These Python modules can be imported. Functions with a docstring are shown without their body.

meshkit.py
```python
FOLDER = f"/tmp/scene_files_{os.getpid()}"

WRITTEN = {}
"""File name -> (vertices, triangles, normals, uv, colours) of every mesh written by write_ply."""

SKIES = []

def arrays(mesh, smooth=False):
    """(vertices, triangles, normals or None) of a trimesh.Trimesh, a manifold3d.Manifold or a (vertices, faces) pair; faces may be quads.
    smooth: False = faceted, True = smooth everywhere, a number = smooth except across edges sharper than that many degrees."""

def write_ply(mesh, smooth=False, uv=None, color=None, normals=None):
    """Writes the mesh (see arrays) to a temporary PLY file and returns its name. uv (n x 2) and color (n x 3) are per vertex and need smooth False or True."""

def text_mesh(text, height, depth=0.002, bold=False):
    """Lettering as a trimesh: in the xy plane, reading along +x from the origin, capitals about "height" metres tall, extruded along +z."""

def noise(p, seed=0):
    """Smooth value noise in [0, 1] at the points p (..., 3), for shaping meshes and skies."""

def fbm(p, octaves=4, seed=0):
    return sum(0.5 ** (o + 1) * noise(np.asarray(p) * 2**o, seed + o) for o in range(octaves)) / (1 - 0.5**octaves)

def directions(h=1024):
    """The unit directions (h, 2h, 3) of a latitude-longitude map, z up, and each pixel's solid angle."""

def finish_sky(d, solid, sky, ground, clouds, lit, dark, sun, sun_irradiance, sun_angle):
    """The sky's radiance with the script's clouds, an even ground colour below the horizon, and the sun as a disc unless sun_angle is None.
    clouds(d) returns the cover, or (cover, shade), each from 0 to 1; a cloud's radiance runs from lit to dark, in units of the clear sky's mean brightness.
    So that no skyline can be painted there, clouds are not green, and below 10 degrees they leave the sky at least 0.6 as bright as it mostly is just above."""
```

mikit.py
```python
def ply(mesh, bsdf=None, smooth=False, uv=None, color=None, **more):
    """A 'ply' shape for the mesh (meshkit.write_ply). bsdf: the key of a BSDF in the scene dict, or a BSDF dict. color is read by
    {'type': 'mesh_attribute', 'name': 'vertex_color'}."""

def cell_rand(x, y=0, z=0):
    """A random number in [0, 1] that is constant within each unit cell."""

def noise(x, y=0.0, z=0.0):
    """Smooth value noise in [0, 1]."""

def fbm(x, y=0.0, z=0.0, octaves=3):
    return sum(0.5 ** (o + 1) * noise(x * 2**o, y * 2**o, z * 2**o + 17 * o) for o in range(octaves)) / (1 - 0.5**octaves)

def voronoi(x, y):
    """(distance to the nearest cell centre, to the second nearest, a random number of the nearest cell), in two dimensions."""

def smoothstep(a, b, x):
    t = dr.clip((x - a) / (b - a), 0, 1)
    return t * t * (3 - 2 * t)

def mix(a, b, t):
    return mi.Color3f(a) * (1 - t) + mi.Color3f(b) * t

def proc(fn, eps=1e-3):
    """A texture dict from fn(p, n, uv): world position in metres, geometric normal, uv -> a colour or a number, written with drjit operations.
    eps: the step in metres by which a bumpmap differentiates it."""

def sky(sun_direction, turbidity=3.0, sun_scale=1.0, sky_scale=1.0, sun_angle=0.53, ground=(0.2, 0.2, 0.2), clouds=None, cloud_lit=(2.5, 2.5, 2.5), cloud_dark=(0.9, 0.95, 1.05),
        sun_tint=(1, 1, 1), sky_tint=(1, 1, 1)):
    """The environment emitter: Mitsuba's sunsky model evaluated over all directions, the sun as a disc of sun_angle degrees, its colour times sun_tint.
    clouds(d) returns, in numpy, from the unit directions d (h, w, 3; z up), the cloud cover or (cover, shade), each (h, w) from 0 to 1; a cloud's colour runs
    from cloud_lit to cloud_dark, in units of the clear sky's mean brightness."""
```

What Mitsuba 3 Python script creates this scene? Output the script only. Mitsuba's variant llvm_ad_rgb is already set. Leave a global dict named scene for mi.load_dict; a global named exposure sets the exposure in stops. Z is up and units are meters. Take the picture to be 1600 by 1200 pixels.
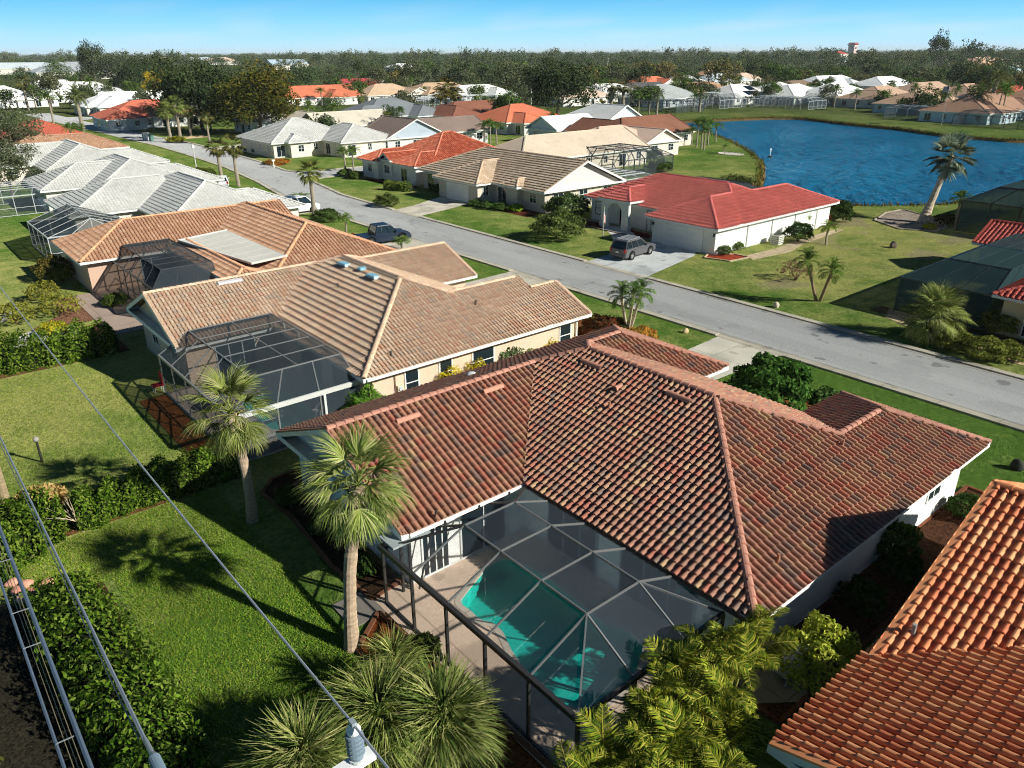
import math, random
import numpy as np, trimesh, mitsuba as mi, mikit
import drjit as dr
import shapely
from shapely.geometry import Polygon, LineString, Point, MultiPolygon, box as sbox
from shapely.ops import unary_union
from mikit import proc, noise, fbm, cell_rand, smoothstep, mix, voronoi

T = mi.ScalarTransform4f
scene, labels = {}, {}
# ---------------------------------------------------------------- camera, sky, exposure
# world: x across the street (away from the camera), y along the street (away to the left), z up, metres; the drone hovers 17.5 m above the lots
exposure = 2.52
CAM = (0, 0, 17.5)
FWD, UPV = (0.58694, 0.70367, -0.40044), (0.26026, 0.30437, 0.91632)
scene['camera'] = {'type': 'perspective', 'fov': 68.07, 'fov_axis': 'x', 'near_clip': 0.5, 'far_clip': 12000.0,
                   'to_world': T().look_at(origin=list(CAM), target=[CAM[i] + FWD[i] for i in range(3)], up=list(UPV))}
SUN_EL, SUN_AZ = math.radians(29.5), math.radians(-62)
SUN = (math.cos(SUN_EL) * math.cos(SUN_AZ), math.cos(SUN_EL) * math.sin(SUN_AZ), math.sin(SUN_EL))
def wisps(d):
    az = np.degrees(np.arctan2(d[..., 1], d[..., 0])); el = np.degrees(np.arcsin(np.clip(d[..., 2], -1, 1)))
    c = np.zeros(el.shape)
    for k, (f1, f2, p) in enumerate(((0.31, 2.1, 0.4), (0.17, 3.3, 2.0), (0.53, 1.3, 4.1))):
        c += np.clip(np.sin(az * f1 + p + 0.8 * np.sin(el * f2 + k)) * np.sin(el * f2 + 0.21 * az + p) - 0.35, 0, 1)
    veil = 0.97 * np.exp(-(np.clip(el, 0, 90) / 5.0) ** 2)          # the bright band of air over the horizon, paler at its foot
    return np.clip(veil, 0, 1), np.clip((el - 0.1) / 4.2, 0, 1) ** 0.7 * (1 - 0.5 * np.clip(c, 0, 1) * np.exp(-((el - 1.6) / 1.2) ** 2))
scene['air'] = {'type': 'homogeneous', 'albedo': {'type': 'rgb', 'value': [0.93, 0.95, 0.97]}, 'sigma_t': 0.00008}
scene['camera']['medium'] = {'type': 'ref', 'id': 'air'}
scene['sky'] = mikit.sky(SUN, turbidity=2.6, sky_scale=0.17, sky_tint=(0.42, 1.0, 1.4), sun_tint=(0.80, 1.0, 1.34), ground=(0.08, 0.09, 0.05), clouds=wisps, cloud_lit=(8.9, 12.5, 14.5), cloud_dark=(1.5, 11.1, 19.4))

# ---------------------------------------------------------------- colours and materials
def C(r, g, b):
    """sRGB bytes of a paint chip -> linear reflectance"""
    return tuple(((v / 255 + 0.055) / 1.055) ** 2.4 if v > 10 else v / 3300 for v in (r, g, b))
def enc(c):
    """a colour carried by two uv numbers, constant over a face"""
    r, g, b = (min(max(float(v), 0), 1) for v in c)
    return (math.floor(r * 255) + 0.02 + 0.96 * min(g, 0.999), b)
def enc_all(c):
    c = np.clip(np.asarray(c, float), 0, 1); return np.stack([np.floor(c[:, 0] * 255) + 0.02 + 0.96 * np.minimum(c[:, 1], 0.999), c[:, 2]], 1)
def dec(uv):
    i = dr.floor(uv.x)
    return i / 255.0, (uv.x - i - 0.02) / 0.96, uv.y
def f_paint(p, n, uv):
    r, g, b = dec(uv)
    k = 0.9 + 0.2 * fbm(p.x * 0.9, p.y * 0.9, p.z * 1.6, 3)
    return mi.Color3f(r, g, b) * k
def f_tile(p, n, uv):
    r, g, b = dec(uv)
    k = 0.76 + 0.22 * fbm(p.x * 5, p.y * 5, p.z * 5, 3) + 0.22 * fbm(p.x * 0.35, p.y * 0.35, 3.0, 2)
    dirt = smoothstep(0.62, 0.8, fbm(p.x * 1.3, p.y * 1.3, p.z * 1.3 + 9, 3))
    l = 0.3 * r + 0.55 * g + 0.15 * b; q = 0.14
    c = mi.Color3f(r + (l - r) * q, g + (l - g) * q, b + (l - b) * q)
    return mix(c * k, c * mi.Color3f(0.55, 0.52, 0.5), dirt * 0.25)
def f_leaf(p, n, uv):
    r, g, b = dec(uv)
    k = 0.62 + 0.76 * fbm(p.x * 0.45, p.y * 0.45, p.z * 0.45, 3)
    t = noise(p.x * 0.045, p.y * 0.045, 2.5)
    return mi.Color3f(r * (0.8 + 0.45 * t), g, b * (1.1 - 0.3 * t)) * k
def f_bark(p, n, uv):
    r, g, b = dec(uv)
    k = 0.6 + 0.8 * fbm(p.x * 7, p.y * 7, p.z * 14, 3)
    return mi.Color3f(r, g, b) * k
def principled(base, rough=0.7, spec=0.3, **k):
    return {'type': 'principled', 'base_color': base, 'roughness': rough, 'specular': spec, **k}
two = lambda b: {'type': 'twosided', 'bsdf': b}
scene['paint'] = two(principled(proc(f_paint), 0.75, 0.25))
scene['tile'] = two(principled(proc(f_tile), 0.7, 0.3))
scene['gloss'] = two(principled(proc(f_paint), 0.3, 0.5, clearcoat=0.8, clearcoat_gloss=0.9))
scene['metal'] = two(principled(proc(f_paint), 0.4, 0.5, metallic=0.5))
scene['bark'] = two(principled(proc(f_bark), 0.9, 0.15))
scene['leaf'] = {'type': 'principledthin', 'base_color': proc(f_leaf), 'roughness': 0.38, 'diff_trans': 0.5, 'spec_trans': 0.0, 'eta': 1.4}
scene['pane'] = two(principled({'type': 'rgb', 'value': [0.012, 0.02, 0.026]}, 0.06, 0.7))
scene['thin'] = {'type': 'thindielectric', 'int_ior': 1.33}
scene['screen'] = {'type': 'mask', 'opacity': 0.14, 'bsdf': two({'type': 'diffuse', 'reflectance': {'type': 'rgb', 'value': [0.13, 0.155, 0.19]}})}
scene['screen_mid'] = {'type': 'mask', 'opacity': 0.56, 'bsdf': two({'type': 'diffuse', 'reflectance': {'type': 'rgb', 'value': [0.05, 0.066, 0.08]}})}
scene['screen_tint'] = {'type': 'mask', 'opacity': 0.72, 'bsdf': two({'type': 'diffuse', 'reflectance': {'type': 'rgb', 'value': [0.03, 0.062, 0.07]}})}
scene['screen_dense'] = {'type': 'mask', 'opacity': 0.2, 'bsdf': two({'type': 'diffuse', 'reflectance': {'type': 'rgb', 'value': [0.12, 0.15, 0.19]}})}

def f_grass(p, n, uv):
    g1, g2 = fbm(p.x * 0.16, p.y * 0.16, 0.0, 3), fbm(p.x * 0.9, p.y * 0.9, 4.0, 3)
    g3 = fbm(p.x * 7, p.y * 7, 1.0, 2)
    g4 = noise(p.x * 31, p.y * 31, 0.0)
    # how dry a lawn is: the lots' own lawns differ
    dry = 0.34 + 0.42 * smoothstep(24, 31, p.y) * smoothstep(20, 10, p.x) * smoothstep(100, 60, p.y)
    lot = smoothstep(52, 56, p.x) * smoothstep(52, 45, p.y) * smoothstep(96, 84, p.x)
    dry = dry + 0.5 * lot
    front = smoothstep(30, 34, p.x) * smoothstep(41.6, 41.2, p.x)
    back = smoothstep(32, 29, p.y) * smoothstep(14, 10, p.x)
    dry = dry - 0.28 * front - 0.10 * back
    t = dr.clip(dry + 1.15 * (g1 - 0.5) + 0.95 * (g2 - 0.5) + 0.35 * (g3 - 0.5), 0, 1)
    c = mix((0.070, 0.136, 0.020), (0.26, 0.265, 0.080), t)
    bare = smoothstep(0.62, 0.74, fbm(p.x * 0.23, p.y * 0.31, 7.0, 3)) * lot
    c = mix(c, (0.24, 0.2, 0.12), bare * 0.7)
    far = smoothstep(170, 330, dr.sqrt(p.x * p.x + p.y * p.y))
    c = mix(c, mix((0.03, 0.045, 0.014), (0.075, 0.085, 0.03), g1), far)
    stripe = dr.sin(6.28 * (0.6 * p.x + 0.8 * p.y) / 2.2) * smoothstep(50, 60, p.x)
    return c * (0.55 + 0.5 * g3 + 0.4 * g4) * (1 + 0.06 * stripe)
def f_grass_h(p, n, uv):
    return 0.05 * noise(p.x * 22, p.y * 22, 0.0) + 0.06 * noise(p.x * 5, p.y * 5, 3.0)
scene['grass'] = {'type': 'bumpmap', 'arbitrary': proc(f_grass_h, 4e-3), 'scale': 1.0, 'bsdf': two(principled(proc(f_grass), 0.95, 0.1))}
def f_asphalt(p, n, uv):
    k = 0.78 + 0.3 * fbm(p.x * 0.25, p.y * 0.08, 0.0, 3) + 0.25 * (noise(p.x * 24, p.y * 24, 0.0) - 0.5)
    track = dr.exp(-dr.square((dr.abs(dr.abs(p.x - 45.2) - 1.75) - 0.75) / 0.22)) * smoothstep(100, 90, p.y)
    lane = dr.exp(-dr.square((dr.abs(p.x - 45.2) - 1.7) / 0.7)) * smoothstep(100, 90, p.y)
    patch = smoothstep(0.64, 0.7, fbm(p.x * 0.6, p.y * 0.35, 5.0, 3))
    v, w, r = voronoi(p.x * 0.33, p.y * 0.33)
    crack = smoothstep(0.03, 0.0, w - v) * smoothstep(0.5, 0.7, noise(p.x * 0.08, p.y * 0.08, 8.0))
    c = mi.Color3f(0.36, 0.36, 0.36) * k * (1 - 0.07 * lane) * (1 - 0.07 * track) * (1 - 0.1 * patch) * (1 - 0.25 * crack)
    spot = smoothstep(0.76, 0.82, fbm(p.x * 1.1, p.y * 0.8, 11.0, 3))
    return c * (1 - 0.4 * spot)
scene['asphalt'] = two(principled(proc(f_asphalt), 0.9, 0.2))
def f_concrete(p, n, uv):
    r, g, b = dec(uv)
    k = 0.8 + 0.3 * fbm(p.x * 0.7, p.y * 0.7, 2.0, 4) + 0.12 * (noise(p.x * 30, p.y * 30, 0.0) - 0.5)
    stain = smoothstep(0.6, 0.75, fbm(p.x * 0.4, p.y * 0.4, 21.0, 3))
    j = dr.minimum(dr.abs(p.x / 3.05 - dr.floor(p.x / 3.05) - 0.5), dr.abs(p.y / 3.05 - dr.floor(p.y / 3.05) - 0.5))
    oil = smoothstep(0.74, 0.8, fbm(p.x * 0.9, p.y * 0.9, 33.0, 2))
    return mi.Color3f(r, g, b) * k * (1 - 0.22 * stain) * (1 - 0.4 * smoothstep(0.012, 0.004, j)) * (1 - 0.25 * oil)
scene['concrete'] = two(principled(proc(f_concrete), 0.85, 0.2))
def f_mulch(p, n, uv):
    r, g, b = dec(uv)
    v, w, q = voronoi(p.x * 16, p.y * 16)
    return mi.Color3f(r, g, b) * (0.35 + 0.9 * q) * (0.75 + 0.5 * fbm(p.x, p.y, 3.0, 2))
scene['mulch'] = two(principled(proc(f_mulch), 0.95, 0.1))
def f_water_h(p, n, uv):
    u, v = 0.8 * p.x + 0.6 * p.y, -0.6 * p.x + 0.8 * p.y
    calm = 0.45 + 0.9 * noise(p.x * 0.05, p.y * 0.07, 2.0)
    return calm * (0.5 * noise(u * 0.33, v * 0.9, 3.0) + 0.26 * noise(u * 0.7, v * 1.5, 0.0) + 0.15 * noise(u * 1.6, v * 3.3, 5.0) + 0.05 * noise(u * 4.0, v * 6.0, 9.0))
def f_water(p, n, uv):
    t = fbm(p.x * 0.03, p.y * 0.05, 1.0, 3)
    return mix((0.0, 0.06, 0.145), (0.0, 0.135, 0.26), t)
scene['lake_water'] = {'type': 'bumpmap', 'arbitrary': proc(f_water_h, 3e-2), 'scale': 0.72, 'bsdf': two(principled(proc(f_water), 0.05, 0.8))}
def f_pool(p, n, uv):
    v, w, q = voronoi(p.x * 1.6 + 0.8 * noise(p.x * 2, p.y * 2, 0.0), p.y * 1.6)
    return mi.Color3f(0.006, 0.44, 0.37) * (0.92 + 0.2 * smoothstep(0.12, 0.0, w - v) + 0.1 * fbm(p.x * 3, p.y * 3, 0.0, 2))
scene['pool_plaster'] = two(principled(proc(f_pool), 0.6, 0.2))

# ---------------------------------------------------------------- mesh helpers
class M:
    """a triangle soup with one colour per face"""
    def __init__(s): s.t, s.c = [], []
    def tris(s, t, col):
        t = np.asarray(t, float).reshape(-1, 3, 3)
        if len(t) == 0: return s
        s.t.append(t); col = np.asarray(col, float)
        s.c.append(np.broadcast_to(enc(col), (len(t), 2)) if col.ndim == 1 else enc_all(col))
        return s
    def quad(s, a, b, c, d, col): return s.tris([[a, b, c], [a, c, d]], col)
    def poly(s, pts, col):
        p = [tuple(x) for x in pts]
        return s.tris([[p[0], p[i], p[i + 1]] for i in range(1, len(p) - 1)], col)
    def box(s, c, size, col, rz=0.0, taper=1.0):
        x, y, z = (v / 2 for v in size); k = taper
        v = np.array([[-x, -y, -z], [x, -y, -z], [x, y, -z], [-x, y, -z], [-x * k, -y * k, z], [x * k, -y * k, z], [x * k, y * k, z], [-x * k, y * k, z]])
        ca, sa = math.cos(rz), math.sin(rz)
        v = np.stack([v[:, 0] * ca - v[:, 1] * sa, v[:, 0] * sa + v[:, 1] * ca, v[:, 2]], 1) + np.array(c)
        f = np.array([[0, 3, 2], [0, 2, 1], [4, 5, 6], [4, 6, 7], [0, 1, 5], [0, 5, 4], [1, 2, 6], [1, 6, 5], [2, 3, 7], [2, 7, 6], [3, 0, 4], [3, 4, 7]])
        return s.tris(v[f], col)
    def beam(s, p, q, w, h, col):
        p, q = np.array(p, float), np.array(q, float); d = q - p; d /= np.linalg.norm(d)
        a = np.cross(d, [0, 0, 1] if abs(d[2]) < 0.95 else [1, 0, 0]); a /= np.linalg.norm(a); b = np.cross(a, d)
        o = [a * w / 2 + b * h / 2, -a * w / 2 + b * h / 2, -a * w / 2 - b * h / 2, a * w / 2 - b * h / 2]
        P, Q = [p + x for x in o], [q + x for x in o]
        for i in range(4):
            j = (i + 1) % 4; s.quad(P[i], P[j], Q[j], Q[i], col)
        s.quad(*P[::-1], col); s.quad(*Q, col); return s
    def tube(s, pts, rad, col, sides=8, cap=True):
        p = np.asarray(pts, float); r = np.broadcast_to(rad, len(p)); t = np.gradient(p, axis=0); t /= np.linalg.norm(t, axis=1, keepdims=True)
        ref = np.eye(3)[np.argmin(np.abs(t).max(0))]
        a = np.cross(t, ref); a /= np.linalg.norm(a, axis=1, keepdims=True); b = np.cross(t, a)
        ang = np.arange(sides) * 2 * math.pi / sides
        v = p[:, None] + r[:, None, None] * (np.cos(ang)[None, :, None] * a[:, None] + np.sin(ang)[None, :, None] * b[:, None])
        i, j = np.meshgrid(np.arange(len(p) - 1), np.arange(sides), indexing='ij'); j2 = (j + 1) % sides
        A, B, Cc, D = v[i, j], v[i, j2], v[i + 1, j2], v[i + 1, j]
        s.tris(np.stack([A, B, Cc], 2).reshape(-1, 3, 3), col); s.tris(np.stack([A, Cc, D], 2).reshape(-1, 3, 3), col)
        if cap:
            for e, rev in ((0, 1), (-1, 0)):
                ring = v[e][::-1] if rev else v[e]; s.poly(ring, col)
        return s
    def prism(s, poly, z0, z1, col, top=True, side=True, bottom=False):
        for g in (poly.geoms if hasattr(poly, 'geoms') else [poly]):
            if g.is_empty or g.area < 1e-5: continue
            if top or bottom:
                tri = triangulate(g)
                if top: s.tris(np.dstack([tri, np.full(tri.shape[:2], z1)]), col)
                if bottom: s.tris(np.dstack([tri, np.full(tri.shape[:2], z0)])[:, ::-1], col)
            if side:
                for ring in [g.exterior, *g.interiors]:
                    c = np.array(ring.coords); 
                    for a, b in zip(c[:-1], c[1:]): s.quad((*a, z0), (*b, z0), (*b, z1), (*a, z1), col)
        return s
    def mesh(s):
        t = np.concatenate(s.t); c = np.repeat(np.concatenate(s.c), 3, 0)
        return (t.reshape(-1, 3), np.arange(len(t) * 3).reshape(-1, 3)), c
    def ply(s, bsdf, smooth=False, **k):
        m, uv = s.mesh()
        return mikit.ply(m, bsdf, smooth=smooth, uv=uv, **k)
def triangulate(poly):
    v, f = trimesh.creation.triangulate_polygon(poly, engine='earcut')
    return np.asarray(v)[np.asarray(f)]
def weld(m, smooth=True, bsdf='paint', **k):
    """joins equal corners of one colour so that smooth shading runs across faces"""
    (v, f), uv = m.mesh()
    key = np.round(np.hstack([v, uv]), 4); _, first, inv = np.unique(key, axis=0, return_index=True, return_inverse=True)
    f2 = inv.reshape(-1)[f]; ok = (f2[:, 0] != f2[:, 1]) & (f2[:, 1] != f2[:, 2]) & (f2[:, 0] != f2[:, 2])
    return mikit.ply((v[first], f2[ok]), bsdf, smooth=smooth, uv=uv[first], **k)
used = {}
def numbered(name, parent=None):
    key = f'{parent}__{name}' if parent else name
    k = used.get(key, -1) + 1; used[key] = k
    return key if k == 0 else f'{key}_{k:03d}'
def thing(name, label, cat, group=None):
    key = numbered(name); labels[key] = {'label': label, 'category': cat}
    if group: labels[key]['group'] = group
    return key
def part(parent, name, m, bsdf='paint', stuff=False, smooth=False, label=None, **k):
    key = numbered(name, parent)
    scene[key] = m if isinstance(m, dict) else (weld(m, True, bsdf, **k) if smooth else m.ply(bsdf, **k))
    if stuff: labels[key] = {'kind': 'stuff'}
    if label: labels.setdefault(key, {})['label'] = label
    return key
def solo(name, label, cat, m, bsdf='paint', group=None, smooth=False):
    key = thing(name, label, cat, group); scene[key] = weld(m, True, bsdf) if smooth else m.ply(bsdf); return key
def ground_piece(name, m, bsdf, kind='structure', label=None, cat=None):
    key = numbered(name); scene[key] = m if isinstance(m, dict) else m.ply(bsdf); labels[key] = {'kind': kind}
    if label: labels[key]['label'] = label
    if cat: labels[key]['category'] = cat
    return key
WHITE, OFFW, DARK = C(232, 232, 228), C(222, 214, 200), C(38, 38, 40)

# ---------------------------------------------------------------- roofs: the upper envelope of hip and gable blocks, tiled
def tile_mesh(kind, w, e, r=0.09, h=0.085, nseg=5, lift=0.038):
    """one roof tile: across 0..w, up the slope 0..e (+ lap), as triangles (n, 3, 3)"""
    L = e + 0.05
    o = M(); z = lambda b: lift * (1 - b / L)
    if kind == 'flat':
        g = 0.012
        o.quad((g, 0, z(0)), (w - g, 0, z(0)), (w - g, L, 0), (g, L, 0), (0, 0, 0)); o.quad((g, 0, -0.01), (w - g, 0, -0.01), (w - g, 0, z(0)), (g, 0, z(0)), (0, 0, 0))
        return np.concatenate(o.t)
    a = [(r - r * math.cos(math.pi * i / nseg), h * math.sin(math.pi * i / nseg)) for i in range(nseg + 1)]
    for (a0, h0), (a1, h1) in zip(a[:-1], a[1:]):
        k = 0.9
        q0, q1 = r + (a0 - r) * k, r + (a1 - r) * k
        o.quad((a0, 0, h0 + z(0)), (a1, 0, h1 + z(0)), (q1, L, h1 * k), (q0, L, h0 * k), (0, 0, 0))
        o.quad((a0, 0, -0.01), (a1, 0, -0.01), (a1, 0, h1 + z(0)), (a0, 0, h0 + z(0)), (0, 0, 0))
    o.quad((2 * r, 0, z(0) * 0.6), (w, 0, z(0) * 0.6), (w, L, 0), (2 * r, L, 0), (0, 0, 0))
    return np.concatenate(o.t)
def clip(t, k, n, c):
    """triangles t (with rows k) kept where n . xy <= c"""
    if len(t) == 0: return t, k
    d = t[:, :, :2] @ np.asarray(n) - c; inside = d <= 1e-9; cnt = inside.sum(1)
    out, ok = [t[cnt == 3]], [k[cnt == 3]]
    for want in (1, 2):
        m = cnt == want
        if not m.any(): continue
        tt, dd, ii, kk = t[m], d[m], inside[m], k[m]
        odd = np.argmax(ii if want == 1 else ~ii, 1); idx = (odd[:, None] + np.arange(3)) % 3; rows = np.arange(len(tt))[:, None]
        tt, dd = tt[rows, idx], dd[rows, idx]
        f1 = (dd[:, 0] / (dd[:, 0] - dd[:, 1]))[:, None]; f2 = (dd[:, 0] / (dd[:, 0] - dd[:, 2]))[:, None]
        p1, p2 = tt[:, 0] + f1 * (tt[:, 1] - tt[:, 0]), tt[:, 0] + f2 * (tt[:, 2] - tt[:, 0])
        if want == 1: out.append(np.stack([tt[:, 0], p1, p2], 1)); ok.append(kk)
        else: out += [np.stack([p1, tt[:, 1], tt[:, 2]], 1), np.stack([p1, tt[:, 2], p2], 1)]; ok += [kk, kk]
    return np.concatenate(out), np.concatenate(ok)
class Facet: pass
def facets_of(blocks):
    F, lines, gables = [], [], []
    for b in blocks:
        x0, x1, y0, y1, ax, lo, hi, z0, p = b
        if lo == 'h' and hi == 'h' and ((x1 - x0) < (y1 - y0)) == (ax == 'x'): ax = 'y' if ax == 'x' else 'x'
        sw = (lambda x, y: (x, y)) if ax == 'x' else (lambda x, y: (y, x))
        if ax == 'y': x0, x1, y0, y1 = y0, y1, x0, x1
        half, ym = (y1 - y0) / 2, (y0 + y1) / 2; zr = z0 + p * half
        ra, rb = (x0 + half if lo == 'h' else x0), (x1 - half if hi == 'h' else x1)
        def add(pts, u, t0):
            f = Facet(); f.P = Polygon([sw(*q) for q in pts]).buffer(0); f.u = np.array(sw(*u), float); f.s = np.array([f.u[1], -f.u[0]]); f.t0 = t0; f.z0, f.p = z0, p
            f.z = lambda q, f=f: f.z0 + f.p * (np.asarray(q)[..., :2] @ f.u - f.t0); F.append(f)
        add([(x0, y0), (x1, y0), (rb, ym), (ra, ym)], (0, 1), y0); add([(x0, y1), (x1, y1), (rb, ym), (ra, ym)], (0, -1), -y1)
        if lo == 'h': add([(x0, y0), (ra, ym), (x0, y1)], (1, 0), x0)
        if hi == 'h': add([(x1, y0), (rb, ym), (x1, y1)], (-1, 0), -x1)
        A, B = (*sw(ra, ym), zr), (*sw(rb, ym), zr); lines.append((A, B))
        for e, R, k in ((x0, A, lo), (x1, B, hi)):
            if k == 'h': lines += [((*sw(e, y0), z0), R), ((*sw(e, y1), z0), R)]
            if k == 'g': gables.append(((*sw(e, y0), z0), (*sw(e, ym), zr), (*sw(e, y1), z0), np.array(sw(1 if e == x1 else -1, 0), float)))
    for i, f in enumerate(F):
        V = f.P
        for j, g in enumerate(F):
            if i == j or V.is_empty: continue
            I = V.intersection(g.P)
            if I.area < 0.02: continue
            n = g.p * g.u - f.p * f.u; c = (g.z0 - g.p * g.t0) - (f.z0 - f.p * f.t0)
            if np.abs(n).max() < 1e-6:
                if c > 1e-4 or (abs(c) <= 1e-4 and j < i): V = V.difference(g.P)
                continue
            m = np.linalg.norm(n); nn, o = n / m, -c / m * n / m; tt = np.array([-nn[1], nn[0]]) * 400
            V = V.difference(Polygon([o - tt, o + tt, o + tt + nn * 400, o - tt + nn * 400]).intersection(g.P))
        f.V = V.buffer(-0.004).buffer(0.004)
    return F, lines, gables
def top_z(F, q):
    z = np.full(len(q), -1.0)
    for f in F:
        m = shapely.contains_xy(f.P, q[:, 0], q[:, 1]); z[m] = np.maximum(z[m], f.z(q[m]))
    return z
def cap_base(r, L=0.44, seg=6):
    o = M(); an = [math.pi * (0.04 + 0.92 * i / seg) for i in range(seg + 1)]
    P = lambda t, rr, b, up=0.0: (rr * math.cos(t), b, rr * 0.85 * math.sin(t) - 0.03 + up)
    for t0, t1 in zip(an[:-1], an[1:]):
        o.quad(P(t0, r, 0, 0.02), P(t1, r, 0, 0.02), P(t1, r * 0.86, L), P(t0, r * 0.86, L), (0, 0, 0))
        o.quad(P(t0, r, 0, 0.02), P(t0, r * 0.84, 0), P(t1, r * 0.84, 0), P(t1, r, 0, 0.02), (0, 0, 0))
    return np.concatenate(o.t)
def frame_of(d):
    d = np.asarray(d, float); a = np.cross(d, [0, 0, 1.0]); a /= np.linalg.norm(a); return np.array([a, d, np.cross(a, d)])
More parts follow.
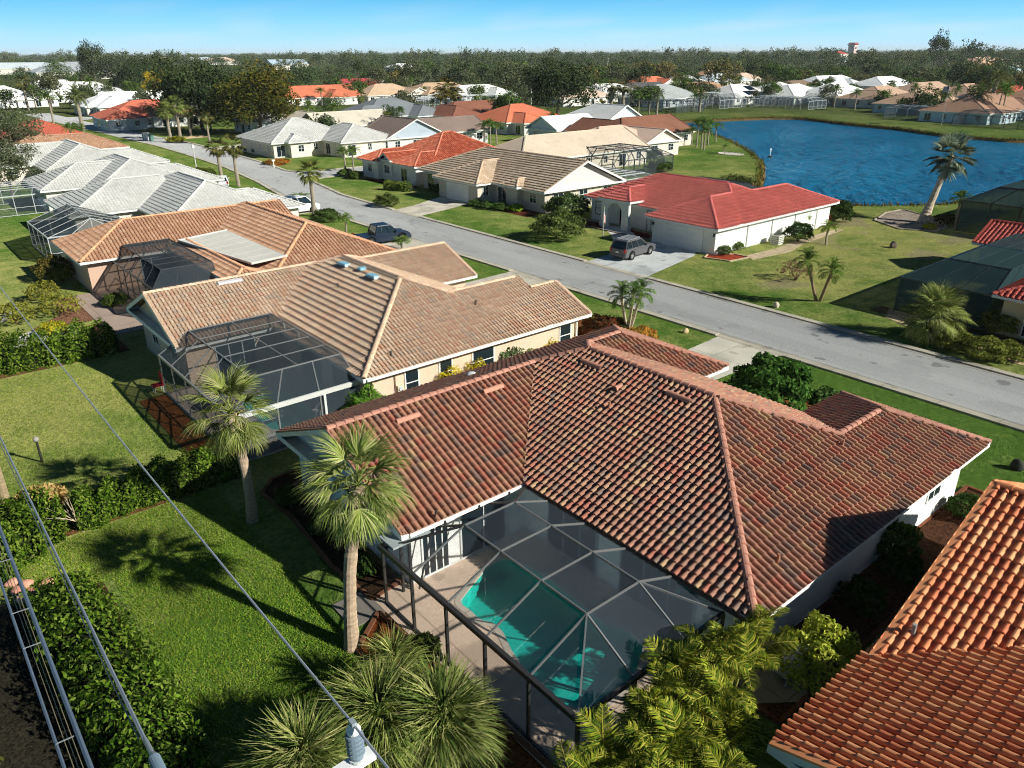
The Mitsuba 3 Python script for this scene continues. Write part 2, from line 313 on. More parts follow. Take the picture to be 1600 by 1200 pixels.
def build_roof(H, blocks, pal, kind='barrel', single=0, seed=0, w=0.30, e=0.38, nseg=4, r=0.095, h=0.09, cap=None, deck=None, lift=0.038):
    """pal: list of (share, colour). single: so many of the nearest tiles become parts of their own"""
    rng = np.random.default_rng(seed); F, lines, gables = facets_of(blocks)
    share = np.array([s for s, _ in pal], float); share /= share.sum(); cols = np.array([c for _, c in pal])
    deckc = np.array(deck if deck is not None else cols[0]) * (0.55 if kind != 'sheet' else 1.0)
    dm = M()
    for f in F:
        for g in (f.V.geoms if hasattr(f.V, 'geoms') else [f.V]):
            if g.area > 0.03:
                tri = triangulate(g); dm.tris(np.dstack([tri, f.z(tri) - (0.012 if kind != 'sheet' else 0)]), deckc)
    roof = part(H, 'roof', dm, 'tile')
    full = []
    if kind != 'sheet':
        base = tile_mesh(kind, w, e, r, h, nseg, lift); field = M()
        for f in F:
            cs = 1 / math.sqrt(1 + f.p ** 2); sn = f.p * cs; step = e * cs
            loc = lambda a, b, hh, O: None
            for g in (f.V.geoms if hasattr(f.V, 'geoms') else [f.V]):
                if g.area < 0.05: continue
                c = np.array(g.exterior.coords); s, t = c @ f.s, c @ f.u - f.t0
                J, K = np.meshgrid(np.arange(math.floor(s.min() / w) - 1, math.ceil(s.max() / w) + 1), np.arange(0, math.ceil(t.max() / step) + 1)); J, K = J.ravel(), K.ravel()
                base_t = K * step - 0.05
                cor = [(J * w + a)[:, None] * f.s + (base_t + f.t0 + b)[:, None] * f.u for a in (0, w) for b in (0.06, step)]
                ins = np.array([shapely.contains_xy(g, q[:, 0], q[:, 1]) for q in cor]); cen = (J * w + w / 2)[:, None] * f.s + (base_t + f.t0 + step / 2)[:, None] * f.u
                allin = ins.all(0); some = (ins.any(0) | shapely.contains_xy(g, cen[:, 0], cen[:, 1])) & ~allin
                def place(sel):
                    a, b, hh = base[..., 0], base[..., 1], base[..., 2]
                    S = (J[sel] * w)[:, None, None] + a; Tt = base_t[sel][:, None, None] + b * cs - hh * sn
                    return np.stack([S * f.s[0] + (Tt + f.t0) * f.u[0], S * f.s[1] + (Tt + f.t0) * f.u[1], f.z0 + base_t[sel][:, None, None] * f.p + b * sn + hh * cs + 0 * S], -1)
                fi = np.nonzero(allin)[0]
                if len(fi):
                    col = rng.choice(len(cols), len(fi), p=share); tr = place(fi)
                    if single:
                        mat = np.eye(4); mat[:2, 0] = f.s; mat[:3, 1] = (*(f.u * cs), sn); mat[:3, 2] = (*(-f.u * sn), cs)
                        for q, i in enumerate(fi):
                            m2 = mat.copy(); m2[:3, 3] = (*((J[i] * w) * f.s + (base_t[i] + f.t0) * f.u), f.z0 + base_t[i] * f.p); full.append((m2, col[q], tr[q]))
                    else: field.tris(tr.reshape(-1, 3, 3), np.repeat(cols[col], len(base), 0) * (0.9 + 0.2 * rng.random((len(fi) * len(base), 1)) * 0 + 0.0))
                bi = np.nonzero(some)[0]
                if len(bi):
                    tr = place(bi).reshape(-1, 3, 3); kk = np.repeat(rng.choice(len(cols), len(bi), p=share), len(base)); gp = g.buffer(0.03, join_style=2) if kind != 'flat' else g
                    for T3 in triangulate(gp):
                        if (T3[1][0] - T3[0][0]) * (T3[2][1] - T3[0][1]) < (T3[1][1] - T3[0][1]) * (T3[2][0] - T3[0][0]): T3 = T3[::-1]
                        lo, hi = T3.min(0), T3.max(0); m = ((tr[:, :, :2].max(1) > lo) & (tr[:, :, :2].min(1) < hi)).all(1); t2, k2 = tr[m], kk[m]
                        for q in range(3):
                            pa, pb = T3[q], T3[(q + 1) % 3]; n = np.array([pb[1] - pa[1], pa[0] - pb[0]]); t2, k2 = clip(t2, k2, n, n @ pa)
                        if len(t2): field.tris(t2, cols[k2])
        if single:
            dist = [np.linalg.norm(tr.mean((0, 1)) - CAM) + 1e3 * (not in_view(tr.mean((0, 1)))) for _, _, tr in full]; order = np.argsort(dist); n1 = min(single, len(full))
            var = [M().tris(base, c).ply('tile') for c in cols]
            for i in order[:n1]:
                m2, c, _ = full[i]; scene[numbered('tile', roof)] = {**var[c], 'to_world': T(m2)}
            for i in order[n1:]: field.tris(full[i][2], cols[full[i][1]])
        part(roof, 'tile_field', field, 'tile', stuff=True)
    # ridge and hip tiles
    capc = np.array(cap if cap is not None else cols[0]); cm = M(); caps = []; capb = cap_base(0.15 if kind == 'barrel' else 0.13)
    for A, B in lines:
        A, B = np.array(A), np.array(B); L = np.linalg.norm(B - A)
        if L < 0.5: continue
        d = (B - A) / L; n = int(L / 0.38); q = A + d * (np.arange(n)[:, None] * 0.38)
        side = np.cross(d, [0, 0, 1])
        # a true hip or ridge: the roof falls away on both sides there
        mid = q + d * 0.2; hid = top_z(F, mid) > mid[:, 2] + 0.06
        for sg in (-0.35, 0.35): 
            pz = top_z(F, mid + side * sg); hid |= pz > mid[:, 2] + 0.02
        if kind == 'sheet':
            ok = np.nonzero(~hid)[0]
            if len(ok): cm.beam(q[ok[0]] + [0, 0, 0.01], q[ok[-1]] + d * 0.4 + [0, 0, 0.01], 0.24, 0.1, capc * 1.04)
            continue
        fr = frame_of(d)
        for i in np.nonzero(~hid)[0]: caps.append(capb @ fr + (q[i] + [0, 0, 0.06]))
    cc = [capc * (0.86 + 0.28 * rng.random()) for _ in caps]
    if single and caps:
        for t, c in zip(caps, cc): scene[numbered('ridge_tile', roof)] = M().tris(t, c).ply('tile')
    elif caps or cm.t:
        if caps: cm.tris(np.concatenate(caps), np.repeat(np.array(cc), len(capb), 0))
        part(roof, 'ridge_tiles', cm, 'tile', stuff=True)
    return F, gables
def in_view(p):
    d = np.asarray(p) - CAM; f, u = np.array(FWD), np.array(UPV); r = np.cross(f, u); z = d @ f
    return z > 1 and abs(d @ r) < 0.675 * z and abs(d @ u) < 0.507 * z

def window(H, x, y, face, w=1.2, h=1.2, z=1.0, frame=WHITE, mull=1, name='window', depth=0.05):
    """a window on a wall that faces -x, +x, -y or +y; (x, y) is the middle of its foot on the wall plane"""
    n = {'-x': (-1, 0), '+x': (1, 0), '-y': (0, -1), '+y': (0, 1)}[face]; t = (-n[1], n[0])
    P = lambda a, b, o: (x + t[0] * a + n[0] * o, y + t[1] * a + n[1] * o, b)
    fr, g = M(), 0.07
    def bar(a0, a1, b0, b1, o0=0.004, o1=depth):
        c = P((a0 + a1) / 2, (b0 + b1) / 2, (o0 + o1) / 2); sx = abs(t[0]) * (a1 - a0) + abs(n[0]) * (o1 - o0); sy = abs(t[1]) * (a1 - a0) + abs(n[1]) * (o1 - o0)
        fr.box(c, (sx, sy, b1 - b0), frame)
    bar(-w / 2, w / 2, z, z + g); bar(-w / 2, w / 2, z + h - g, z + h); bar(-w / 2, -w / 2 + g, z + g, z + h - g); bar(w / 2 - g, w / 2, z + g, z + h - g)
    for i in range(mull):
        a = -w / 2 + w * (i + 1) / (mull + 1); bar(a - 0.025, a + 0.025, z + g, z + h - g, 0.004, depth * 0.8)
    if h < 1.8: bar(-w / 2 + g, w / 2 - g, z + h * 0.5 - 0.025, z + h * 0.5 + 0.025, 0.004, depth * 0.7)
    k = part(H, name, fr)
    pm = M().quad(P(-w / 2 + g, z + g, 0.02), P(w / 2 - g, z + g, 0.02), P(w / 2 - g, z + h - g, 0.02), P(-w / 2 + g, z + h - g, 0.02), (0, 0, 0)); part(k, 'pane', pm, 'pane')
def garage_door(H, x, y, face, w=4.9, h=2.15, col=WHITE, rows=4):
    n = {'-x': (-1, 0), '+x': (1, 0), '-y': (0, -1), '+y': (0, 1)}[face]; t = (abs(n[1]), abs(n[0])); dm = M()
    d = part(H, 'garage_door', M().box((x + n[0] * 0.02, y + n[1] * 0.02, h / 2), (t[0] * w + abs(n[0]) * 0.04, t[1] * w + abs(n[1]) * 0.04, h), np.array(col) * 0.7))
    for i in range(rows):
        part(d, 'panel', M().box((x + n[0] * 0.05, y + n[1] * 0.05, (i + 0.5) * h / rows), (t[0] * (w - 0.06) + abs(n[0]) * 0.03, t[1] * (w - 0.06) + abs(n[1]) * 0.03, h / rows - 0.025), col))
houses = []
def house(name, label, blocks, pal, wall=WHITE, kind='barrel', fascia=WHITE, over=0.6, auto=True, win_frame=WHITE, group=None, gable_wall=None, skip=(), doors=(), no_wall=None, **k):
    H = thing(name, label, 'house', group); F, gables = build_roof(H, blocks, pal, kind, **k)
    zs = sorted({b[7] for b in blocks})
    U = unary_union([sbox(b[0], b[2], b[1], b[3]) for b in blocks]).buffer(0.001, join_style=2); zlo = zs[0]
    W = unary_union([sbox(b[0], b[2], b[1], b[3]).buffer(-over, join_style=2) for b in blocks]).buffer(over * 0.99, join_style=2).intersection(U.buffer(-over, join_style=2))
    if no_wall is not None: W = W.difference(no_wall)
    part(H, 'wall', M().prism(W, -0.05, zlo - 0.10, wall, top=False), 'paint')
    part(H, 'plinth', M().prism(W.buffer(0.03, join_style=2), -0.04, 0.15, np.array(wall) * 0.8, top=True), 'paint')
    # soffit and fascia
    for z in zs:
        Uz = unary_union([sbox(b[0], b[2], b[1], b[3]) for b in blocks if b[7] == z]).buffer(0.001, join_style=2)
        part(H, 'soffit', M().prism(Uz, z - 0.16, z - 0.12, fascia, side=False, top=False, bottom=True))
        part(H, 'fascia', M().prism(Uz.buffer(0.03, join_style=2).difference(Uz.buffer(-0.01, join_style=2)), z - 0.2, z + 0.015, fascia, bottom=True))
    for a, m, b, n in gables:
        a, m, b = np.array(a), np.array(m), np.array(b); n3 = np.array([*n, 0]); probe = (a + b) / 2 + n3 * 0.4
        if top_z(F, np.array([probe[:2]]))[0] > 0: continue
        i = -n3 * over; g = 0.3 / np.linalg.norm(b - a); a2, b2, m2 = a + (b - a) * g, b + (a - b) * g, m - [0, 0, 0.3 * (m[2] - a[2]) / (np.linalg.norm(b - a) / 2)]
        gm = M(); gw = gable_wall if gable_wall is not None else wall
        p3 = [a2 + i - [0, 0, 0.1], b2 + i - [0, 0, 0.1], m2 + i - [0, 0, 0.02]]
        gm.poly(p3, gw); gm.poly([q - n3 * 0.15 for q in p3][::-1], gw)
        for q, r in ((0, 1), (1, 2), (2, 0)): gm.quad(p3[q], p3[r], p3[r] - n3 * 0.15, p3[q] - n3 * 0.15, gw)
        part(H, 'gable_wall', gm)
        for q in (a, b):
            off = n3 * 0.015; part(H, 'bargeboard', M().beam(q + off - [0, 0, 0.06], m + off - [0, 0, 0.06], 0.05, 0.2, fascia))
            part(H, 'verge_tiles', M().beam(q - n3 * 0.06 + [0, 0, 0.07], m - n3 * 0.06 + [0, 0, 0.07], 0.2, 0.08, np.array(pal[0][1]) * 0.95), 'tile')
    for d in doors: garage_door(H, *d)
    if auto:
        rng = random.Random(len(houses) + 3)
        for g in (W.geoms if hasattr(W, 'geoms') else [W]):
            c = list(g.exterior.coords)
            for p, q in zip(c[:-1], c[1:]):
                L = math.dist(p, q); mx, my = (p[0] + q[0]) / 2, (p[1] + q[1]) / 2
                if L < 2.2: continue
                horiz = abs(p[1] - q[1]) < 0.01; probe = Point(mx, my - 0.2) if horiz else Point(mx - 0.2, my)
                if W.contains(probe): continue
                face = '-y' if horiz else '-x'; n = max(1, int(L / 3.6))
                for i in range(n):
                    f = (i + 0.5) / n; x, y = p[0] + (q[0] - p[0]) * f, p[1] + (q[1] - p[1]) * f
                    if any(abs(x - s[0]) < s[2] and abs(y - s[1]) < s[2] for s in skip) or any(math.dist((x, y), dd[:2]) < 3.2 for dd in doors): continue
                    if rng.random() < 0.3: window(H, x, y, face, 1.7, 2.0, 0.16, win_frame, 1)
                    else: window(H, x, y, face, rng.choice((0.9, 1.2, 1.5)), 1.25, 0.95, win_frame, 1)
    houses.append(U.centroid.coords[0]); H_OF[H] = (F, U, W)
    return H
H_OF = {}

# ---------------------------------------------------------------- ground, lake, streets
lake_pts = [(91.32, 46.57), (95.83, 43.17), (102.12, 38.20), (124, 36.5), (150, 20), (175, 15), (200, 30), (196, 52), (191, 62), (192, 75), (201, 91), (205, 106), (213, 124), (207, 131), (192, 136), (184, 139.5), (172, 143), (160, 150), (140, 152), (132, 146),
            (140, 138), (152, 131), (158, 125), (157, 116), (145.4, 101), (132, 87), (119.5, 76), (108.7, 69), (97, 62), (91, 55)]
lake = Polygon(lake_pts).buffer(6).buffer(-12).buffer(6)
pool_px = [(12.02, 17.35), (12.09, 16.77), (12.05, 16.18), (12.31, 15.76), (12.27, 15.23), (11.94, 14.38), (11.63, 12.96), (11.62, 11.68), (12.33, 11.08), (13.40, 11.01), (14.33, 11.28), (15.35, 11.86), (15.46, 12.53), (15.07, 13.46), (15.21, 14.82), (15.29, 16.22), (15.18, 17.43), (14.80, 18.36), (13.94, 18.24), (12.82, 17.74)]
pool = Polygon(pool_px).buffer(0.4).buffer(-0.8).buffer(0.4)
pool2 = sbox(12.6, 33.6, 15.2, 38.6).buffer(-0.9).buffer(0.9)
big = Polygon([(-4000, -4000), (6000, -4000), (6000, 6000), (-4000, 6000)])
near = sbox(-60, -60, 320, 360)
gm = M().prism(near.difference(lake).difference(pool).difference(pool2).segmentize(12), 0, 0, (0, 0, 0), side=False).prism(big.difference(near), 0, 0, (0, 0, 0), side=False)
ground_piece('ground', gm, 'grass')
bank = M(); ring = np.array(lake.segmentize(3).exterior.coords); inner = lake.buffer(-1.6)
for a, b in zip(ring[:-1], ring[1:]):
    ia, ib = (np.array(inner.exterior.interpolate(inner.exterior.project(Point(q))).coords[0]) for q in (a, b))
    bank.quad((*a, 0.0), (*b, 0.0), (*ib, -1.2), (*ia, -1.2), C(104, 88, 52))
ground_piece('lake_bank', bank, 'mulch')
ground_piece('lake', M().prism(lake.buffer(0.3), 0, -0.62, (0, 0, 0), side=False), 'lake_water')
fringe = M(); rf = random.Random(4)
for a in np.array(lake.segmentize(0.5).exterior.coords):
    for _ in range(5):
        x, y = a + [rf.gauss(0, 0.35), rf.gauss(0, 0.35)]; h = rf.uniform(0.2, 0.55); q = rf.uniform(0, 6.3); dx, dy = 0.12 * math.cos(q), 0.12 * math.sin(q)
        fringe.tris([[(x - dx, y - dy, -0.15), (x + dx, y + dy, -0.15), (x + rf.gauss(0, 0.15), y + rf.gauss(0, 0.15), h)]], rf.choice((C(120, 100, 50), C(98, 92, 45), C(84, 96, 42))))
ground_piece('shore_grass', fringe, 'leaf', kind='stuff', label='tan fringe of tall grass along the lake edge', cat='grass')

street = LineString([(45.1, -40), (45.1, 80), (45.6, 95), (48.6, 112), (51, 131), (52.2, 155), (52.6, 175), (51.5, 200), (51, 225), (50, 250), (49, 300)])
side = LineString([(49, 113), (58, 114.2), (75, 113), (95, 112), (112, 113), (140, 118)])
st = unary_union([street.buffer(3.5, cap_style=2, join_style=1), side.buffer(3.4, cap_style=2, join_style=1)]).buffer(4).buffer(-4)
circle = Polygon([(50 + 9 * math.cos(t), 268 + 9 * math.sin(t)) for t in np.linspace(0, 6.28, 24)])
st = st.union(circle)
ground_piece('road', M().prism(st.segmentize(6), 0, 0.012, (0, 0, 0), side=False), 'asphalt')
drives = {
    'near': Polygon([(37.4, 27.6), (41.8, 27.9), (41.8, 23.2), (37.6, 23.4), (31, 23.6), (31, 27.2)]),
    'second': Polygon([(33, 43.6), (41.8, 43.8), (41.8, 49.6), (33, 49.2)]),
    'third': Polygon([(32.5, 63.2), (41.8, 62.6), (41.8, 70.6), (32.5, 69.6)]),
    'fourth': Polygon([(35, 86), (41.8, 85.5), (41.8, 91), (35, 90.4)]),
    'red': Polygon([(48.4, 40.6), (48.4, 47.6), (52, 48.2), (59.6, 49.2), (59.6, 43.6), (57.8, 42.6)]),
    'tan': Polygon([(48.4, 75.2), (48.4, 80.6), (52, 81.5), (58.8, 84.8), (58.8, 78.2), (53, 76.4)]),
    'corner': Polygon([(60, 110.6), (60, 106), (70, 106), (70, 110.6)]),
    'white': Polygon([(70, 117), (70, 132), (75.5, 132), (75.5, 117)]),
    'far_a': Polygon([(55, 158), (55, 163), (66, 166), (66, 161)]), 'far_b': Polygon([(55.5, 184), (55.5, 189), (64, 190), (64, 185)]), 'far_c': Polygon([(110, 105), (110, 109.8), (115, 109.8), (115, 105)]),
}
dm_col = {'red': C(186, 188, 188), 'near': C(196, 190, 176), 'far_b': C(190, 165, 130)}
for k, g in drives.items():
    ground_piece('driveway', M().prism(g.difference(st.buffer(0.1)), 0, 0.02, dm_col.get(k, C(190, 182, 168)), side=False), 'concrete')
alld = unary_union(list(drives.values()))
# rolled kerb: a low rim with its top a little proud of road and lawn, dropped across the driveways
kerb = M(); k_out = st.buffer(0.38).difference(st.buffer(-0.12)).difference(sbox(-60, 190, 200, 340))
kerb.prism(k_out.difference(alld.buffer(0.2)), 0, 0.10, C(176, 168, 152)); kerb.prism(k_out.intersection(alld.buffer(0.2)), 0, 0.03, C(180, 172, 156))
ground_piece('kerb', kerb, 'concrete')
gut = st.difference(st.buffer(-0.5)).difference(sbox(-60, 190, 200, 340))
ground_piece('gutter', M().prism(gut, 0, 0.018, C(150, 146, 138), side=False), 'concrete')

def bed(name, poly, col=C(92, 50, 28), edge=None, z=0.03):
    k = ground_piece(name, M().prism(poly, 0, z, col, side=False), 'mulch')
    if edge is not None: part(k, 'edging', M().prism(poly.buffer(0.14).difference(poly), 0, 0.12, edge), 'concrete')
    return k
MUL, CURB = C(104, 56, 30), C(176, 140, 104)
bed('mulch_bed', Polygon([(8.3, 17.6), (9.6, 18.6), (9.95, 9), (8.6, 9), (8.0, 13)]), C(120, 66, 30), C(128, 84, 62))
bed('mulch_bed', Polygon([(9.9, 19.5), (9.7, 22), (10.0, 26), (9.8, 28.6), (10.6, 29.4), (13, 29.4), (11, 28.4), (11, 19.7)]), C(56, 40, 28), C(120, 80, 60))
bed('mulch_bed', sbox(16, 7.4, 33.4, 9.1), C(82, 52, 36), C(118, 70, 48))
bed('mulch_bed', sbox(14, 29.3, 33, 30.3), C(110, 84, 60))
bed('mulch_bed', Polygon([(34 + 2.6 * math.cos(t), 19 + 2.5 * math.sin(t)) for t in np.linspace(0, 6.2, 20)]), C(130, 78, 44), C(196, 140, 96))
bed('mulch_bed', sbox(8.5, 31.6, 9.9, 42.2), C(140, 84, 44))
bed('mulch_bed', sbox(8.6, 50.8, 10.4, 58), C(96, 62, 48))
bed('mulch_bed', Polygon([(6.2, 59.5), (10, 59), (11.5, 62), (11, 66), (9, 66.5), (8.6, 62)]), C(130, 92, 72))
bed('shell_bed', Polygon([(4.6, 56.2), (8.6, 56.6), (8.8, 58.6), (6.2, 59.3), (4.4, 58)]), C(214, 208, 204))
bed('shell_bed', Polygon([(2.6, 62), (5.6, 63), (6, 65), (3, 65.6), (1.5, 64)]), C(214, 208, 200))
bed('mulch_bed', sbox(59.6, 49.8, 61.8, 61), C(96, 40, 30), C(170, 150, 130))
bed('mulch_bed', Polygon([(57.9, 41.4), (59.2, 42), (61, 40.4), (61, 38.9), (58.6, 39.2)]), C(150, 62, 40), C(190, 170, 140))
ground_piece('walkway', M().prism(Polygon([(60.6, 38.2), (61.6, 39.5), (66, 39.2), (70, 39.8), (79, 39.9), (79, 39.2), (70, 38.6), (66, 37.6)]), 0, 0.035, C(178, 160, 132)), 'concrete')
ground_piece('walkway', M().prism(Polygon([(55.4, 50.2), (57.8, 49.2), (61, 53), (62.4, 57), (60.8, 57.6), (58.6, 54)]), 0, 0.035, C(196, 192, 184)), 'concrete')
bed('gravel_bed', Polygon([(86.46, 38.98), (91.35, 40.09), (94.02, 39.82), (92.50, 37.07), (91.00, 35.00), (88.04, 33.08), (85.62, 33.05), (84.30, 35.48)]).buffer(0.5), C(150, 136, 124), C(170, 158, 140))
bed('gravel_bed', Polygon([(125.4 + 1.9 * math.cos(t), 86.4 + 2.4 * math.sin(t)) for t in np.linspace(0, 6.2, 20)]), C(196, 190, 180), C(190, 180, 165))
bed('sand_strip', Polygon([(53.6, 22.5), (56, 23.3), (54.6, 17), (52.6, 10), (50.6, 6), (50.4, 8), (51.4, 17.4)]), C(190, 168, 132))
bed('mulch_bed', Polygon([(54.4, 24), (56, 24), (55.8, 16), (55.4, 4), (51.6, 4), (54, 17)]), C(92, 74, 50))
bed('mulch_bed', Polygon([(54.2, 127.5), (57, 129), (57.8, 132), (55.6, 133), (53.8, 130)]), C(150, 62, 34))
bed('mulch_bed', sbox(58.3, 92.6, 60.6, 106), C(96, 48, 30)); bed('mulch_bed', sbox(58, 66.6, 61, 76), C(92, 48, 32))
bed('mulch_bed', Polygon([(33.6, 33.4), (36.6, 33.2), (37.2, 39), (36, 42.4), (33.4, 42)]), C(120, 78, 44), C(180, 130, 92))
bed('mulch_bed', Polygon([(0.4, 17), (3.0, 17), (2.9, 26.6), (1.4, 27.4), (0.4, 27)]), C(86, 62, 40))
bed('mulch_bed', sbox(2.3, 30.6, 9.9, 32.4), C(112, 80, 48)); bed('mulch_bed', sbox(-2.5, 50.9, 9.8, 53), C(112, 80, 52))
# screened pool decks: slabs that stand a step above the lawn, with the pool cut out
deck = sbox(9.85, 9.4, 16.9, 19.3).union(sbox(9.85, 19.2, 11.2, 19.5))
ground_piece('pool_deck', M().prism(deck.difference(pool), 0, 0.06, C(216, 190, 170)), 'concrete')
ground_piece('patio_slab', M().prism(Polygon([(17.3, 7.2), (19.8, 7.4), (19.6, 8.4), (16.4, 9.2), (16.0, 8.2)]), 0, 0.05, C(150, 140, 128)), 'concrete')
ground_piece('patio_slab', M().prism(sbox(8.6, 18.6, 9.9, 20.1), 0, 0.05, C(140, 132, 124)), 'concrete')
for nm, pg, wz in (('near', pool, -0.06), ('second', pool2, -0.06)):
    k = thing('swimming_pool', {'near': 'freeform teal swimming pool under the nearest screen cage', 'second': 'teal swimming pool behind the sabal palm, inside the second cage'}[nm], 'pool')
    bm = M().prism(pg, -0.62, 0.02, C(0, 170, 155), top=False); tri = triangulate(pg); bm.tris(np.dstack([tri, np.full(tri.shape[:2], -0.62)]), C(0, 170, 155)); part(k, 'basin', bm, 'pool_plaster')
    part(k, 'coping', M().prism(pg.buffer(0.22).difference(pg), 0.0, 0.075, C(196, 184, 170)), 'concrete')
    part(k, 'water', M().prism(pg, 0, wz, (0, 0, 0), side=False), 'thin')
deck2 = sbox(9.95, 31.8, 17.2, 42.4)
ground_piece('pool_deck', M().prism(deck2.difference(pool2), 0, 0.06, C(200, 184, 172)), 'concrete')
deck3 = sbox(10.2, 54.6, 18, 66.5); ground_piece('pool_deck', M().prism(deck3, 0, 0.06, C(160, 140, 128)), 'concrete')
ground_piece('bare_soil', M().prism(Polygon([(-7, 9), (0.5, 9), (0.5, 27), (-1.5, 29), (-7, 29)]), 0, 0.02, C(52, 46, 36), side=False), 'mulch')
# blades of the two nearest lawns, as far as they can be seen singly
rb = np.random.default_rng(8); bl = M()
for poly, dens in ((Polygon([(0.2, 27.2), (3.2, 26.5), (3.4, 16), (3, 9), (9.4, 9), (8.0, 13), (8.3, 17), (8.3, 30.6), (2.2, 30.4), (0.2, 29)]), 620), (Polygon([(2, 32.6), (8.4, 32.6), (8.4, 50.5), (-2.5, 50.5), (-2.5, 33)]), 130)):
    x0, y0, x1, y1 = poly.bounds; n = int((x1 - x0) * (y1 - y0) * dens); q = np.column_stack([rb.uniform(x0, x1, n), rb.uniform(y0, y1, n)]); q = q[shapely.contains_xy(poly, q[:, 0], q[:, 1])]; n = len(q)
    a, hh, w = rb.uniform(0, 6.28, n), rb.uniform(0.04, 0.085, n), rb.uniform(0.011, 0.02, n); lean = rb.normal(size=(n, 2)) * 0.05; z = np.zeros(n); dx, dy = np.cos(a) * w, np.sin(a) * w
    t = np.stack([np.column_stack([q[:, 0] - dx, q[:, 1] - dy, z - 0.005]), np.column_stack([q[:, 0] + dx, q[:, 1] + dy, z - 0.005]), np.column_stack([q + lean, hh])], 1)
    bl.tris(t, np.array([C(114, 150, 46), C(142, 164, 64), C(94, 132, 40), C(180, 180, 90)])[rb.choice(4, n, p=[0.4, 0.26, 0.27, 0.07])])
ground_piece('lawn_grass', bl, 'leaf', kind='stuff', label='short green and straw coloured blades of the two nearest lawns', cat='grass')

# ---------------------------------------------------------------- houses: blocks are (x0, x1, y0, y1, ridge axis, low end, high end, eave, pitch); ends: h hip, g gable, o open into the next roof
P_MIX = [(5, C(166, 112, 88)), (2.0, C(176, 132, 98)), (1.5, C(172, 94, 72)), (1.2, C(130, 106, 94)), (2.4, C(152, 108, 88)), (2.2, C(174, 116, 90)), (0.5, C(180, 144, 102)), (0.3, C(116, 98, 90))]
P_BEIGE = [(5, C(202, 170, 140)), (3, C(194, 154, 124)), (1.5, C(194, 138, 106)), (1.2, C(172, 152, 136)), (2, C(208, 182, 154))]
P_TAN = [(4, C(196, 146, 112)), (3, C(184, 132, 98)), (1.4, C(208, 168, 136)), (1, C(170, 118, 90))]
P_ORANGE = [(4, C(232, 144, 82)), (3, C(226, 128, 68)), (2, C(236, 158, 96)), (1, C(210, 112, 60))]
P_RED = [(4, C(218, 104, 92)), (2, C(210, 96, 86)), (2, C(224, 114, 100))]
P_TERRA = [(4, C(206, 98, 58)), (3, C(190, 84, 50)), (2, C(220, 122, 82))]
P_WHITE = [(4, C(208, 206, 201)), (2, C(203, 200, 195)), (1, C(213, 211, 207))]
P_GREIGE = [(4, C(206, 178, 148)), (2, C(194, 164, 132)), (2, C(216, 192, 166))]
P_PALE = [(4, C(222, 200, 174)), (2, C(212, 188, 162)), (2, C(228, 210, 188))]
P_BROWN, P_GREY = [(3, C(160, 104, 72)), (2, C(148, 92, 64))], [(3, C(128, 130, 134)), (2, C(116, 118, 122))]
EV = 2.7
def calm(pal, t):
    w = np.array([a for a, _ in pal]); c = np.array([b for _, b in pal]); m = (c * w[:, None]).sum(0) / w.sum(); return [(a, tuple(b + (m - b) * t)) for (a, _), b in zip(pal, c)]
P_MIX, P_BEIGE, P_TAN = calm(P_MIX, 0.2), calm(P_BEIGE, 0.35), calm(P_TAN, 0.35)
H1 = house('tiled_house', 'large house nearest the camera with a mottled red, tan and charcoal barrel tile roof', [
    (16.1, 29.3, 8.6, 28.5, 'y', 'h', 'h', EV, 0.42), (10.72, 22, 18.64, 28.5, 'x', 'g', 'o', EV, 0.42), (22, 32.75, 8.6, 15.0, 'x', 'o', 'h', EV, 0.42), (23, 31.6, 20.55, 28.5, 'x', 'o', 'h', EV, 0.42)],
    P_MIX, wall=C(226, 226, 224), single=300, seed=1, nseg=6, w=0.268, e=0.36, r=0.085, h=0.11, lift=0.055, auto=False, cap=C(184, 124, 102), deck=C(96, 60, 48))
H2 = house('tiled_house', 'house with a pale pink beige tile roof and blue skylights, second from the camera', [
    (16.45, 29.15, 31.2, 50.8, 'y', 'h', 'h', EV, 0.42), (10.78, 22, 41.65, 51.2, 'x', 'g', 'o', EV, 0.42), (22.6, 30.2, 31.2, 39.9, 'x', 'o', 'g', EV, 0.42), (26, 32.45, 31.2, 37.6, 'x', 'o', 'g', EV, 0.42), (24, 32.45, 42.85, 50.7, 'x', 'o', 'g', EV, 0.42)],
    P_BEIGE, wall=C(212, 188, 166), seed=2, nseg=4, w=0.225, e=0.42, r=0.07, h=0.05, lift=0.075, auto=False, cap=C(222, 184, 152))
H3 = house('tiled_house', 'house with a tan orange tile roof round a pale flat patio roof', [
    (11.2, 30, 65.7, 75.2, 'x', 'h', 'o', EV, 0.42), (21.1, 31.95, 52.2, 75.2, 'y', 'h', 'h', EV, 0.42), (18.0, 20.9, 52.2, 66.4, 'y', 'h', 'o', EV, 0.42)],
    P_TAN, wall=C(196, 164, 144), seed=3, nseg=4, w=0.28, e=0.42, lift=0.06, h=0.085, r=0.09, auto=False, cap=C(226, 164, 118))
H4 = house('tiled_house', 'house in the bottom right corner with a bright orange barrel tile roof', [
    (12.75, 27, -11.0, 6.0, 'x', 'g', 'o', EV, 0.34), (17.1, 30.3, -8, 5.85, 'y', 'o', 'g', EV + 0.02, 0.43)],
    P_ORANGE, wall=C(214, 210, 204), single=300, seed=4, nseg=6, w=0.25, e=0.37, r=0.08, h=0.10, lift=0.055, auto=False, cap=C(226, 130, 70), fascia=C(190, 200, 204))
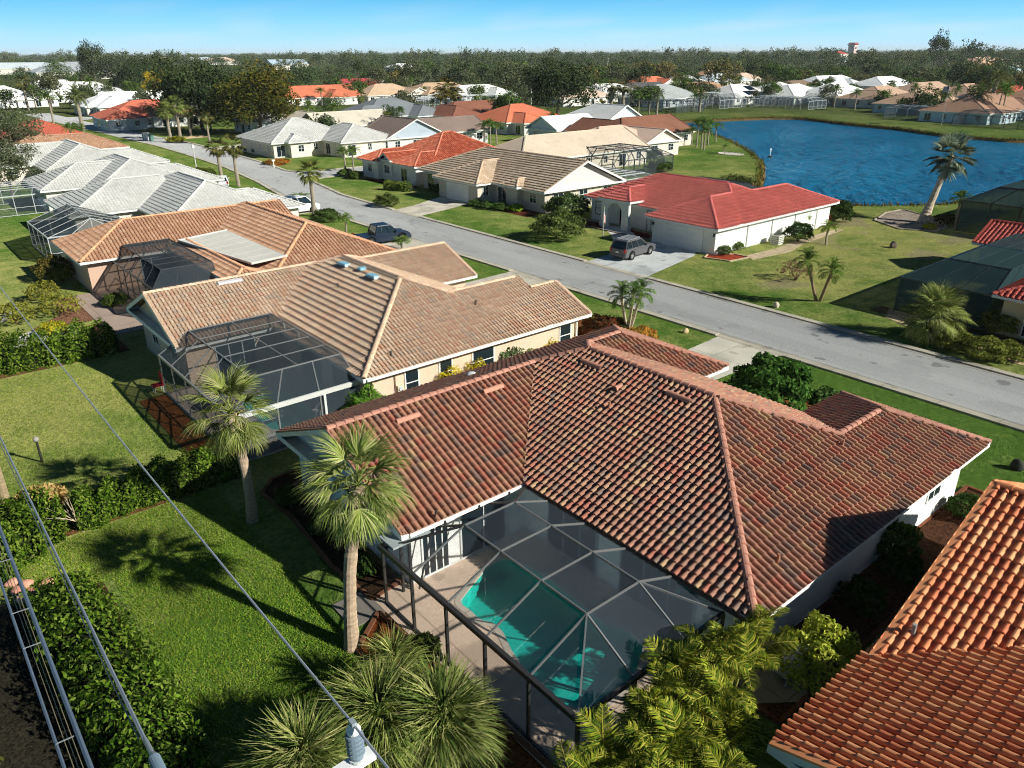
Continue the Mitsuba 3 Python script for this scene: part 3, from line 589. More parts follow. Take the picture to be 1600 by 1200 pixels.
HR = house('tiled_house', 'white house by the lake with a bright red tile roof and arched porch', [
    (62.2, 74.0, 40.9, 61.6, 'y', 'h', 'h', 2.6, 0.43), (58.7, 68, 40.9, 49.65, 'x', 'h', 'o', 2.6, 0.43), (68, 80.3, 40.9, 49.2, 'x', 'o', 'h', 2.6, 0.43), (60.9, 67, 53.6, 58.2, 'x', 'h', 'o', 3.1, 0.43)],
    P_RED, wall=C(228, 228, 224), seed=5, nseg=3, w=0.33, e=0.5, h=0.05, lift=0.12, cap=C(212, 106, 100), skip=((61.5, 56, 3.2), (63, 56, 3.2), (69, 41.5, 9.5), (62.8, 60, 1.6), (62.8, 52, 1.8)), doors=((59.3, 45.3, '-x'),), no_wall=sbox(61.4, 54.1, 62.8, 57.7))
HT = house('tiled_house', 'house with a greige flat tile roof and white gable next to the red roof', [
    (60.35, 74.3, 66.3, 93, 'y', 'g', 'h', 2.6, 0.42), (57.85, 68, 76, 85.6, 'x', 'h', 'o', 2.6, 0.42), (59.6, 66, 70.4, 73.6, 'x', 'h', 'o', 2.75, 0.42)],
    P_GREIGE, kind='flat', e=0.5, lift=0.11, wall=C(200, 190, 176), seed=6, gable_wall=C(214, 208, 198), doors=((58.45, 80.8, '-x'),), cap=C(214, 180, 150), skip=((60, 72, 2.4),))
HC = house('tiled_house', 'white house on the street corner with a terracotta tile roof', [
    (63.4, 79.5, 93.8, 108.2, 'y', 'h', 'h', EV, 0.5), (60.4, 72, 93.8, 100.2, 'x', 'h', 'o', EV, 0.45), (59.4, 72, 102.6, 108.4, 'x', 'h', 'o', EV, 0.45), (60.2, 68, 100.0, 103.4, 'x', 'g', 'o', 3.0, 0.55)],
    P_TERRA, wall=C(226, 222, 216), seed=7, nseg=3, w=0.36, e=0.44, r=0.11, h=0.10, lift=0.06, cap=C(224, 130, 96))
# the white tiled row on the near side of the street
HW1 = house('tiled_house', 'nearest house of the white tiled row, its grey screened lanai at the back', [
    (21.4, 33.8, 77.0, 98.0, 'y', 'h', 'h', EV, 0.42), (14.8, 26, 86.5, 98.4, 'x', 'h', 'o', EV, 0.40), (26, 35.6, 77.0, 85, 'x', 'o', 'h', EV, 0.42)],
    P_WHITE, kind='flat', wall=C(214, 204, 196), seed=8, w=0.33, e=0.46, lift=0.06)
HW2 = house('tiled_house', 'middle house of the white tiled row', [
    (20.5, 33, 101.2, 121, 'y', 'h', 'h', EV, 0.42), (15.8, 26, 106, 117, 'x', 'h', 'o', EV, 0.40), (26, 36, 101.2, 110, 'x', 'o', 'h', EV, 0.42)], P_WHITE, kind='flat', wall=C(210, 204, 198), seed=9, w=0.33, e=0.46, lift=0.06)
HW3 = house('tiled_house', 'farthest house of the white tiled row, beside the tan roof', [
    (19.8, 32.4, 124.5, 146.5, 'y', 'h', 'h', EV, 0.42), (13, 26, 133, 145, 'x', 'h', 'o', EV, 0.40), (26, 36.5, 124.5, 133, 'x', 'o', 'h', EV, 0.42)], P_WHITE, kind='flat', wall=C(222, 210, 200), seed=10, w=0.33, e=0.46, lift=0.06)
HW4 = house('tiled_house', 'house with a tan tile roof behind the white row', [
    (18, 31, 149.5, 172, 'y', 'h', 'h', EV, 0.42), (24, 37.5, 149.5, 160, 'x', 'o', 'h', EV, 0.42)], P_TAN, kind='flat', wall=C(206, 184, 160), seed=11)
HW5 = house('tiled_house', 'small coral red roof left of the street, beyond the tan roof', [(22, 37.5, 176, 192, 'y', 'h', 'h', EV, 0.40)], [(2, C(214, 104, 74)), (1, C(204, 92, 66))], kind='flat', wall=C(210, 190, 170), seed=12)
HWH = house('tiled_house', 'white house across the street with an open garage', [
    (58.1, 76.2, 137, 153.6, 'x', 'h', 'h', EV, 0.42), (68, 80.5, 129.5, 146, 'y', 'h', 'h', EV, 0.40), (60.8, 66, 135.6, 140, 'y', 'h', 'o', EV + 0.1, 0.42)], P_WHITE, kind='flat', wall=C(220, 212, 196), seed=13, w=0.4, e=0.46, lift=0.05)
HRR = house('tiled_house', 'red barrel tiled house at the right edge, wrapped round the teal cage', [
    (70.4, 76.8, 2, 23.7, 'y', 'h', 'g', EV, 0.43), (74, 90, 2, 18, 'x', 'o', 'h', EV, 0.3), (55.4, 74, 2, 16.7, 'x', 'h', 'o', EV, 0.43)], [(4, C(186, 70, 56)), (3, C(170, 60, 50)), (2, C(198, 84, 66))], wall=C(206, 190, 160), seed=14, nseg=3, w=0.34, e=0.42, r=0.105, h=0.10, fascia=C(214, 220, 222))

# ---------------------------------------------------------------- houses farther off: same builder, tile courses left to the material
def far_house(label, c, wx, wy, col, wall=C(214, 206, 196), ends='hh', axis='y', wing=None, pitch=0.42, ev=2.7, gable_wall=None, dz=0.0):
    x, y = c; d = math.hypot(x, y)
    if 185 < d < 330 and y < 1.05 * x: x, y = x * (1 + 10 / d), y * (1 + 10 / d)      # the lake row stands back from its lawn
    b = [(x - wx / 2, x + wx / 2, y - wy / 2, y + wy / 2, axis, ends[0], ends[1], ev, pitch)]
    for w in wing or ():
        dx, dy, sx, sy, ax, e = w; b.append((x + dx - sx / 2, x + dx + sx / 2, y + dy - sy / 2, y + dy + sy / 2, ax, e[0], e[1], ev, pitch))
    return house('house', label, b, [(1, col)], wall=wall, kind='sheet', gable_wall=gable_wall, over=0.5)
LWHITE, LTAN, LOR, LBR, LGREY, LRED, LPINK = C(226, 224, 220), C(204, 170, 136), C(214, 112, 72), C(150, 96, 68), C(124, 128, 134), C(184, 62, 58), C(212, 180, 158)
far_house('dark grey roofed house in the middle distance behind the pale gable roof', (112.35, 186.31), 24, 19, LGREY, C(200, 206, 212), wing=((-9, -4, 12, 12, 'x', 'ho'), (6, -8, 11, 12, 'y', 'ho')))
far_house('house with a pale bone coloured roof and white gable behind the white house', (89.24, 165.67), 20, 13, C(206, 194, 176), ends='gg', axis='x', gable_wall=C(236, 232, 226), wing=((-6, 5, 12, 16, 'y', 'ho'),))
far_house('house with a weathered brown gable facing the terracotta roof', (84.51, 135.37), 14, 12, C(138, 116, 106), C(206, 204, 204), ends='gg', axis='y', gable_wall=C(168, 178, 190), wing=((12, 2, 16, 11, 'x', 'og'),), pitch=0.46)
far_house('long brown roofed house with a cream gable behind the tall palm cluster', (131.08, 174.30), 24, 14, C(142, 86, 64), ends='hg', axis='x', gable_wall=C(232, 206, 160), wing=((-8, -4, 11, 13, 'y', 'ho'),))
far_house('house with a salmon red tile roof and white garage at mid distance', (127.16, 149.99), 20, 16, LOR, C(214, 210, 206), wing=((-4, -8, 9, 9, 'y', 'ho'),))
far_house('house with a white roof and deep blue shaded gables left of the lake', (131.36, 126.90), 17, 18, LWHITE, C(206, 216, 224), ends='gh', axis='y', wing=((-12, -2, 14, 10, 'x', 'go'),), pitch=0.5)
far_house('low house with a chocolate brown roof at the lake inlet', (122.04, 107.35), 22, 14, C(140, 88, 64), C(206, 196, 184), ends='hg', axis='x', wing=((-3, 5, 11, 14, 'y', 'ho'),))
far_house('house with a pinkish cream roof tucked before the brown roof', (106.95, 99.85), 18, 12, LPINK, C(220, 206, 192), wing=((6, -2, 10, 12, 'y', 'go'),))
far_house('long pale sand roofed house with an arched window in its white gable', (89.51, 93.80), 29, 12.5, C(206, 184, 160), C(222, 210, 196), ends='hg', axis='x', gable_wall=C(226, 214, 200), pitch=0.46)
# beyond the side street
far_house('orange roofed house with a white chimney behind the olive tree', (139.04, 284.63), 34, 18, LOR, C(216, 212, 208), ends='gg', axis='x', wing=((6, -9, 12, 12, 'y', 'ho'),))
far_house('house with a crimson red roof among the trees', (200.81, 361.55), 32, 16, C(178, 54, 58), wing=((8, -8, 12, 12, 'y', 'go'),), axis='x')
far_house('tan roofed house left of the brown triangle roofs', (167.99, 279.36), 26, 18, LTAN, wing=((8, -7, 12, 12, 'y', 'go'),), axis='x')
far_house('wide beige roofed house behind the tall palm cluster', (191.22, 275.35), 32, 18, C(196, 160, 126), wing=((-9, -7, 12, 14, 'y', 'ho'),), axis='x')
far_house('white roofed house with dark solar panels left of the big oak', (193.58, 254.11), 30, 16, LWHITE, C(220, 222, 222), wing=((6, -7, 12, 12, 'y', 'ho'),), axis='x')
far_house('half hidden white house under the big oak', (200.40, 204.16), 26, 14, C(214, 180, 160), C(232, 228, 220), axis='x')
far_house('white roofed house right of the big oak', (230.06, 218.13), 28, 16, LWHITE, C(226, 224, 220), wing=((-8, -6, 12, 12, 'y', 'ho'),), axis='x')
far_house('charcoal roofed house behind the round palms right of the oak', (260.27, 226.93), 24, 15, C(88, 84, 86), axis='x', ends='gg')
far_house('grey roofed house behind the date palm on the far lake shore', (221.61, 183.56), 26, 20, C(162, 166, 166), C(196, 204, 208), wing=((-8, -6, 12, 14, 'y', 'ho'),), axis='x')
far_house('brown tiled house above the white lake house', (277.14, 210.05), 32, 16, C(178, 134, 98), axis='x', wing=((-10, -6, 12, 12, 'y', 'ho'),))
HS1 = far_house('white roofed lake house with black solar panels and a white pool cage', (248.89, 171.95), 26, 18, C(224, 220, 216), C(228, 226, 224), wing=((12, -3, 12, 15, 'y', 'go'),), axis='x', gable_wall=C(232, 230, 228))
far_house('orange roofed house with a dark dome cage right of the oak', (322.59, 276.42), 30, 16, LOR, axis='x', wing=((4, -7, 12, 10, 'y', 'go'),), gable_wall=C(240, 236, 230))
far_house('bright white roofed house in the second lake row', (340.65, 268.49), 28, 16, LWHITE, axis='x')
far_house('pale blue grey roofed house in the second lake row', (380.12, 274.79), 34, 18, C(182, 192, 198), axis='x', wing=((10, -6, 12, 12, 'y', 'ho'),))
far_house('tan roofed house at the edge of the woods above the lake', (478.76, 348.84), 36, 16, C(204, 150, 112), axis='x')
far_house('small sand roofed house at the edge of the woods', (412.53, 281.21), 22, 16, LPINK, axis='y')
far_house('white roofed house right of the solar roof', (275.88, 172.94), 24, 18, C(214, 212, 210), wing=((-8, -4, 12, 12, 'y', 'go'),), axis='x')
far_house('white lake house with a long white screened lanai', (263.12, 158.06), 26, 18, C(228, 226, 222), C(228, 228, 226), axis='x', wing=((11, -2, 12, 15, 'y', 'ho'),))
far_house('brown roofed house behind the white lake house', (318.27, 190.55), 28, 16, C(128, 104, 84), axis='x')
far_house('white hip roofed lake house with a swept roof', (273.70, 147.74), 28, 20, C(232, 230, 226), C(226, 226, 226), axis='x', wing=((-10, -4, 13, 14, 'y', 'ho'),))
far_house('large white roof in the second row behind the swept roof', (365.53, 201.60), 44, 20, C(222, 222, 224), axis='x', wing=((-8, -6, 13, 14, 'y', 'ho'), (8, -6, 13, 14, 'y', 'ho')))
far_house('white roof between the tall palms of the second row', (383.16, 183.42), 34, 18, C(226, 226, 226), axis='x')
far_house('tan lake house with a shaded lanai and single palm', (268.48, 128.82), 28, 18, C(190, 154, 126), axis='x', wing=((-9, -4, 12, 14, 'y', 'ho'),))
far_house('tan roofed house with a white gable behind the lake row', (330.92, 142.96), 30, 16, C(192, 156, 130), ends='hg', axis='x', gable_wall=C(236, 234, 232))
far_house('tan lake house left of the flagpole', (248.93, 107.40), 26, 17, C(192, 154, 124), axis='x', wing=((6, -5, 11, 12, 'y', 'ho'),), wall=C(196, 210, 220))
far_house('tan hip roofed house between the date palms', (317.66, 120.51), 28, 18, C(186, 148, 122), axis='x')
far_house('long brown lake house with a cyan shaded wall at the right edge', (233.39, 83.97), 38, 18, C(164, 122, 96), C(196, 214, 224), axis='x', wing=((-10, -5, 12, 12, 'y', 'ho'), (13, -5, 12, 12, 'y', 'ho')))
far_house('orange red roof behind the right edge date palms', (317.05, 105.41), 28, 16, C(200, 80, 58), axis='x')
far_house('brick and tan roof at the far right edge', (297.35, 92.20), 26, 18, C(176, 128, 98), axis='x')
# left, beyond the white row
far_house('white roofed house at the bend of the street', (78.88, 373.61), 34, 22, C(236, 234, 232), C(226, 226, 228), axis='x', wing=((10, -8, 14, 12, 'y', 'ho'),))
far_house('white gabled house at the left edge', (48.78, 351.36), 22, 26, C(236, 234, 232), C(234, 234, 232), axis='y', wing=((8, -8, 14, 12, 'x', 'ho'),))
far_house('long bright white roof behind the yellow flowering tree', (76.37, 283.65), 36, 18, C(238, 236, 234), axis='x', wing=((-9, -7, 13, 14, 'y', 'ho'),))
far_house('coral roofed house with white garage pillars left of the fan palms', (62.79, 227.21), 24, 18, C(208, 104, 74), C(224, 222, 220), axis='x', wing=((-8, -6, 10, 12, 'y', 'ho'),))
far_house('grey brown roof behind the long white roof', (110.29, 400.33), 30, 18, C(150, 140, 136), axis='x')
far_house('white walled house half hidden by trees at far left', (88.66, 476.79), 26, 14, C(226, 226, 226), C(240, 238, 236), axis='x')
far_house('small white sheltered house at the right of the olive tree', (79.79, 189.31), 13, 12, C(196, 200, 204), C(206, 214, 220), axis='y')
for i, (c, wx, wy, col, lab) in enumerate((((142.08, 942.10), 90, 30, C(190, 200, 208), 'very long pale blue metal roof at the far left edge'), ((154.77, 716.97), 70, 40, C(160, 166, 170), 'big grey shed roof among the far left trees'), ((178.75, 1021.71), 60, 24, C(196, 206, 212), 'pale metal roof beside the long blue roof'),
        ((633.67, 2414.84), 60, 40, C(226, 222, 220), 'white roof peak far off above the left trees'), ((520.98, 1847.52), 90, 40, C(170, 196, 204), 'pale teal roof far off above the left trees'), ((548.03, 1619.43), 110, 40, C(186, 204, 214), 'long pale blue roof far off behind the dark trees'), ((512.62, 1679.25), 50, 36, C(214, 176, 152), 'pink tan roof far off between the blue roofs'),
        ((547.13, 1467.09), 60, 40, C(216, 180, 156), 'salmon roof far off above the olive tree'), ((1138.84, 621.44), 50, 24, C(176, 190, 200), 'grey roof far off below the tower'), ((1102.56, 563.88), 40, 20, C(196, 216, 226), 'pale blue roof far off right of the tower'),
        ((963.77, 357.76), 80, 40, C(206, 162, 130), 'cluster of sandy roofs on the wooded rise at right'), ((1048.86, 373.05), 60, 34, C(198, 154, 124), 'second sandy roof on the wooded rise at right'), ((681.42, 232.57), 18, 14, C(176, 206, 222), 'small pale blue roof in the trees at far right'))):
    far_house(lab, c, wx, wy, col, axis='x', ev=5.5 if i < 10 else 4, pitch=0.35)
b2 = far_house('two storey white apartment house with a blue grey roof above the middle trees', (420.45, 918.69), 46, 26, C(166, 186, 206), C(236, 226, 216), axis='x', ev=6, ends='gg', wing=((10, -12, 16, 14, 'y', 'go'),), gable_wall=C(240, 232, 222))
far_house('far white house peeping through the middle trees', (439.20, 695.00), 30, 16, C(226, 226, 224), axis='x', ev=5)
# tower and its low red companion, far right
tw = thing('tower', 'pink and white tower with a red cap rising over the woods at right', 'tower'); tx, ty = (1891.33, 993.41)
part(tw, 'shaft', M().box((tx, ty, 16), (15, 15, 33), C(216, 190, 184))); part(tw, 'cornice', M().box((tx, ty, 30), (17, 17, 2.5), C(226, 214, 206))); part(tw, 'roof', M().box((tx, ty, 34), (22, 22, 4), C(170, 74, 66), taper=0.55), 'tile')
for a in (-3.4, 0, 3.4): part(tw, 'window', M().box((tx - 7.6, ty + a, 24), (0.4, 1.8, 4), C(70, 80, 90))); part(tw, 'window', M().box((tx + a, ty - 7.6, 24), (1.8, 0.4, 4), C(70, 80, 90)))
far_house('small red roof rising from the woods left of the tower', (1338.14, 727.23), 30, 22, C(190, 70, 62), axis='x', ev=13)
mast = thing('radio_mast', 'thin radio mast on the horizon above the middle trees', 'mast'); mx, my = (1458.05, 1727.54)
part(mast, 'shaft', M().beam((mx, my, 0), (mx, my, 30), 0.9, 0.9, C(150, 150, 156)), 'metal'); part(mast, 'antenna', M().beam((mx - 1.2, my + 1.2, 26), (mx + 1.2, my - 1.2, 26), 0.5, 0.5, C(170, 170, 176)), 'metal')

# ---------------------------------------------------------------- screened pool cages: aluminium bars, each screen a sheet of its own
BRONZE, ALU = C(72, 70, 70), C(214, 216, 218)
BAR = C(120, 118, 116)
def bar(k, name, p, q, w=0.06, h=0.075, col=BRONZE): return part(k, name, M().beam(p, q, w, h, col), 'metal')
def pane(k, pts, mat='screen', name='screen_panel'): return part(k, name, M().poly(pts, (0, 0, 0)), mat)
cg = thing('pool_cage', 'bronze framed screen cage with a faceted roof over the nearest pool', 'pool cage')
lbar = lambda k, n, p, q: bar(k, n, p, q, 0.045, 0.07, C(140, 140, 140))
XB, X1, X2, XG, ZB, ZT, ZG = 10.12, 12.25, 14.4, 16.22, 2.32, 3.25, 2.56
fy = [17.15, 15.28, 13.4, 11.5]; SY, NY = 9.64, 18.55
for y in fy: lbar(cg, 'rafter', (XB, y, ZB), (X1, y, ZT)); lbar(cg, 'rafter', (X1, y, ZT), (X2, y, ZT)); lbar(cg, 'rafter', (X2, y, ZT), (XG, y, ZG))
lbar(cg, 'purlin', (X1, fy[0], ZT), (X1, fy[-1], ZT)); lbar(cg, 'purlin', (X2, fy[0], ZT), (X2, fy[-1], ZT)); bar(cg, 'eave_beam', (XB, 19.15, ZB), (XB, SY, ZB), 0.13, 0.16)
bar(cg, 'eave_beam', (XB, SY, ZB), (16.1, SY, ZB + 0.05), 0.1, 0.14); bar(cg, 'eave_beam', (XG, NY, ZG), (XG, SY - 0.2, ZG), 0.1, 0.12)
hip = [(XB, SY, ZB), (12.22, SY, ZB), (14.35, SY, ZB), (16.1, SY, ZB + 0.05)]; A, B = (X1, fy[-1], ZT), (X2, fy[-1], ZT)
for p, q in ((A, hip[0]), (A, hip[1]), (B, hip[2]), (B, hip[3])): lbar(cg, 'hip_bar', p, q)
nh = [(XB, 18.95, ZB), (12.2, NY, 2.5), (14.4, NY, 2.52), (XG, NY, ZG)]; A0, B0 = (X1, fy[0], ZT), (X2, fy[0], ZT)
for p, q in ((A0, nh[0]), (A0, nh[1]), (B0, nh[2]), (B0, nh[3])): bar(cg, 'hip_bar', p, q)
pane(cg, [nh[0], (XB, fy[0], ZB), A0]); pane(cg, [nh[0], A0, nh[1]]); pane(cg, [nh[1], A0, B0, nh[2]], 'screen_dense'); pane(cg, [nh[2], B0, nh[3]], 'screen_dense'); pane(cg, [nh[3], B0, (XG, fy[0], ZG)], 'screen_dense')
for a, b in zip(fy[:-1], fy[1:]):
    e = -0.012
    pane(cg, [(XB, a, ZB + e), (XB, b, ZB + e), (X1, b, ZT + e), (X1, a, ZT + e)]); pane(cg, [(X1, a, ZT + e), (X1, b, ZT + e), (X2, b, ZT + e), (X2, a, ZT + e)], 'screen_dense'); pane(cg, [(X2, a, ZT + e), (X2, b, ZT + e), (XG, b, ZG + e), (XG, a, ZG + e)], 'screen_dense')
y4 = fy[-1]
pane(cg, [(XB, y4, ZB), hip[0], A]); pane(cg, [hip[0], hip[1], A]); pane(cg, [hip[1], hip[2], B, A], 'screen_dense'); pane(cg, [hip[2], hip[3], B], 'screen_dense'); pane(cg, [hip[3], (XG, y4, ZG), B], 'screen_dense')
for y in (18.95, 17.2, 15.3, 13.4, 11.5, SY): bar(cg, 'post', (XB, y, 0.06), (XB, y, ZB), 0.09, 0.09)
for x in (12.22, 14.35, 16.1): bar(cg, 'post', (x, SY, 0.06), (x, SY, ZB), 0.09, 0.09)
ys = [18.95, 17.2, 15.3, 13.4, 11.5, SY]
for a, b in zip(ys[:-1], ys[1:]): pane(cg, [(XB + 0.02, a, 0.1), (XB + 0.02, b, 0.1), (XB + 0.02, b, ZB), (XB + 0.02, a, ZB)])
xs = [XB, 12.22, 14.35, 16.1]
for a, b in zip(xs[:-1], xs[1:]): pane(cg, [(a, SY + 0.01, 0.1), (b, SY + 0.01, 0.1), (b, SY + 0.01, ZB), (a, SY + 0.01, ZB)])
bar(cg, 'sill', (XB, 18.95, 0.1), (XB, SY, 0.1), 0.09, 0.07); bar(cg, 'sill', (XB, SY, 0.1), (16.1, SY, 0.1), 0.09, 0.07)
for x in (10.2, 10.9, 11.25): bar(cg, 'post', (x, 19.1, 0.06), (x, 19.1, ZB), 0.09, 0.09)
bar(cg, 'eave_beam', (XB, 19.1, ZB), (11.3, 19.1, ZB), 0.1, 0.14)
bar(cg, 'brace', (11.3, 18.7, 0.2), (12.2, 18.7, ZT - 0.1), 0.05, 0.05)
def mansard_cage(label, x0, x1, y0, y1, ze, zt, nx, ny, col=BRONZE, inset=1.8, open_sides=(), mat='screen_dense', wallbars=None, gable=None, group=None):
    """walls up to ze, a roof sloping in by inset to zt; sides: 'w' x0, 'e' x1, 's' y0, 'n' y1. open_sides lean on a house and have no wall or slope"""
    k = thing('pool_cage', label, 'pool cage', group); b = 0.07 if x0 < 60 else 0.13
    ix0, ix1 = x0 + (0 if 'w' in open_sides else inset), x1 - (0 if 'e' in open_sides else inset); iy0, iy1 = y0 + (0 if 's' in open_sides else inset), y1 - (0 if 'n' in open_sides else inset)
    if gable == 'x': ix0, ix1 = x0, x1; iy0 = iy1 = (y0 + y1) / 2
    if gable == 'y': iy0, iy1 = y0, y1; ix0 = ix1 = (x0 + x1) / 2
    C4, I4 = [(x0, y0, ze), (x1, y0, ze), (x1, y1, ze), (x0, y1, ze)], [(ix0, iy0, zt), (ix1, iy0, zt), (ix1, iy1, zt), (ix0, iy1, zt)]
    C4 = [tuple(c[:2]) + ((zt if any((s in open_sides and t) for s, t in (('w', c[0] == x0), ('e', c[0] == x1), ('s', c[1] == y0), ('n', c[1] == y1))) and False else ze),) for c in C4]
    for i, sd in enumerate('senw'):
        j = (i + 1) % 4; n = nx if sd in 'sn' else ny
        P = lambda a, t: tuple(a[i][m] + (a[j][m] - a[i][m]) * t for m in range(3))
        if math.dist(I4[i], I4[j]) > 0.05: bar(k, 'purlin', I4[i], I4[j], b, b, col)
        if sd not in open_sides:
            bar(k, 'eave_beam', C4[i], C4[j], 0.1, 0.12, col); bar(k, 'sill', tuple(C4[i][:2]) + (0.1,), tuple(C4[j][:2]) + (0.1,), 0.08, 0.06, col); bar(k, 'rail', tuple(C4[i][:2]) + (0.95,), tuple(C4[j][:2]) + (0.95,), 0.05, 0.05, col)
        for q in range(n):
            t0, t1 = q / n, (q + 1) / n
            a, c, d, e = P(C4, t0), P(C4, t1), P(I4, t1), P(I4, t0)
            if sd not in open_sides:
                g0, g1 = (*a[:2], 0.05), (*c[:2], 0.05); bar(k, 'post', g0, a, b, b, col); pane(k, [g0, g1, c, a], mat)
            pane(k, [a, c, d, e] if math.dist(d, e) > 0.05 else [a, c, d], mat)
            bar(k, 'rafter', a, e, b * 0.8, b * 0.8, col)
    if gable is None and (ix1 - ix0) > 0.5 and (iy1 - iy0) > 0.5:
        pane(k, I4, mat)
        for q in range(1, ny): y = iy0 + (iy1 - iy0) * q / ny; bar(k, 'rafter', (ix0, y, zt), (ix1, y, zt), b * 0.8, b * 0.8, col)
        if nx > 2: x = (ix0 + ix1) / 2; bar(k, 'purlin', (x, iy0, zt), (x, iy1, zt), b * 0.8, b * 0.8, col)
    return k
mansard_cage('bronze screen cage with a raised centre beside the beige tiled house', 10.0, 16.6, 31.9, 42.4, 2.3, 3.3, 3, 5, C(150, 150, 150), 1.8, ('e', 'n'), 'screen_mid')
mansard_cage('dark screen cage against the tan tiled house, under the pale patio roof', 13.6, 18.3, 55.6, 66.6, 2.4, 3.4, 3, 6, C(84, 86, 90), 1.1, ('e', 'n'), 'screen_mid')
mansard_cage('white framed gable cage at the back of the nearest white tiled house', 11.4, 19.0, 78.8, 88.3, 2.4, 3.7, 4, 4, ALU, 1.8, ('e',), 'screen_mid', gable='y')
mansard_cage('white framed screen porch at the far left, behind a young tree', 11.0, 17.0, 107, 116.5, 2.3, 2.9, 3, 4, ALU, 1.2, ('e',))
mansard_cage('big teal tinted dome cage on the house at the right edge', 55.8, 70.5, 16.75, 22.9, 2.5, 3.9, 6, 3, C(60, 76, 80), 2.3, ('e', 's'), 'screen_tint')
mansard_cage('tall black screened cage by the lake at the right edge', 87.2, 104, 17.5, 31.2, 3.2, 4.6, 6, 5, C(40, 42, 44), 2.4, (), 'screen_tint')
mansard_cage('dark cage beside the sand roofed house on the lake peninsula', 88.5, 100, 79.5, 91, 2.5, 3.6, 5, 5, C(70, 74, 78), 2.0, ('n',))
mansard_cage('white beamed lanai roof behind the greige roof', 74.3, 80.5, 66.8, 80.5, 2.5, 2.9, 2, 8, ALU, 1.0, ('w',))
mansard_cage('low dark cage half hidden behind the red roof by the lake', 74.2, 82, 51, 61, 2.4, 3.2, 3, 4, C(60, 62, 66), 1.6, ('w',))
(sx, sy) = (234.36, 166.46)
mansard_cage('white framed dome cage on the solar roofed lake house', sx - 9, sx + 6, sy - 5, sy + 9, 2.7, 4.6, 6, 5, ALU, 3.0, ())
(sx, sy) = (250.18, 151.12)
mansard_cage('long white framed cage on the lake house right of the fountain', sx - 8, sx + 3, sy - 12, sy + 10, 2.6, 3.4, 4, 8, ALU, 1.6, ())
(sx, sy) = (273.38, 148.05)
mansard_cage('grey cage under the swept white lake roof', sx - 9, sx + 3, sy - 6, sy + 7, 2.6, 3.8, 5, 5, ALU, 2.0, ())
(sx, sy) = (204.08, 169.44)
mansard_cage('dark screened lanai behind the date palm on the lake shore', sx - 4, sx + 10, sy - 10, sy + 4, 2.6, 3.2, 5, 5, C(70, 80, 90), 1.4, ())
(sx, sy) = (239.05, 99.75)
mansard_cage('shaded cage of the tan house left of the flagpole', sx - 10, sx + 2, sy - 8, sy + 8, 2.6, 3.2, 5, 5, C(150, 160, 168), 1.4, ())
(sx, sy) = (224.68, 76.15)
mansard_cage('dark cage of the long brown lake house', sx - 8, sx + 4, sy - 10, sy + 8, 2.6, 3.6, 5, 6, C(70, 74, 80), 1.8, ())
(sx, sy) = (160.15, 243.23)
mansard_cage('long white railed cage in front of the brown triangle roofs', sx - 8, sx + 8, sy - 8, sy + 8, 2.6, 3.0, 7, 7, ALU, 1.2, ())
(sx, sy) = (176.42, 232.40)
mansard_cage('white cage of the house with the dark solar panels left of the oak', sx - 8, sx + 8, sy - 6, sy + 6, 2.6, 3.6, 6, 5, ALU, 1.6, ())
# the pale insulated patio roof of the third house
pr = thing('patio_roof', 'flat pale grey patio roof set into the tan orange tiles', 'patio roof')
L0, L1, R0, R1 = np.array([20.3, 54.1, 3.42]), np.array([18.75, 65.6, 3.36]), np.array([23.0, 53.9, 3.60]), np.array([23.0, 65.8, 3.60])
for i in range(7):
    a, b = i / 7 + 0.004, (i + 1) / 7 - 0.004; q = [L0 + (L1 - L0) * a, R0 + (R1 - R0) * a, R0 + (R1 - R0) * b, L0 + (L1 - L0) * b]; o = M().poly(q, C(196, 192, 184)); dn = np.array([0, 0, -0.09])
    for u, v in zip(q, q[1:] + q[:1]): o.quad(u + dn, v + dn, v, u, C(196, 192, 184))
    part(pr, 'panel', o)
part(pr, 'frame', M().beam(L0, L1, 0.1, 0.16, C(206, 202, 196)).beam(L1, R1, 0.1, 0.16, C(206, 202, 196)).beam(L0, R0, 0.1, 0.16, C(206, 202, 196)))
# ---------------------------------------------------------------- details of the nearest houses
def half_vent(H, p, along, L=1.0, col=C(196, 132, 106), r=0.13):
    x, y, z = p; d = np.array(along, float); d /= np.linalg.norm(d); a = np.cross(d, [0, 0, 1.0]); a /= np.linalg.norm(a); u = np.cross(a, d); o = M(); P0, P1 = np.array(p) - d * L / 2 + u * 0.06, np.array(p) + d * L / 2 + u * 0.06
    an = [math.pi * i / 8 for i in range(9)]; f = lambda q, t: q + a * r * math.cos(t) + u * r * 1.2 * math.sin(t)
    for t0, t1 in zip(an[:-1], an[1:]): o.quad(f(P0, t0), f(P0, t1), f(P1, t1), f(P1, t0), col)
    for q in (P0, P1): o.poly([f(q, t) for t in an], np.array(col) * 0.35)
    part(H + '__roof', 'vent', o, 'tile')
for q in ((13.78, 22.83, 4.46), (18.01, 22.85, 4.47)): half_vent(H1, q, (1, 0, 0), 1.05)
for q in ((21.90, 20.93, 5.14), (22.01, 16.31, 5.18)): half_vent(H1, q, (0, 1, 0), 1.15)
half_vent(H1, (21.36, 18.87, 4.91), (1, 0, -0.0), 0.42)
def pipe(H, p, r=0.05, h=0.35, col=C(170, 120, 96)): part(H + '__roof', 'vent_pipe', M().tube([p, (p[0], p[1], p[2] + h)], r, col, 8), 'paint')
for q in ((20.37, 18.40, 4.49), (25.58, 11.34, 3.85), (18.52, 9.49, 3.07)): pipe(H1, q)
pipe(H4, (18.30, 5.33, 3.24), 0.06, 0.35, C(150, 150, 150))
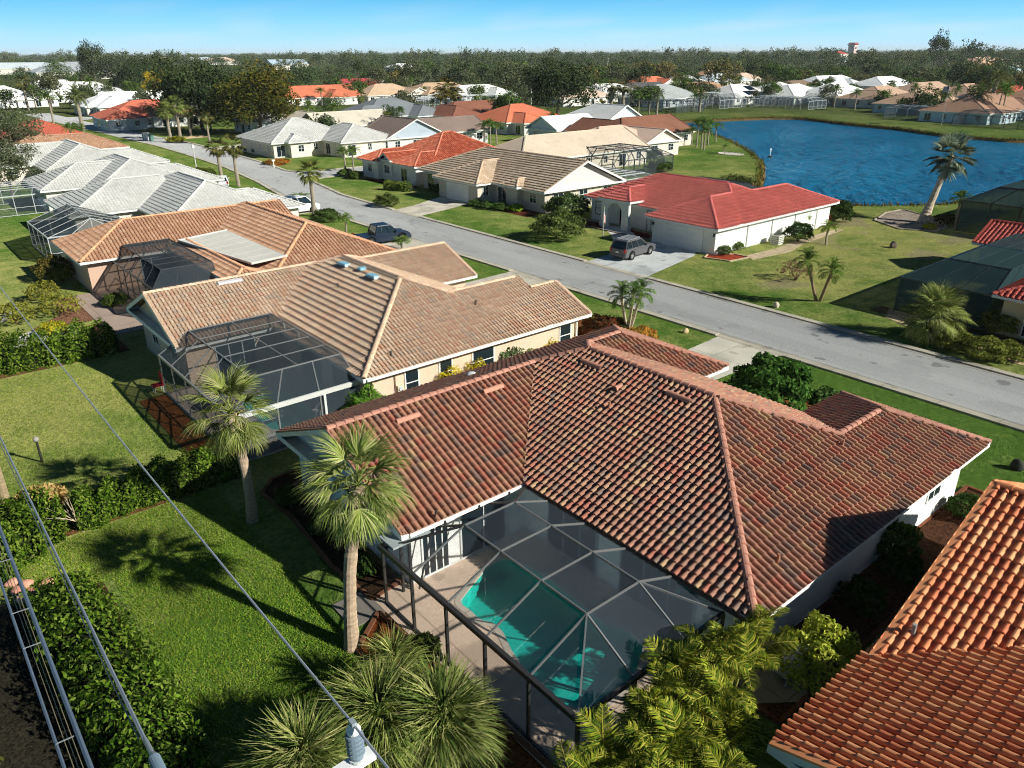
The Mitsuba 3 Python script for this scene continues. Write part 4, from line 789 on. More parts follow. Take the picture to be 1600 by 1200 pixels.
def dome_mesh(p, r, col, squash=0.6):
    o = M(); m = trimesh.creation.icosphere(2, r); v = m.vertices * [1, 1, squash] + np.array(p); return o.tris(v[m.faces], col)
dq = (19.25, 25.99, 3.75); part(H1 + '__roof', 'skylight_dome', dome_mesh((dq[0], dq[1], dq[2] + 0.1), 0.26, C(196, 196, 196)), smooth=True)
# its gutter, walls under the lanai, doors and window
part(H1, 'gutter', M().beam((11.0, 18.60, 2.63), (16.16, 18.60, 2.63), 0.12, 0.13, C(230, 230, 228)).beam((16.05, 18.6, 2.63), (16.05, 8.7, 2.63), 0.1, 0.12, C(92, 76, 70)))
for x in (12.4, 13.9, 15.3): part(H1, 'gutter_bracket', M().box((x, 18.52, 2.6), (0.05, 0.05, 0.12), C(50, 46, 44)))
window(H1, 14.6, 19.24, '-y', 2.2, 2.1, 0.08, C(206, 208, 208), 1); window(H1, 12.4, 19.24, '-y', 1.2, 2.05, 0.08, C(230, 232, 232), 3, name='shutter')
window(H1, 16.7, 16.6, '-x', 2.6, 2.1, 0.08, C(150, 160, 166), 2); window(H1, 16.7, 12.6, '-x', 3.2, 2.1, 0.08, C(150, 160, 166), 2); window(H1, 26, 9.2, '-y', 1.2, 1.1, 1.0); window(H1, 29.6, 9.2, '-y', 1.2, 1.1, 1.0)
window(H1, 11.3, 22, '-x', 1.5, 1.2, 1.0); window(H1, 11.3, 25.6, '-x', 1.2, 1.2, 1.0)
part(H1, 'lanai_ledge', M().box((11.0, 18.9, 2.5), (1.5, 0.9, 0.08), C(150, 158, 160)))
for x, w in ((19.6, 0.9), (24.4, 1.6), (30.8, 1.0), (21.8, 0.9)): window(H2, x, 31.8, '-y', w, 1.5, 0.75, WHITE, 0)
for y, w in ((44.4, 1.3), (48, 1.2)): window(H2, 11.38, y, '-x', w, 1.2, 1.0)
for y in (34.5, 38.4): window(H2, 17.05, y, '-x', 2.6, 2.1, 0.08, C(190, 196, 198), 2)
window(H2, 14.2, 42.26, '-y', 2.4, 2.1, 0.08, C(200, 204, 206), 2)
part(H2, 'gutter', M().beam((16.6, 31.12, 2.62), (32.2, 31.12, 2.62), 0.12, 0.13, WHITE)); part(H2, 'downpipe', M().beam((31.7, 31.7, 0), (31.7, 31.7, 2.6), 0.08, 0.08, WHITE)); part(H2, 'downpipe', M().beam((17.2, 31.7, 0), (17.2, 31.7, 2.6), 0.08, 0.08, C(206, 172, 150)))
for q, s in (((22.16, 43.20, 5.10), 1.0), ((22.12, 39.56, 5.08), 1.0), ((22.34, 41.24, 5.17), 0.4)):
    part(H2 + '__roof', 'skylight', M().box((q[0], q[1], q[2] + 0.12), (0.5, 1.1 * s, 0.14), C(120, 172, 196), taper=0.85), 'gloss')
q = (15.75, 46.05, 4.55); part(H2 + '__roof', 'skylight', M().box((q[0], q[1], q[2] + 0.08), (1.5, 0.36, 0.16), C(200, 200, 204)))
for q in ((20.51, 41.10, 4.41), (25.69, 34.10, 3.92), (18.64, 32.13, 3.09)): pipe(H2, q, 0.06, 0.3, C(70, 64, 60))
for y in (58, 61.4): window(H3, 21.7, y, '-x', 2.4, 2.1, 0.08, C(180, 190, 196), 2)
window(H3, 17.0, 66.3, '-y', 2.6, 2.1, 0.08, C(180, 190, 196), 2)
part(H3, 'gutter', M().beam((11.2, 65.62, 2.62), (16.0, 65.62, 2.62), 0.12, 0.14, WHITE))
# red house: arched porch, columns
ar = M(); ax = 61.25
face = Polygon([(53.9, 0), (57.9, 0), (57.9, 2.95), (53.9, 2.95)]).difference(unary_union([sbox(54.9, -1, 56.9, 1.7), Point(55.9, 1.7).buffer(1.0)]))
tri = triangulate(face)
for xx in (ax - 0.16, ax + 0.16): ar.tris(np.dstack([np.full(tri.shape[:2], xx), tri[..., 0], tri[..., 1]]), C(226, 226, 222))
c = np.array(face.exterior.coords)
for a, b in zip(c[:-1], c[1:]): ar.quad((ax - 0.16, *a), (ax - 0.16, *b), (ax + 0.16, *b), (ax + 0.16, *a), C(226, 226, 222))
part(HR, 'porch_arch', ar)
for y in (54.3, 57.5): part(HR, 'column_base', M().box((ax, y, 0.25), (0.6, 0.9, 0.5), C(226, 226, 222)))
window(HR, 62.82, 52.2, '-x', 1.2, 2.1, 0.1, C(60, 60, 62), 1); window(HR, 62.82, 59.9, '-x', 0.9, 1.5, 0.7, C(60, 60, 62), 0); window(HR, 62.78, 55.9, '-x', 1.4, 2.2, 0.06, C(70, 60, 56), 1, name='front_door')
for y in (48.95, 41.6): part(HR, 'wall_lamp', M().box((59.2, y, 1.9), (0.14, 0.16, 0.3), C(40, 40, 40)))
for q in ((70.90, 45.66, 4.65),): pipe(HR, q)
part(H2, 'lanai_beam', M().beam((10, 31.86, 2.34), (16.7, 31.86, 2.34), 0.1, 0.24, C(196, 196, 192)).beam((14.6, 31.86, 0.05), (14.6, 31.86, 2.3), 0.12, 0.12, C(206, 206, 204)))
for x in (64.4, 68.6, 72.8, 77): part(HR, 'pilaster', M().box((x, 41.46, 1.25), (0.14, 0.1, 2.5), C(190, 192, 192)))

# ---------------------------------------------------------------- plants
def leaf_cloud(rng, pts, nrm, size, cols, asp=0.45, tilt=0.8):
    """one diamond leaf at each point, facing roughly along nrm"""
    n = len(pts); d = rng.normal(size=(n, 3)); d /= np.linalg.norm(d, axis=1, keepdims=True)
    nn = nrm + tilt * d; nn /= np.linalg.norm(nn, axis=1, keepdims=True) + 1e-9
    a = np.cross(nn, rng.normal(size=(n, 3))); a /= np.linalg.norm(a, axis=1, keepdims=True) + 1e-9; b = np.cross(nn, a)
    s = (size * rng.uniform(0.65, 1.35, n))[:, None]
    p0, p1, p2, p3 = pts - a * s * 0.5, pts + b * s * asp * 0.5 - a * s * 0.05, pts + a * s * 0.5, pts - b * s * asp * 0.5 - a * s * 0.05
    t = np.concatenate([np.stack([p0, p1, p2], 1), np.stack([p0, p2, p3], 1)]); c = np.array(cols)[rng.integers(0, len(cols), n)]
    return t, np.concatenate([c, c])
def crown(rng, radii, clumps, leaves, size, cols, low=-0.45, spread=0.36, irr=0.25):
    """leaves in clumps spread over an uneven dome, with gaps between the clumps"""
    o = M(); k = rng.normal(size=(clumps, 3)); k /= np.linalg.norm(k, axis=1, keepdims=True); k[:, 2] = np.where(k[:, 2] < low, -k[:, 2], k[:, 2])
    k *= (rng.uniform(0.45, 1.0, clumps) ** 0.6 * (1 + irr * rng.normal(size=clumps)))[:, None]
    R = np.array(radii)
    for c in k:
        m = leaves // clumps; d = rng.normal(size=(m, 3)); d /= np.linalg.norm(d, axis=1, keepdims=True); rr = spread * rng.uniform(0.6, 1.35) * rng.uniform(0.55, 1.0, m)[:, None] ** 0.5
        tone = rng.uniform(0.75, 1.3); t, cc = leaf_cloud(rng, c * R + d * rr * R, d, size, np.array(cols) * tone); o.tris(t, cc)
    return o
def branches(rng, h0, radii, zc, n, r0, col):
    o = M(); zt = zc - radii[2] * 0.2
    o.tube([(0, 0, -0.2), (rng.normal() * 0.1, rng.normal() * 0.1, h0 * 0.5), (0, 0, h0), (0.1, 0, zt)], [r0 * 1.25, r0, r0 * 0.85, r0 * 0.4], col, 8)
    for i in range(n):
        a = 6.283 * (i + rng.random()) / n; e = np.array([math.cos(a) * radii[0], math.sin(a) * radii[1], zc - h0 + radii[2] * rng.uniform(-0.2, 0.6)]) * rng.uniform(0.55, 0.9)
        s = np.array([0, 0, h0 * rng.uniform(0.75, 1.0)]); o.tube([s, s + e * [0.5, 0.5, 0.35], s + e], [r0 * 0.55, r0 * 0.35, r0 * 0.12], col, 5, cap=False)
    return o
def tree_group(name, seed, h, rad, rz, clumps, leaves, size, cols, bark=C(104, 94, 82), r0=0.28, h0=None, **k):
    rng = np.random.default_rng(seed); h0 = h0 or h * 0.3; zc = h - rz; o = crown(rng, (rad, rad, rz), clumps, leaves, size, cols, **k)
    for t in o.t: t[..., 2] += zc
    scene[name] = {'type': 'shapegroup', 'trunk': branches(rng, h0, (rad, rad, rz), zc, 6, r0, bark).ply('bark'), 'crown': o.ply('leaf')}
    return h
OLIVE, DKG, MIDG, YEL, GOLD = [C(91, 100, 58), C(107, 112, 68), C(77, 88, 51)], [C(65, 82, 47), C(79, 95, 58), C(54, 70, 40), C(89, 103, 68)], [C(79, 102, 47), C(96, 114, 56), C(65, 88, 40)], [C(174, 147, 35), C(188, 161, 52), C(132, 123, 52)], [C(98, 91, 36), C(84, 88, 36), C(72, 79, 35), C(117, 103, 44), C(63, 73, 33)]
TREES = {}
for nm, args in dict(oak=(11, 10, 5.5, 4.6, 80, 10000, 0.50, [C(58, 72, 42), C(72, 84, 51), C(47, 61, 36), C(84, 93, 61)]), oak_pale=(12, 10, 5.2, 4.2, 60, 6500, 0.46, [C(96, 102, 75), C(114, 116, 89), C(80, 88, 63)]), round_tree=(13, 9, 4.0, 3.6, 34, 3000, 0.40, MIDG), olive_tree=(14, 10, 5.4, 5.0, 90, 13000, 0.5, GOLD), belt_oak=(18, 10, 5.5, 4.0, 34, 1700, 0.85, DKG), belt_pale=(19, 10, 5.2, 4.2, 34, 1500, 0.85, [C(96, 102, 75), C(114, 116, 89), C(80, 88, 63)]), belt_round=(20, 9, 4.0, 3.6, 26, 1300, 0.75, MIDG), belt_olive=(24, 10, 5.4, 4.5, 34, 1700, 0.85, [C(119, 107, 58), C(105, 107, 58), C(135, 121, 73)]),
                     pine=(15, 13, 3.0, 5.0, 30, 2000, 0.6, DKG), yellow_tree=(16, 8, 3.6, 2.4, 30, 2200, 0.34, YEL), bare_tree=(17, 8, 3.0, 3.0, 26, 900, 0.3, [C(132, 117, 95), C(112, 102, 80)])).items():
    TREES[nm] = tree_group(nm + '_model', *args)
def far_group(name, seed, cols, n=420, size=1.15, clumps=22):
    rng = np.random.default_rng(seed); o = crown(rng, (5.5, 5.5, 4.2), clumps, n, size, cols, low=-0.7)
    for t in o.t: t[..., 2] += 5.8
    o.tube([(0, 0, -1), (0, 0, 5)], [0.35, 0.25], C(79, 70, 61), 5); scene[name] = {'type': 'shapegroup', 'tree': o.ply('leaf')}
far_group('woods_model', 21, DKG); far_group('woods_model_b', 22, OLIVE); far_group('woods_model_c', 23, [C(88, 105, 66), C(73, 93, 58)])
def inst(key, model, x, y, s, rz, sz=None, z=0.0):
    scene[key] = {'type': 'instance', 'group': {'type': 'ref', 'id': model}, 'to_world': T().translate([x, y, z]).rotate([0, 0, 1], rz).scale([s, s, sz or s])}
def tree(kind, label, xyhw, cat='tree', group=None, rz=None):
    x, y, h, w = xyhw; key = thing({'oak_pale': 'oak', 'olive_tree': 'broad_tree', 'round_tree': 'broad_tree', 'belt_oak': 'oak', 'belt_pale': 'oak', 'belt_round': 'broad_tree', 'belt_olive': 'broad_tree'}.get(kind, kind), label, cat, group)
    base = {'oak': 5.5, 'oak_pale': 5.2, 'round_tree': 4.0, 'olive_tree': 5.4, 'pine': 3.0, 'yellow_tree': 3.6, 'bare_tree': 3.0, 'belt_oak': 5.5, 'belt_pale': 5.2, 'belt_round': 4.0, 'belt_olive': 5.4}[kind] * 2.25
    inst(key, kind + '_model', x, y, w / base, (rz if rz is not None else (x * 37 + y * 91) % 360), h / TREES[kind]); return key

# palms -------------------------------------------------------------
def fan_leaf(rng, R=0.95, pet=0.8, n=34, droop=0.5, cols=(C(128, 142, 72), C(150, 160, 92), C(104, 124, 58)), width=0.05, seg=3, spanang=2.35, jit=0.04):
    """a costapalmate leaf lying along +x: stalk, then a fan of narrow drooping segments"""
    o = M(); o.tube([(0, 0, 0), (pet * 0.5, 0, 0.05), (pet, 0, 0.0)], [0.022, 0.018, 0.012], C(140, 150, 84), 4, cap=False)
    for i in range(n):
        u = (i + 0.5) / n * 2 - 1; a = u * spanang / 2 + jit * rng.normal(); L = R * (1 - 0.32 * abs(u) ** 2) * rng.uniform(0.85, 1.08); fold = 0.30 * abs(u) + 2 * (jit - 0.04) * rng.normal()
        p = np.array([pet - 0.03 + 0.1 * (1 - abs(u)), 0, 0.0]); d = np.array([math.cos(a), math.sin(a), fold]); d /= np.linalg.norm(d); c = np.array(cols[rng.integers(len(cols))]) * rng.uniform(0.8, 1.2)
        sd = np.cross(d, [0, 0, 1.0]); sd /= np.linalg.norm(sd); sd += [0, 0, 0.35 * rng.normal()]; pts = [p]
        for s in range(seg):
            d = d + [0, 0, -droop * (0.25 + s / seg) * rng.uniform(0.6, 1.3)]; d /= np.linalg.norm(d); pts.append(pts[-1] + d * L / seg)
        w = [width * 0.5, width, width * 0.7, 0.004] if seg == 3 else [width * 0.6, width, 0.004]
        for s in range(seg): o.quad(pts[s] - sd * w[s] / 2, pts[s] + sd * w[s] / 2, pts[s + 1] + sd * w[s + 1] / 2, pts[s + 1] - sd * w[s + 1] / 2, c)
    return o
def feather_leaf(rng, L=2.4, n=26, droop=0.9, lw=0.05, ll=0.55, rise=0.75, cols=(C(86, 116, 48), C(104, 132, 58), C(72, 100, 40)), rcol=C(150, 160, 90), vee=0.35):
    o = M(); N = 9; t = np.linspace(0, 1, N); ang = rise - droop * 1.5 * t ** 1.3; dx, dz = np.cos(ang), np.sin(ang); pts = np.stack([np.cumsum(dx) * L / N, 0 * t, np.cumsum(dz) * L / N], 1); pts -= pts[0]
    o.tube(pts, np.linspace(0.028, 0.008, N), rcol, 4, cap=False)
    for i in range(n):
        f = 0.14 + 0.86 * (i + 0.5) / n; q = f * (N - 1); k = min(int(q), N - 2); p = pts[k] + (pts[k + 1] - pts[k]) * (q - k); tang = pts[k + 1] - pts[k]; tang /= np.linalg.norm(tang); l = ll * math.sin(math.pi * (0.12 + 0.82 * f)) * rng.uniform(0.85, 1.1)
        for s in (-1, 1):
            c = np.array(cols[rng.integers(len(cols))]) * rng.uniform(0.8, 1.2); up = np.cross(tang, [0, -1, 0]); d = tang * 0.75 + np.array([0, s, 0]) + np.array([0, 0, 1]) * vee + rng.normal(size=3) * 0.08; d /= np.linalg.norm(d)
            m = p + d * l * 0.55; e = p + d * l + np.array([0, 0, -0.28 * l]); wv = tang * lw / 2
            o.quad(p - wv * 0.6, p + wv * 0.6, m + wv, m - wv, c); o.tris([[m - wv, m + wv, e]], c)
    return o
def place_leaf(az, el, at, s=1.0, roll=0.0):
    return T().translate(list(at)).rotate([0, 0, 1], az).rotate([0, 1, 0], -el).rotate([1, 0, 0], roll).scale([s, s, s])
def golden_spread(rng, n, top=80, low=-50):
    for i in range(n):
        f = (i + 0.5) / n; yield (i * 137.5 + rng.uniform(-14, 14)) % 360, top + (low - top) * f ** 0.85 + rng.uniform(-8, 8)
def trunk_mesh(pts, r, col, ringed=0.0, n=40, rough=0.0, seed=0):
    rng = np.random.default_rng(seed); p = np.asarray(pts, float); u = np.linspace(0, 1, len(p)); q = np.linspace(0, 1, n); P = np.stack([np.interp(q, u, p[:, i]) for i in range(3)], 1); k = np.array([0.25, 0.5, 0.25])
    for _ in range(6): P[1:-1] = 0.25 * P[:-2] + 0.5 * P[1:-1] + 0.25 * P[2:]
    R = np.interp(q, np.linspace(0, 1, len(r)), r) * (1 + ringed * (np.arange(n) % 2 - 0.5) + rough * rng.normal(size=n)); return M().tube(P, R, col, 12)
LEAF = {}
def leafset(name, f, count, seed, **k):
    LEAF[name] = []
    for i in range(count):
        kk = dict(k)
        if 'cols' in kk: t = (1.0, 0.72, 1.25, 0.86, 1.1, 0.6)[i % 6]; kk['cols'] = tuple(tuple(np.array(c) * t) for c in kk['cols'])
        LEAF[name].append(f(np.random.default_rng(seed + i), **kk).ply('leaf'))
SAB = (C(132, 146, 74), C(156, 166, 100), C(108, 128, 60), C(168, 172, 120))
leafset('sabal', fan_leaf, 6, 100, R=1.0, pet=0.8, droop=0.62, cols=SAB, width=0.03, n=40)
leafset('sabal_old', fan_leaf, 2, 110, R=0.85, pet=0.8, droop=1.1, cols=(C(166, 140, 84), C(140, 120, 70), C(120, 116, 62)), width=0.042, n=34)
leafset('spiky', fan_leaf, 6, 120, R=1.5, pet=0.7, droop=0.72, n=26, cols=(C(138, 150, 78), C(160, 166, 98), C(100, 118, 58), C(178, 174, 118), C(82, 100, 50)), width=0.04, seg=3, spanang=1.5, jit=0.13)
leafset('areca', feather_leaf, 6, 130, L=1.6, n=26, droop=1.05, lw=0.042, ll=0.5, rise=0.95, vee=0.18, cols=(C(130, 137, 40), C(159, 159, 57), C(96, 115, 37), C(174, 167, 78), C(78, 96, 33)), rcol=C(176, 167, 74))
leafset('queen', feather_leaf, 3, 140, L=2.6, n=20, droop=1.15, lw=0.09, ll=0.7)
leafset('date', feather_leaf, 3, 150, L=2.6, n=20, droop=0.85, lw=0.07, ll=0.42, rise=0.5, cols=(C(96, 112, 62), C(116, 130, 76), C(78, 92, 48)))
leafset('silver', fan_leaf, 3, 160, R=1.5, pet=1.1, n=22, droop=0.35, cols=(C(120, 138, 124), C(150, 164, 150), C(90, 108, 92)), width=0.16, seg=2, spanang=3.4)
def palm(name, label, kind, base, top, n, r, size=1.0, hi=80, low=-50, col=C(150, 132, 110), old=0, seed=0, group=None, bend=0.0, rough=0.03, ringed=0.05, cat='palm tree', boots=0):
    rng = np.random.default_rng(seed + 500); k = thing(name, label, cat, group); b, t = np.array([*base[:2], -0.1]), np.array(top, float); mid = (b + t) / 2 + np.array([bend, -bend, 0]); part(k, 'trunk', trunk_mesh([b, b * 0.75 + t * 0.25 + np.array([bend, -bend, 0]) * 0.7, mid, b * 0.25 + t * 0.75 + np.array([bend, -bend, 0]) * 0.5, t], r, col, ringed, rough=rough, seed=seed), 'bark')
    for i, (az, el) in enumerate(golden_spread(rng, n, hi, low)):
        L = LEAF[kind][rng.integers(len(LEAF[kind]))]; h = 0.35 * (0.5 - i / n)
        scene[numbered('frond', k)] = {**L, 'to_world': place_leaf(az, el, t + [0, 0, h], size * rng.uniform(0.88, 1.1), rng.uniform(-25, 25))}
    for i in range(old):
        L = LEAF['sabal_old'][rng.integers(2)]; scene[numbered('dry_frond', k)] = {**L, 'to_world': place_leaf(rng.uniform(0, 360), rng.uniform(-75, -50), t - [0, 0, 0.25], size * 0.9, 0)}
    for i in range(boots):
        a, z = i * 2.4, t[2] - 0.1 - 0.9 * i / max(boots, 1); rr = r[-1] + 0.02
        part(k, 'leaf_base', M().beam((t[0] + rr * math.cos(a) * 0.8, t[1] + rr * math.sin(a) * 0.8, z - 0.1), (t[0] + (rr + 0.16) * math.cos(a), t[1] + (rr + 0.16) * math.sin(a), z + 0.16), 0.08, 0.03, C(140, 104, 72)), 'bark')
    return k
SP = [((6.18, 12.73, 2.00), (6.22, 12.71, 2.10)), ((4.31, 12.62, 2.20), (4.28, 12.62, 2.30)), ((7.49, 11.74, 1.90), (7.52, 11.72, 2.00)), ((8.11, 15.27, 0.90), (8.12, 15.20, 1.00))]
# the two sabal palms of the back gardens, and the bush-high palms below the camera
palm('sabal_palm', 'sabal palm in front of the nearest pool cage, its crown before the tiled roof', 'sabal', (8.15, 17.85), (9.25, 18.55, 5.25), 42, [0.27, 0.20, 0.20, 0.21, 0.24], 1.08, 82, -58, C(168, 146, 124), old=2, seed=1, bend=-0.12, boots=10)
palm('sabal_palm', 'sabal palm standing by the dark end of the hedge, before the second pool cage', 'sabal', (8.62, 26.95), (8.6, 27.35, 4.7), 34, [0.26, 0.2, 0.19, 0.2, 0.22], 1.08, 82, -52, C(172, 148, 128), old=2, seed=2, bend=0.1, boots=8)
palm('spiky_palm', 'large pale spiky palm at the bottom edge, under the white insulator', 'spiky', *SP[0], 80, [0.25, 0.22, 0.24], 0.88, 84, -28, C(120, 100, 80), old=2, seed=3)
palm('spiky_palm', 'pale spiky palm at the bottom edge left of the insulator', 'spiky', *SP[1], 60, [0.25, 0.22, 0.24], 0.8, 84, -25, C(120, 100, 80), old=1, seed=4)
palm('spiky_palm', 'pale spiky palm at the bottom edge beside the pool deck', 'spiky', *SP[2], 76, [0.25, 0.22, 0.24], 0.86, 84, -28, C(120, 100, 80), old=2, seed=5)
palm('spiky_palm', 'small spiky palm right behind the large one, next to the tall trunk', 'spiky', *SP[3], 32, [0.2, 0.18, 0.18], 0.66, 84, -15, C(120, 100, 80), seed=6)
# areca clump in the bottom right
def areca(name, label, cx, cy, rx, ry, stems, h, seed, group=None):
    rng = np.random.default_rng(seed); k = thing(name, label, 'palm', group); sm = M()
    for i in range(stems):
        a, q = rng.uniform(0, 6.28), math.sqrt(rng.random()); x, y = cx + rx * q * math.cos(a), cy + ry * q * math.sin(a); hh = h * rng.uniform(0.55, 1.0); lx, ly = (x - cx) * 0.3, (y - cy) * 0.3
        sm.tube([(x - lx, y - ly, 0), (x, y, hh * 0.6), (x + lx, y + ly, hh)], [0.05, 0.04, 0.035], C(150, 150, 80), 6, cap=False)
        for az, el in golden_spread(rng, 6, 75, 5):
            L = LEAF['areca'][rng.integers(6)]; scene[numbered('frond', k)] = {**L, 'to_world': place_leaf(az + rng.uniform(0, 360), el, (x + lx, y + ly, hh), rng.uniform(0.8, 1.15), rng.uniform(-30, 30))}
    part(k, 'stems', sm, 'bark'); return k
areca('areca_palm', 'dense yellow green areca clump at the bottom, left half', 10.4, 8.0, 1.3, 0.8, 14, 2.3, 31)
areca('areca_palm', 'tall yellow green areca clump against the cage corner', 12.8, 8.4, 1.3, 0.7, 12, 2.4, 32)
areca('areca_palm', 'yellow green areca clump right of the cage, before the house corner', 14.9, 8.6, 0.9, 0.5, 8, 2.5, 33)
areca('areca_palm', 'yellow areca clump at the bottom edge between the cage and the orange roof', 11.6, 7.2, 1.3, 0.7, 11, 1.95, 34)
# hedges and shrubs
def hedge(name, label, line, width, h, n, size, cols, seed, cat='hedge', bump=0.22, group=None, asp=0.5):
    rng = np.random.default_rng(seed); k = thing(name, label, cat, group); L = LineString(line); g = L.buffer(width / 2); u = rng.uniform(0, L.length, n); P = np.array([L.interpolate(q).coords[0] for q in u]); D = np.array([L.interpolate(min(q + 0.05, L.length)).coords[0] for q in u]) - np.array([L.interpolate(max(q - 0.05, 0)).coords[0] for q in u]); D /= np.linalg.norm(D, axis=1, keepdims=True); N = np.stack([-D[:, 1], D[:, 0]], 1)
    a = rng.uniform(-0.15, math.pi + 0.15, n); rad = rng.uniform(0.72, 1.04, n) + bump * np.sin(u * 2.6 + 2 * np.cos(u * 0.9)) * 0.5 + bump * 0.6 * np.sin(u * 6.1 + a * 3) ; sq = np.abs(np.cos(a)) ** 4 + np.abs(np.sin(a)) ** 4; rad = rad / sq ** 0.25
    end = np.minimum(u, L.length - u); rad *= np.clip(0.55 + end / (width * 0.5), 0, 1)
    pts = np.column_stack([P + N * (np.cos(a) * rad * width / 2)[:, None], np.clip(np.sin(a) * rad * h, 0.03, None)]); nr = np.column_stack([N * np.cos(a)[:, None], np.sin(a)])
    t, c = leaf_cloud(rng, pts, nr, size, cols, asp); part(k, 'foliage', M().tris(t, c), 'leaf')
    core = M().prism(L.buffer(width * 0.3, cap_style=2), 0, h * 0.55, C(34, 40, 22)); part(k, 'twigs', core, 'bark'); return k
def shrub(name, label, x, y, r, h, n, size, cols, seed, cat='shrub', z=0.0, trunk=None, group=None):
    rng = np.random.default_rng(seed); k = thing(name, label, cat, group); d = rng.normal(size=(n, 3)); d /= np.linalg.norm(d, axis=1, keepdims=True); d[:, 2] = np.abs(d[:, 2]) * 1.0 - 0.25
    lump = 1 + 0.2 * np.sin(d[:, 0] * 5 + seed) * np.cos(d[:, 1] * 6) + 0.12 * np.sin(d[:, 2] * 9 + d[:, 0] * 7); rr = rng.uniform(0.6, 1.0, n) ** 0.5 * lump
    zc = z + h * 0.38; pts = np.column_stack([x + d[:, 0] * rr * r, y + d[:, 1] * rr * r, np.clip(zc + d[:, 2] * rr * h * 0.62, z + 0.03, None)]); t, c = leaf_cloud(rng, pts, d, size, cols); part(k, 'foliage', M().tris(t, c), 'leaf')
    st = M()
    for i in range(5): a = i * 1.25 + seed; st.tube([(x, y, -0.05), (x + 0.3 * r * math.cos(a), y + 0.3 * r * math.sin(a), z + h * 0.35), (x + 0.6 * r * math.cos(a), y + 0.6 * r * math.sin(a), z + h * 0.6)], [0.05, 0.035, 0.015], C(104, 84, 66), 5, cap=False)
    part(k, 'stems', st, 'bark'); return k
CLUS, LIME, DEEP, YELW, REDD = [C(78, 110, 30), C(100, 130, 44), C(54, 82, 24), C(120, 142, 62), C(44, 66, 22)], [C(150, 170, 50), C(120, 146, 40)], [C(48, 74, 28), C(62, 92, 36), C(38, 58, 24)], [C(206, 186, 40), C(224, 206, 66), C(170, 160, 40)], [C(120, 60, 44), C(96, 56, 40), C(110, 84, 46)]
hedge('hedge', 'deep glossy hedge along the left edge, running down to the splice sleeve', [(1.9, 15.4), (2.0, 17), (1.9, 20), (1.6, 23), (1.5, 26)], 2.3, 1.75, 16000, 0.16, CLUS, 41)
hedge('hedge', 'rounded bush mass at the left edge above the pink stones', [(-0.8, 29.6), (0.6, 30.6), (2.2, 32.2)], 2.6, 1.7, 9000, 0.16, CLUS, 42)
hedge('hedge', 'hedge between the two nearest lawns, from the bare twigs to the palm', [(2.9, 31.2), (5.2, 31.6), (7.6, 31.6), (9.9, 31.4)], 1.7, 1.35, 12000, 0.15, CLUS, 43)
hedge('hedge', 'tall dark hedge between the second and third back gardens', [(-3, 52.4), (1, 52.6), (4, 52.4), (7, 52.0), (9.9, 51.6)], 2.3, 1.9, 16000, 0.18, CLUS, 44)
hedge('hedge', 'low trimmed hedge stub at the left edge of the third garden', [(1.5, 72.5), (4.6, 72.0)], 1.4, 1.1, 1500, 0.25, [C(96, 110, 52), C(80, 94, 42)], 45)
shrub('shrub', 'round bright shrub by the second cage door', *(16.54, 31.40), 1.25, 2.4, 5200, 0.13, [C(104, 148, 50), C(128, 168, 70), C(76, 116, 40)], 51)
shrub('shrub', 'sunlit yellow green young tree left of the orange roof', *(17.20, 7.17), 1.1, 2.6, 3600, 0.15, [C(170, 176, 60), C(190, 192, 84), C(130, 146, 46)], 52, z=0.7)
shrub('shrub', 'dark leafy bush against the nearest white wall', *(25.98, 9.06), 1.1, 1.7, 3400, 0.16, [C(84, 110, 50), C(60, 86, 36), C(104, 128, 60)], 53)
shrub('shrub', 'glossy frangipani bush in the front mulch ring', 34.2, 19.4, 2.3, 3.0, 5200, 0.34, [C(70, 104, 44), C(92, 126, 58), C(54, 84, 36)], 54)
shrub('shrub', 'small frangipani shoot right of the mulch ring', 35.2, 16.9, 0.8, 1.9, 500, 0.3, [C(84, 110, 60), C(70, 98, 48)], 55)
shrub('shrub', 'yellow shrub under the first window of the beige house', *(21.85, 31.48), 0.95, 2.1, 2200, 0.12, YELW, 56)
shrub('shrub', 'yellow shrub under the second window of the beige house', *(23.56, 31.23), 0.9, 2.1, 2000, 0.12, YELW, 57)
shrub('shrub', 'low yellow shrub near the end window of the beige house', *(29.56, 31.88), 1.0, 1.7, 1800, 0.13, YELW, 58)
shrub('shrub', 'variegated bush between the yellow shrubs', *(26.31, 31.94), 1.1, 2.1, 1800, 0.2, [C(170, 176, 140), C(110, 130, 84), C(76, 100, 56)], 59)
shrub('shrub', 'green ground shrub left of the end window', *(27.72, 32.03), 0.9, 1.6, 1400, 0.18, [C(110, 126, 76), C(150, 156, 110)], 60)
shrub('shrub', 'reddish dark shrub at the front corner of the beige house', *(34.69, 32.51), 1.5, 1.9, 3000, 0.2, REDD, 61)
shrub('shrub', 'dark red shrub beside the triple palm', *(36.66, 32.94), 1.0, 1.1, 1800, 0.2, [C(84, 66, 40), C(60, 66, 36)], 62)
shrub('shrub', 'orange bromeliad patch at the foot of the triple palm', *(37.14, 31.06), 1.0, 0.8, 1300, 0.26, [C(208, 150, 66), C(190, 120, 60), C(150, 140, 60)], 63)
shrub('shrub', 'big speckled bush left of the red house porch', *(53.01, 56.12), 2.6, 3.2, 5200, 0.26, [C(106, 116, 56), C(130, 136, 76), C(66, 82, 40)], 64)
shrub('shrub', 'tall loose bush behind the speckled one', *(61.81, 63.79), 2.6, 3.0, 4000, 0.28, [C(78, 96, 50), C(98, 114, 64), C(60, 76, 40)], 65)
shrub('shrub', 'dark sheared block of hedge beside the air conditioner of the red house', 70.4, 39.5, 1.5, 2.2, 3600, 0.18, DEEP, 66)
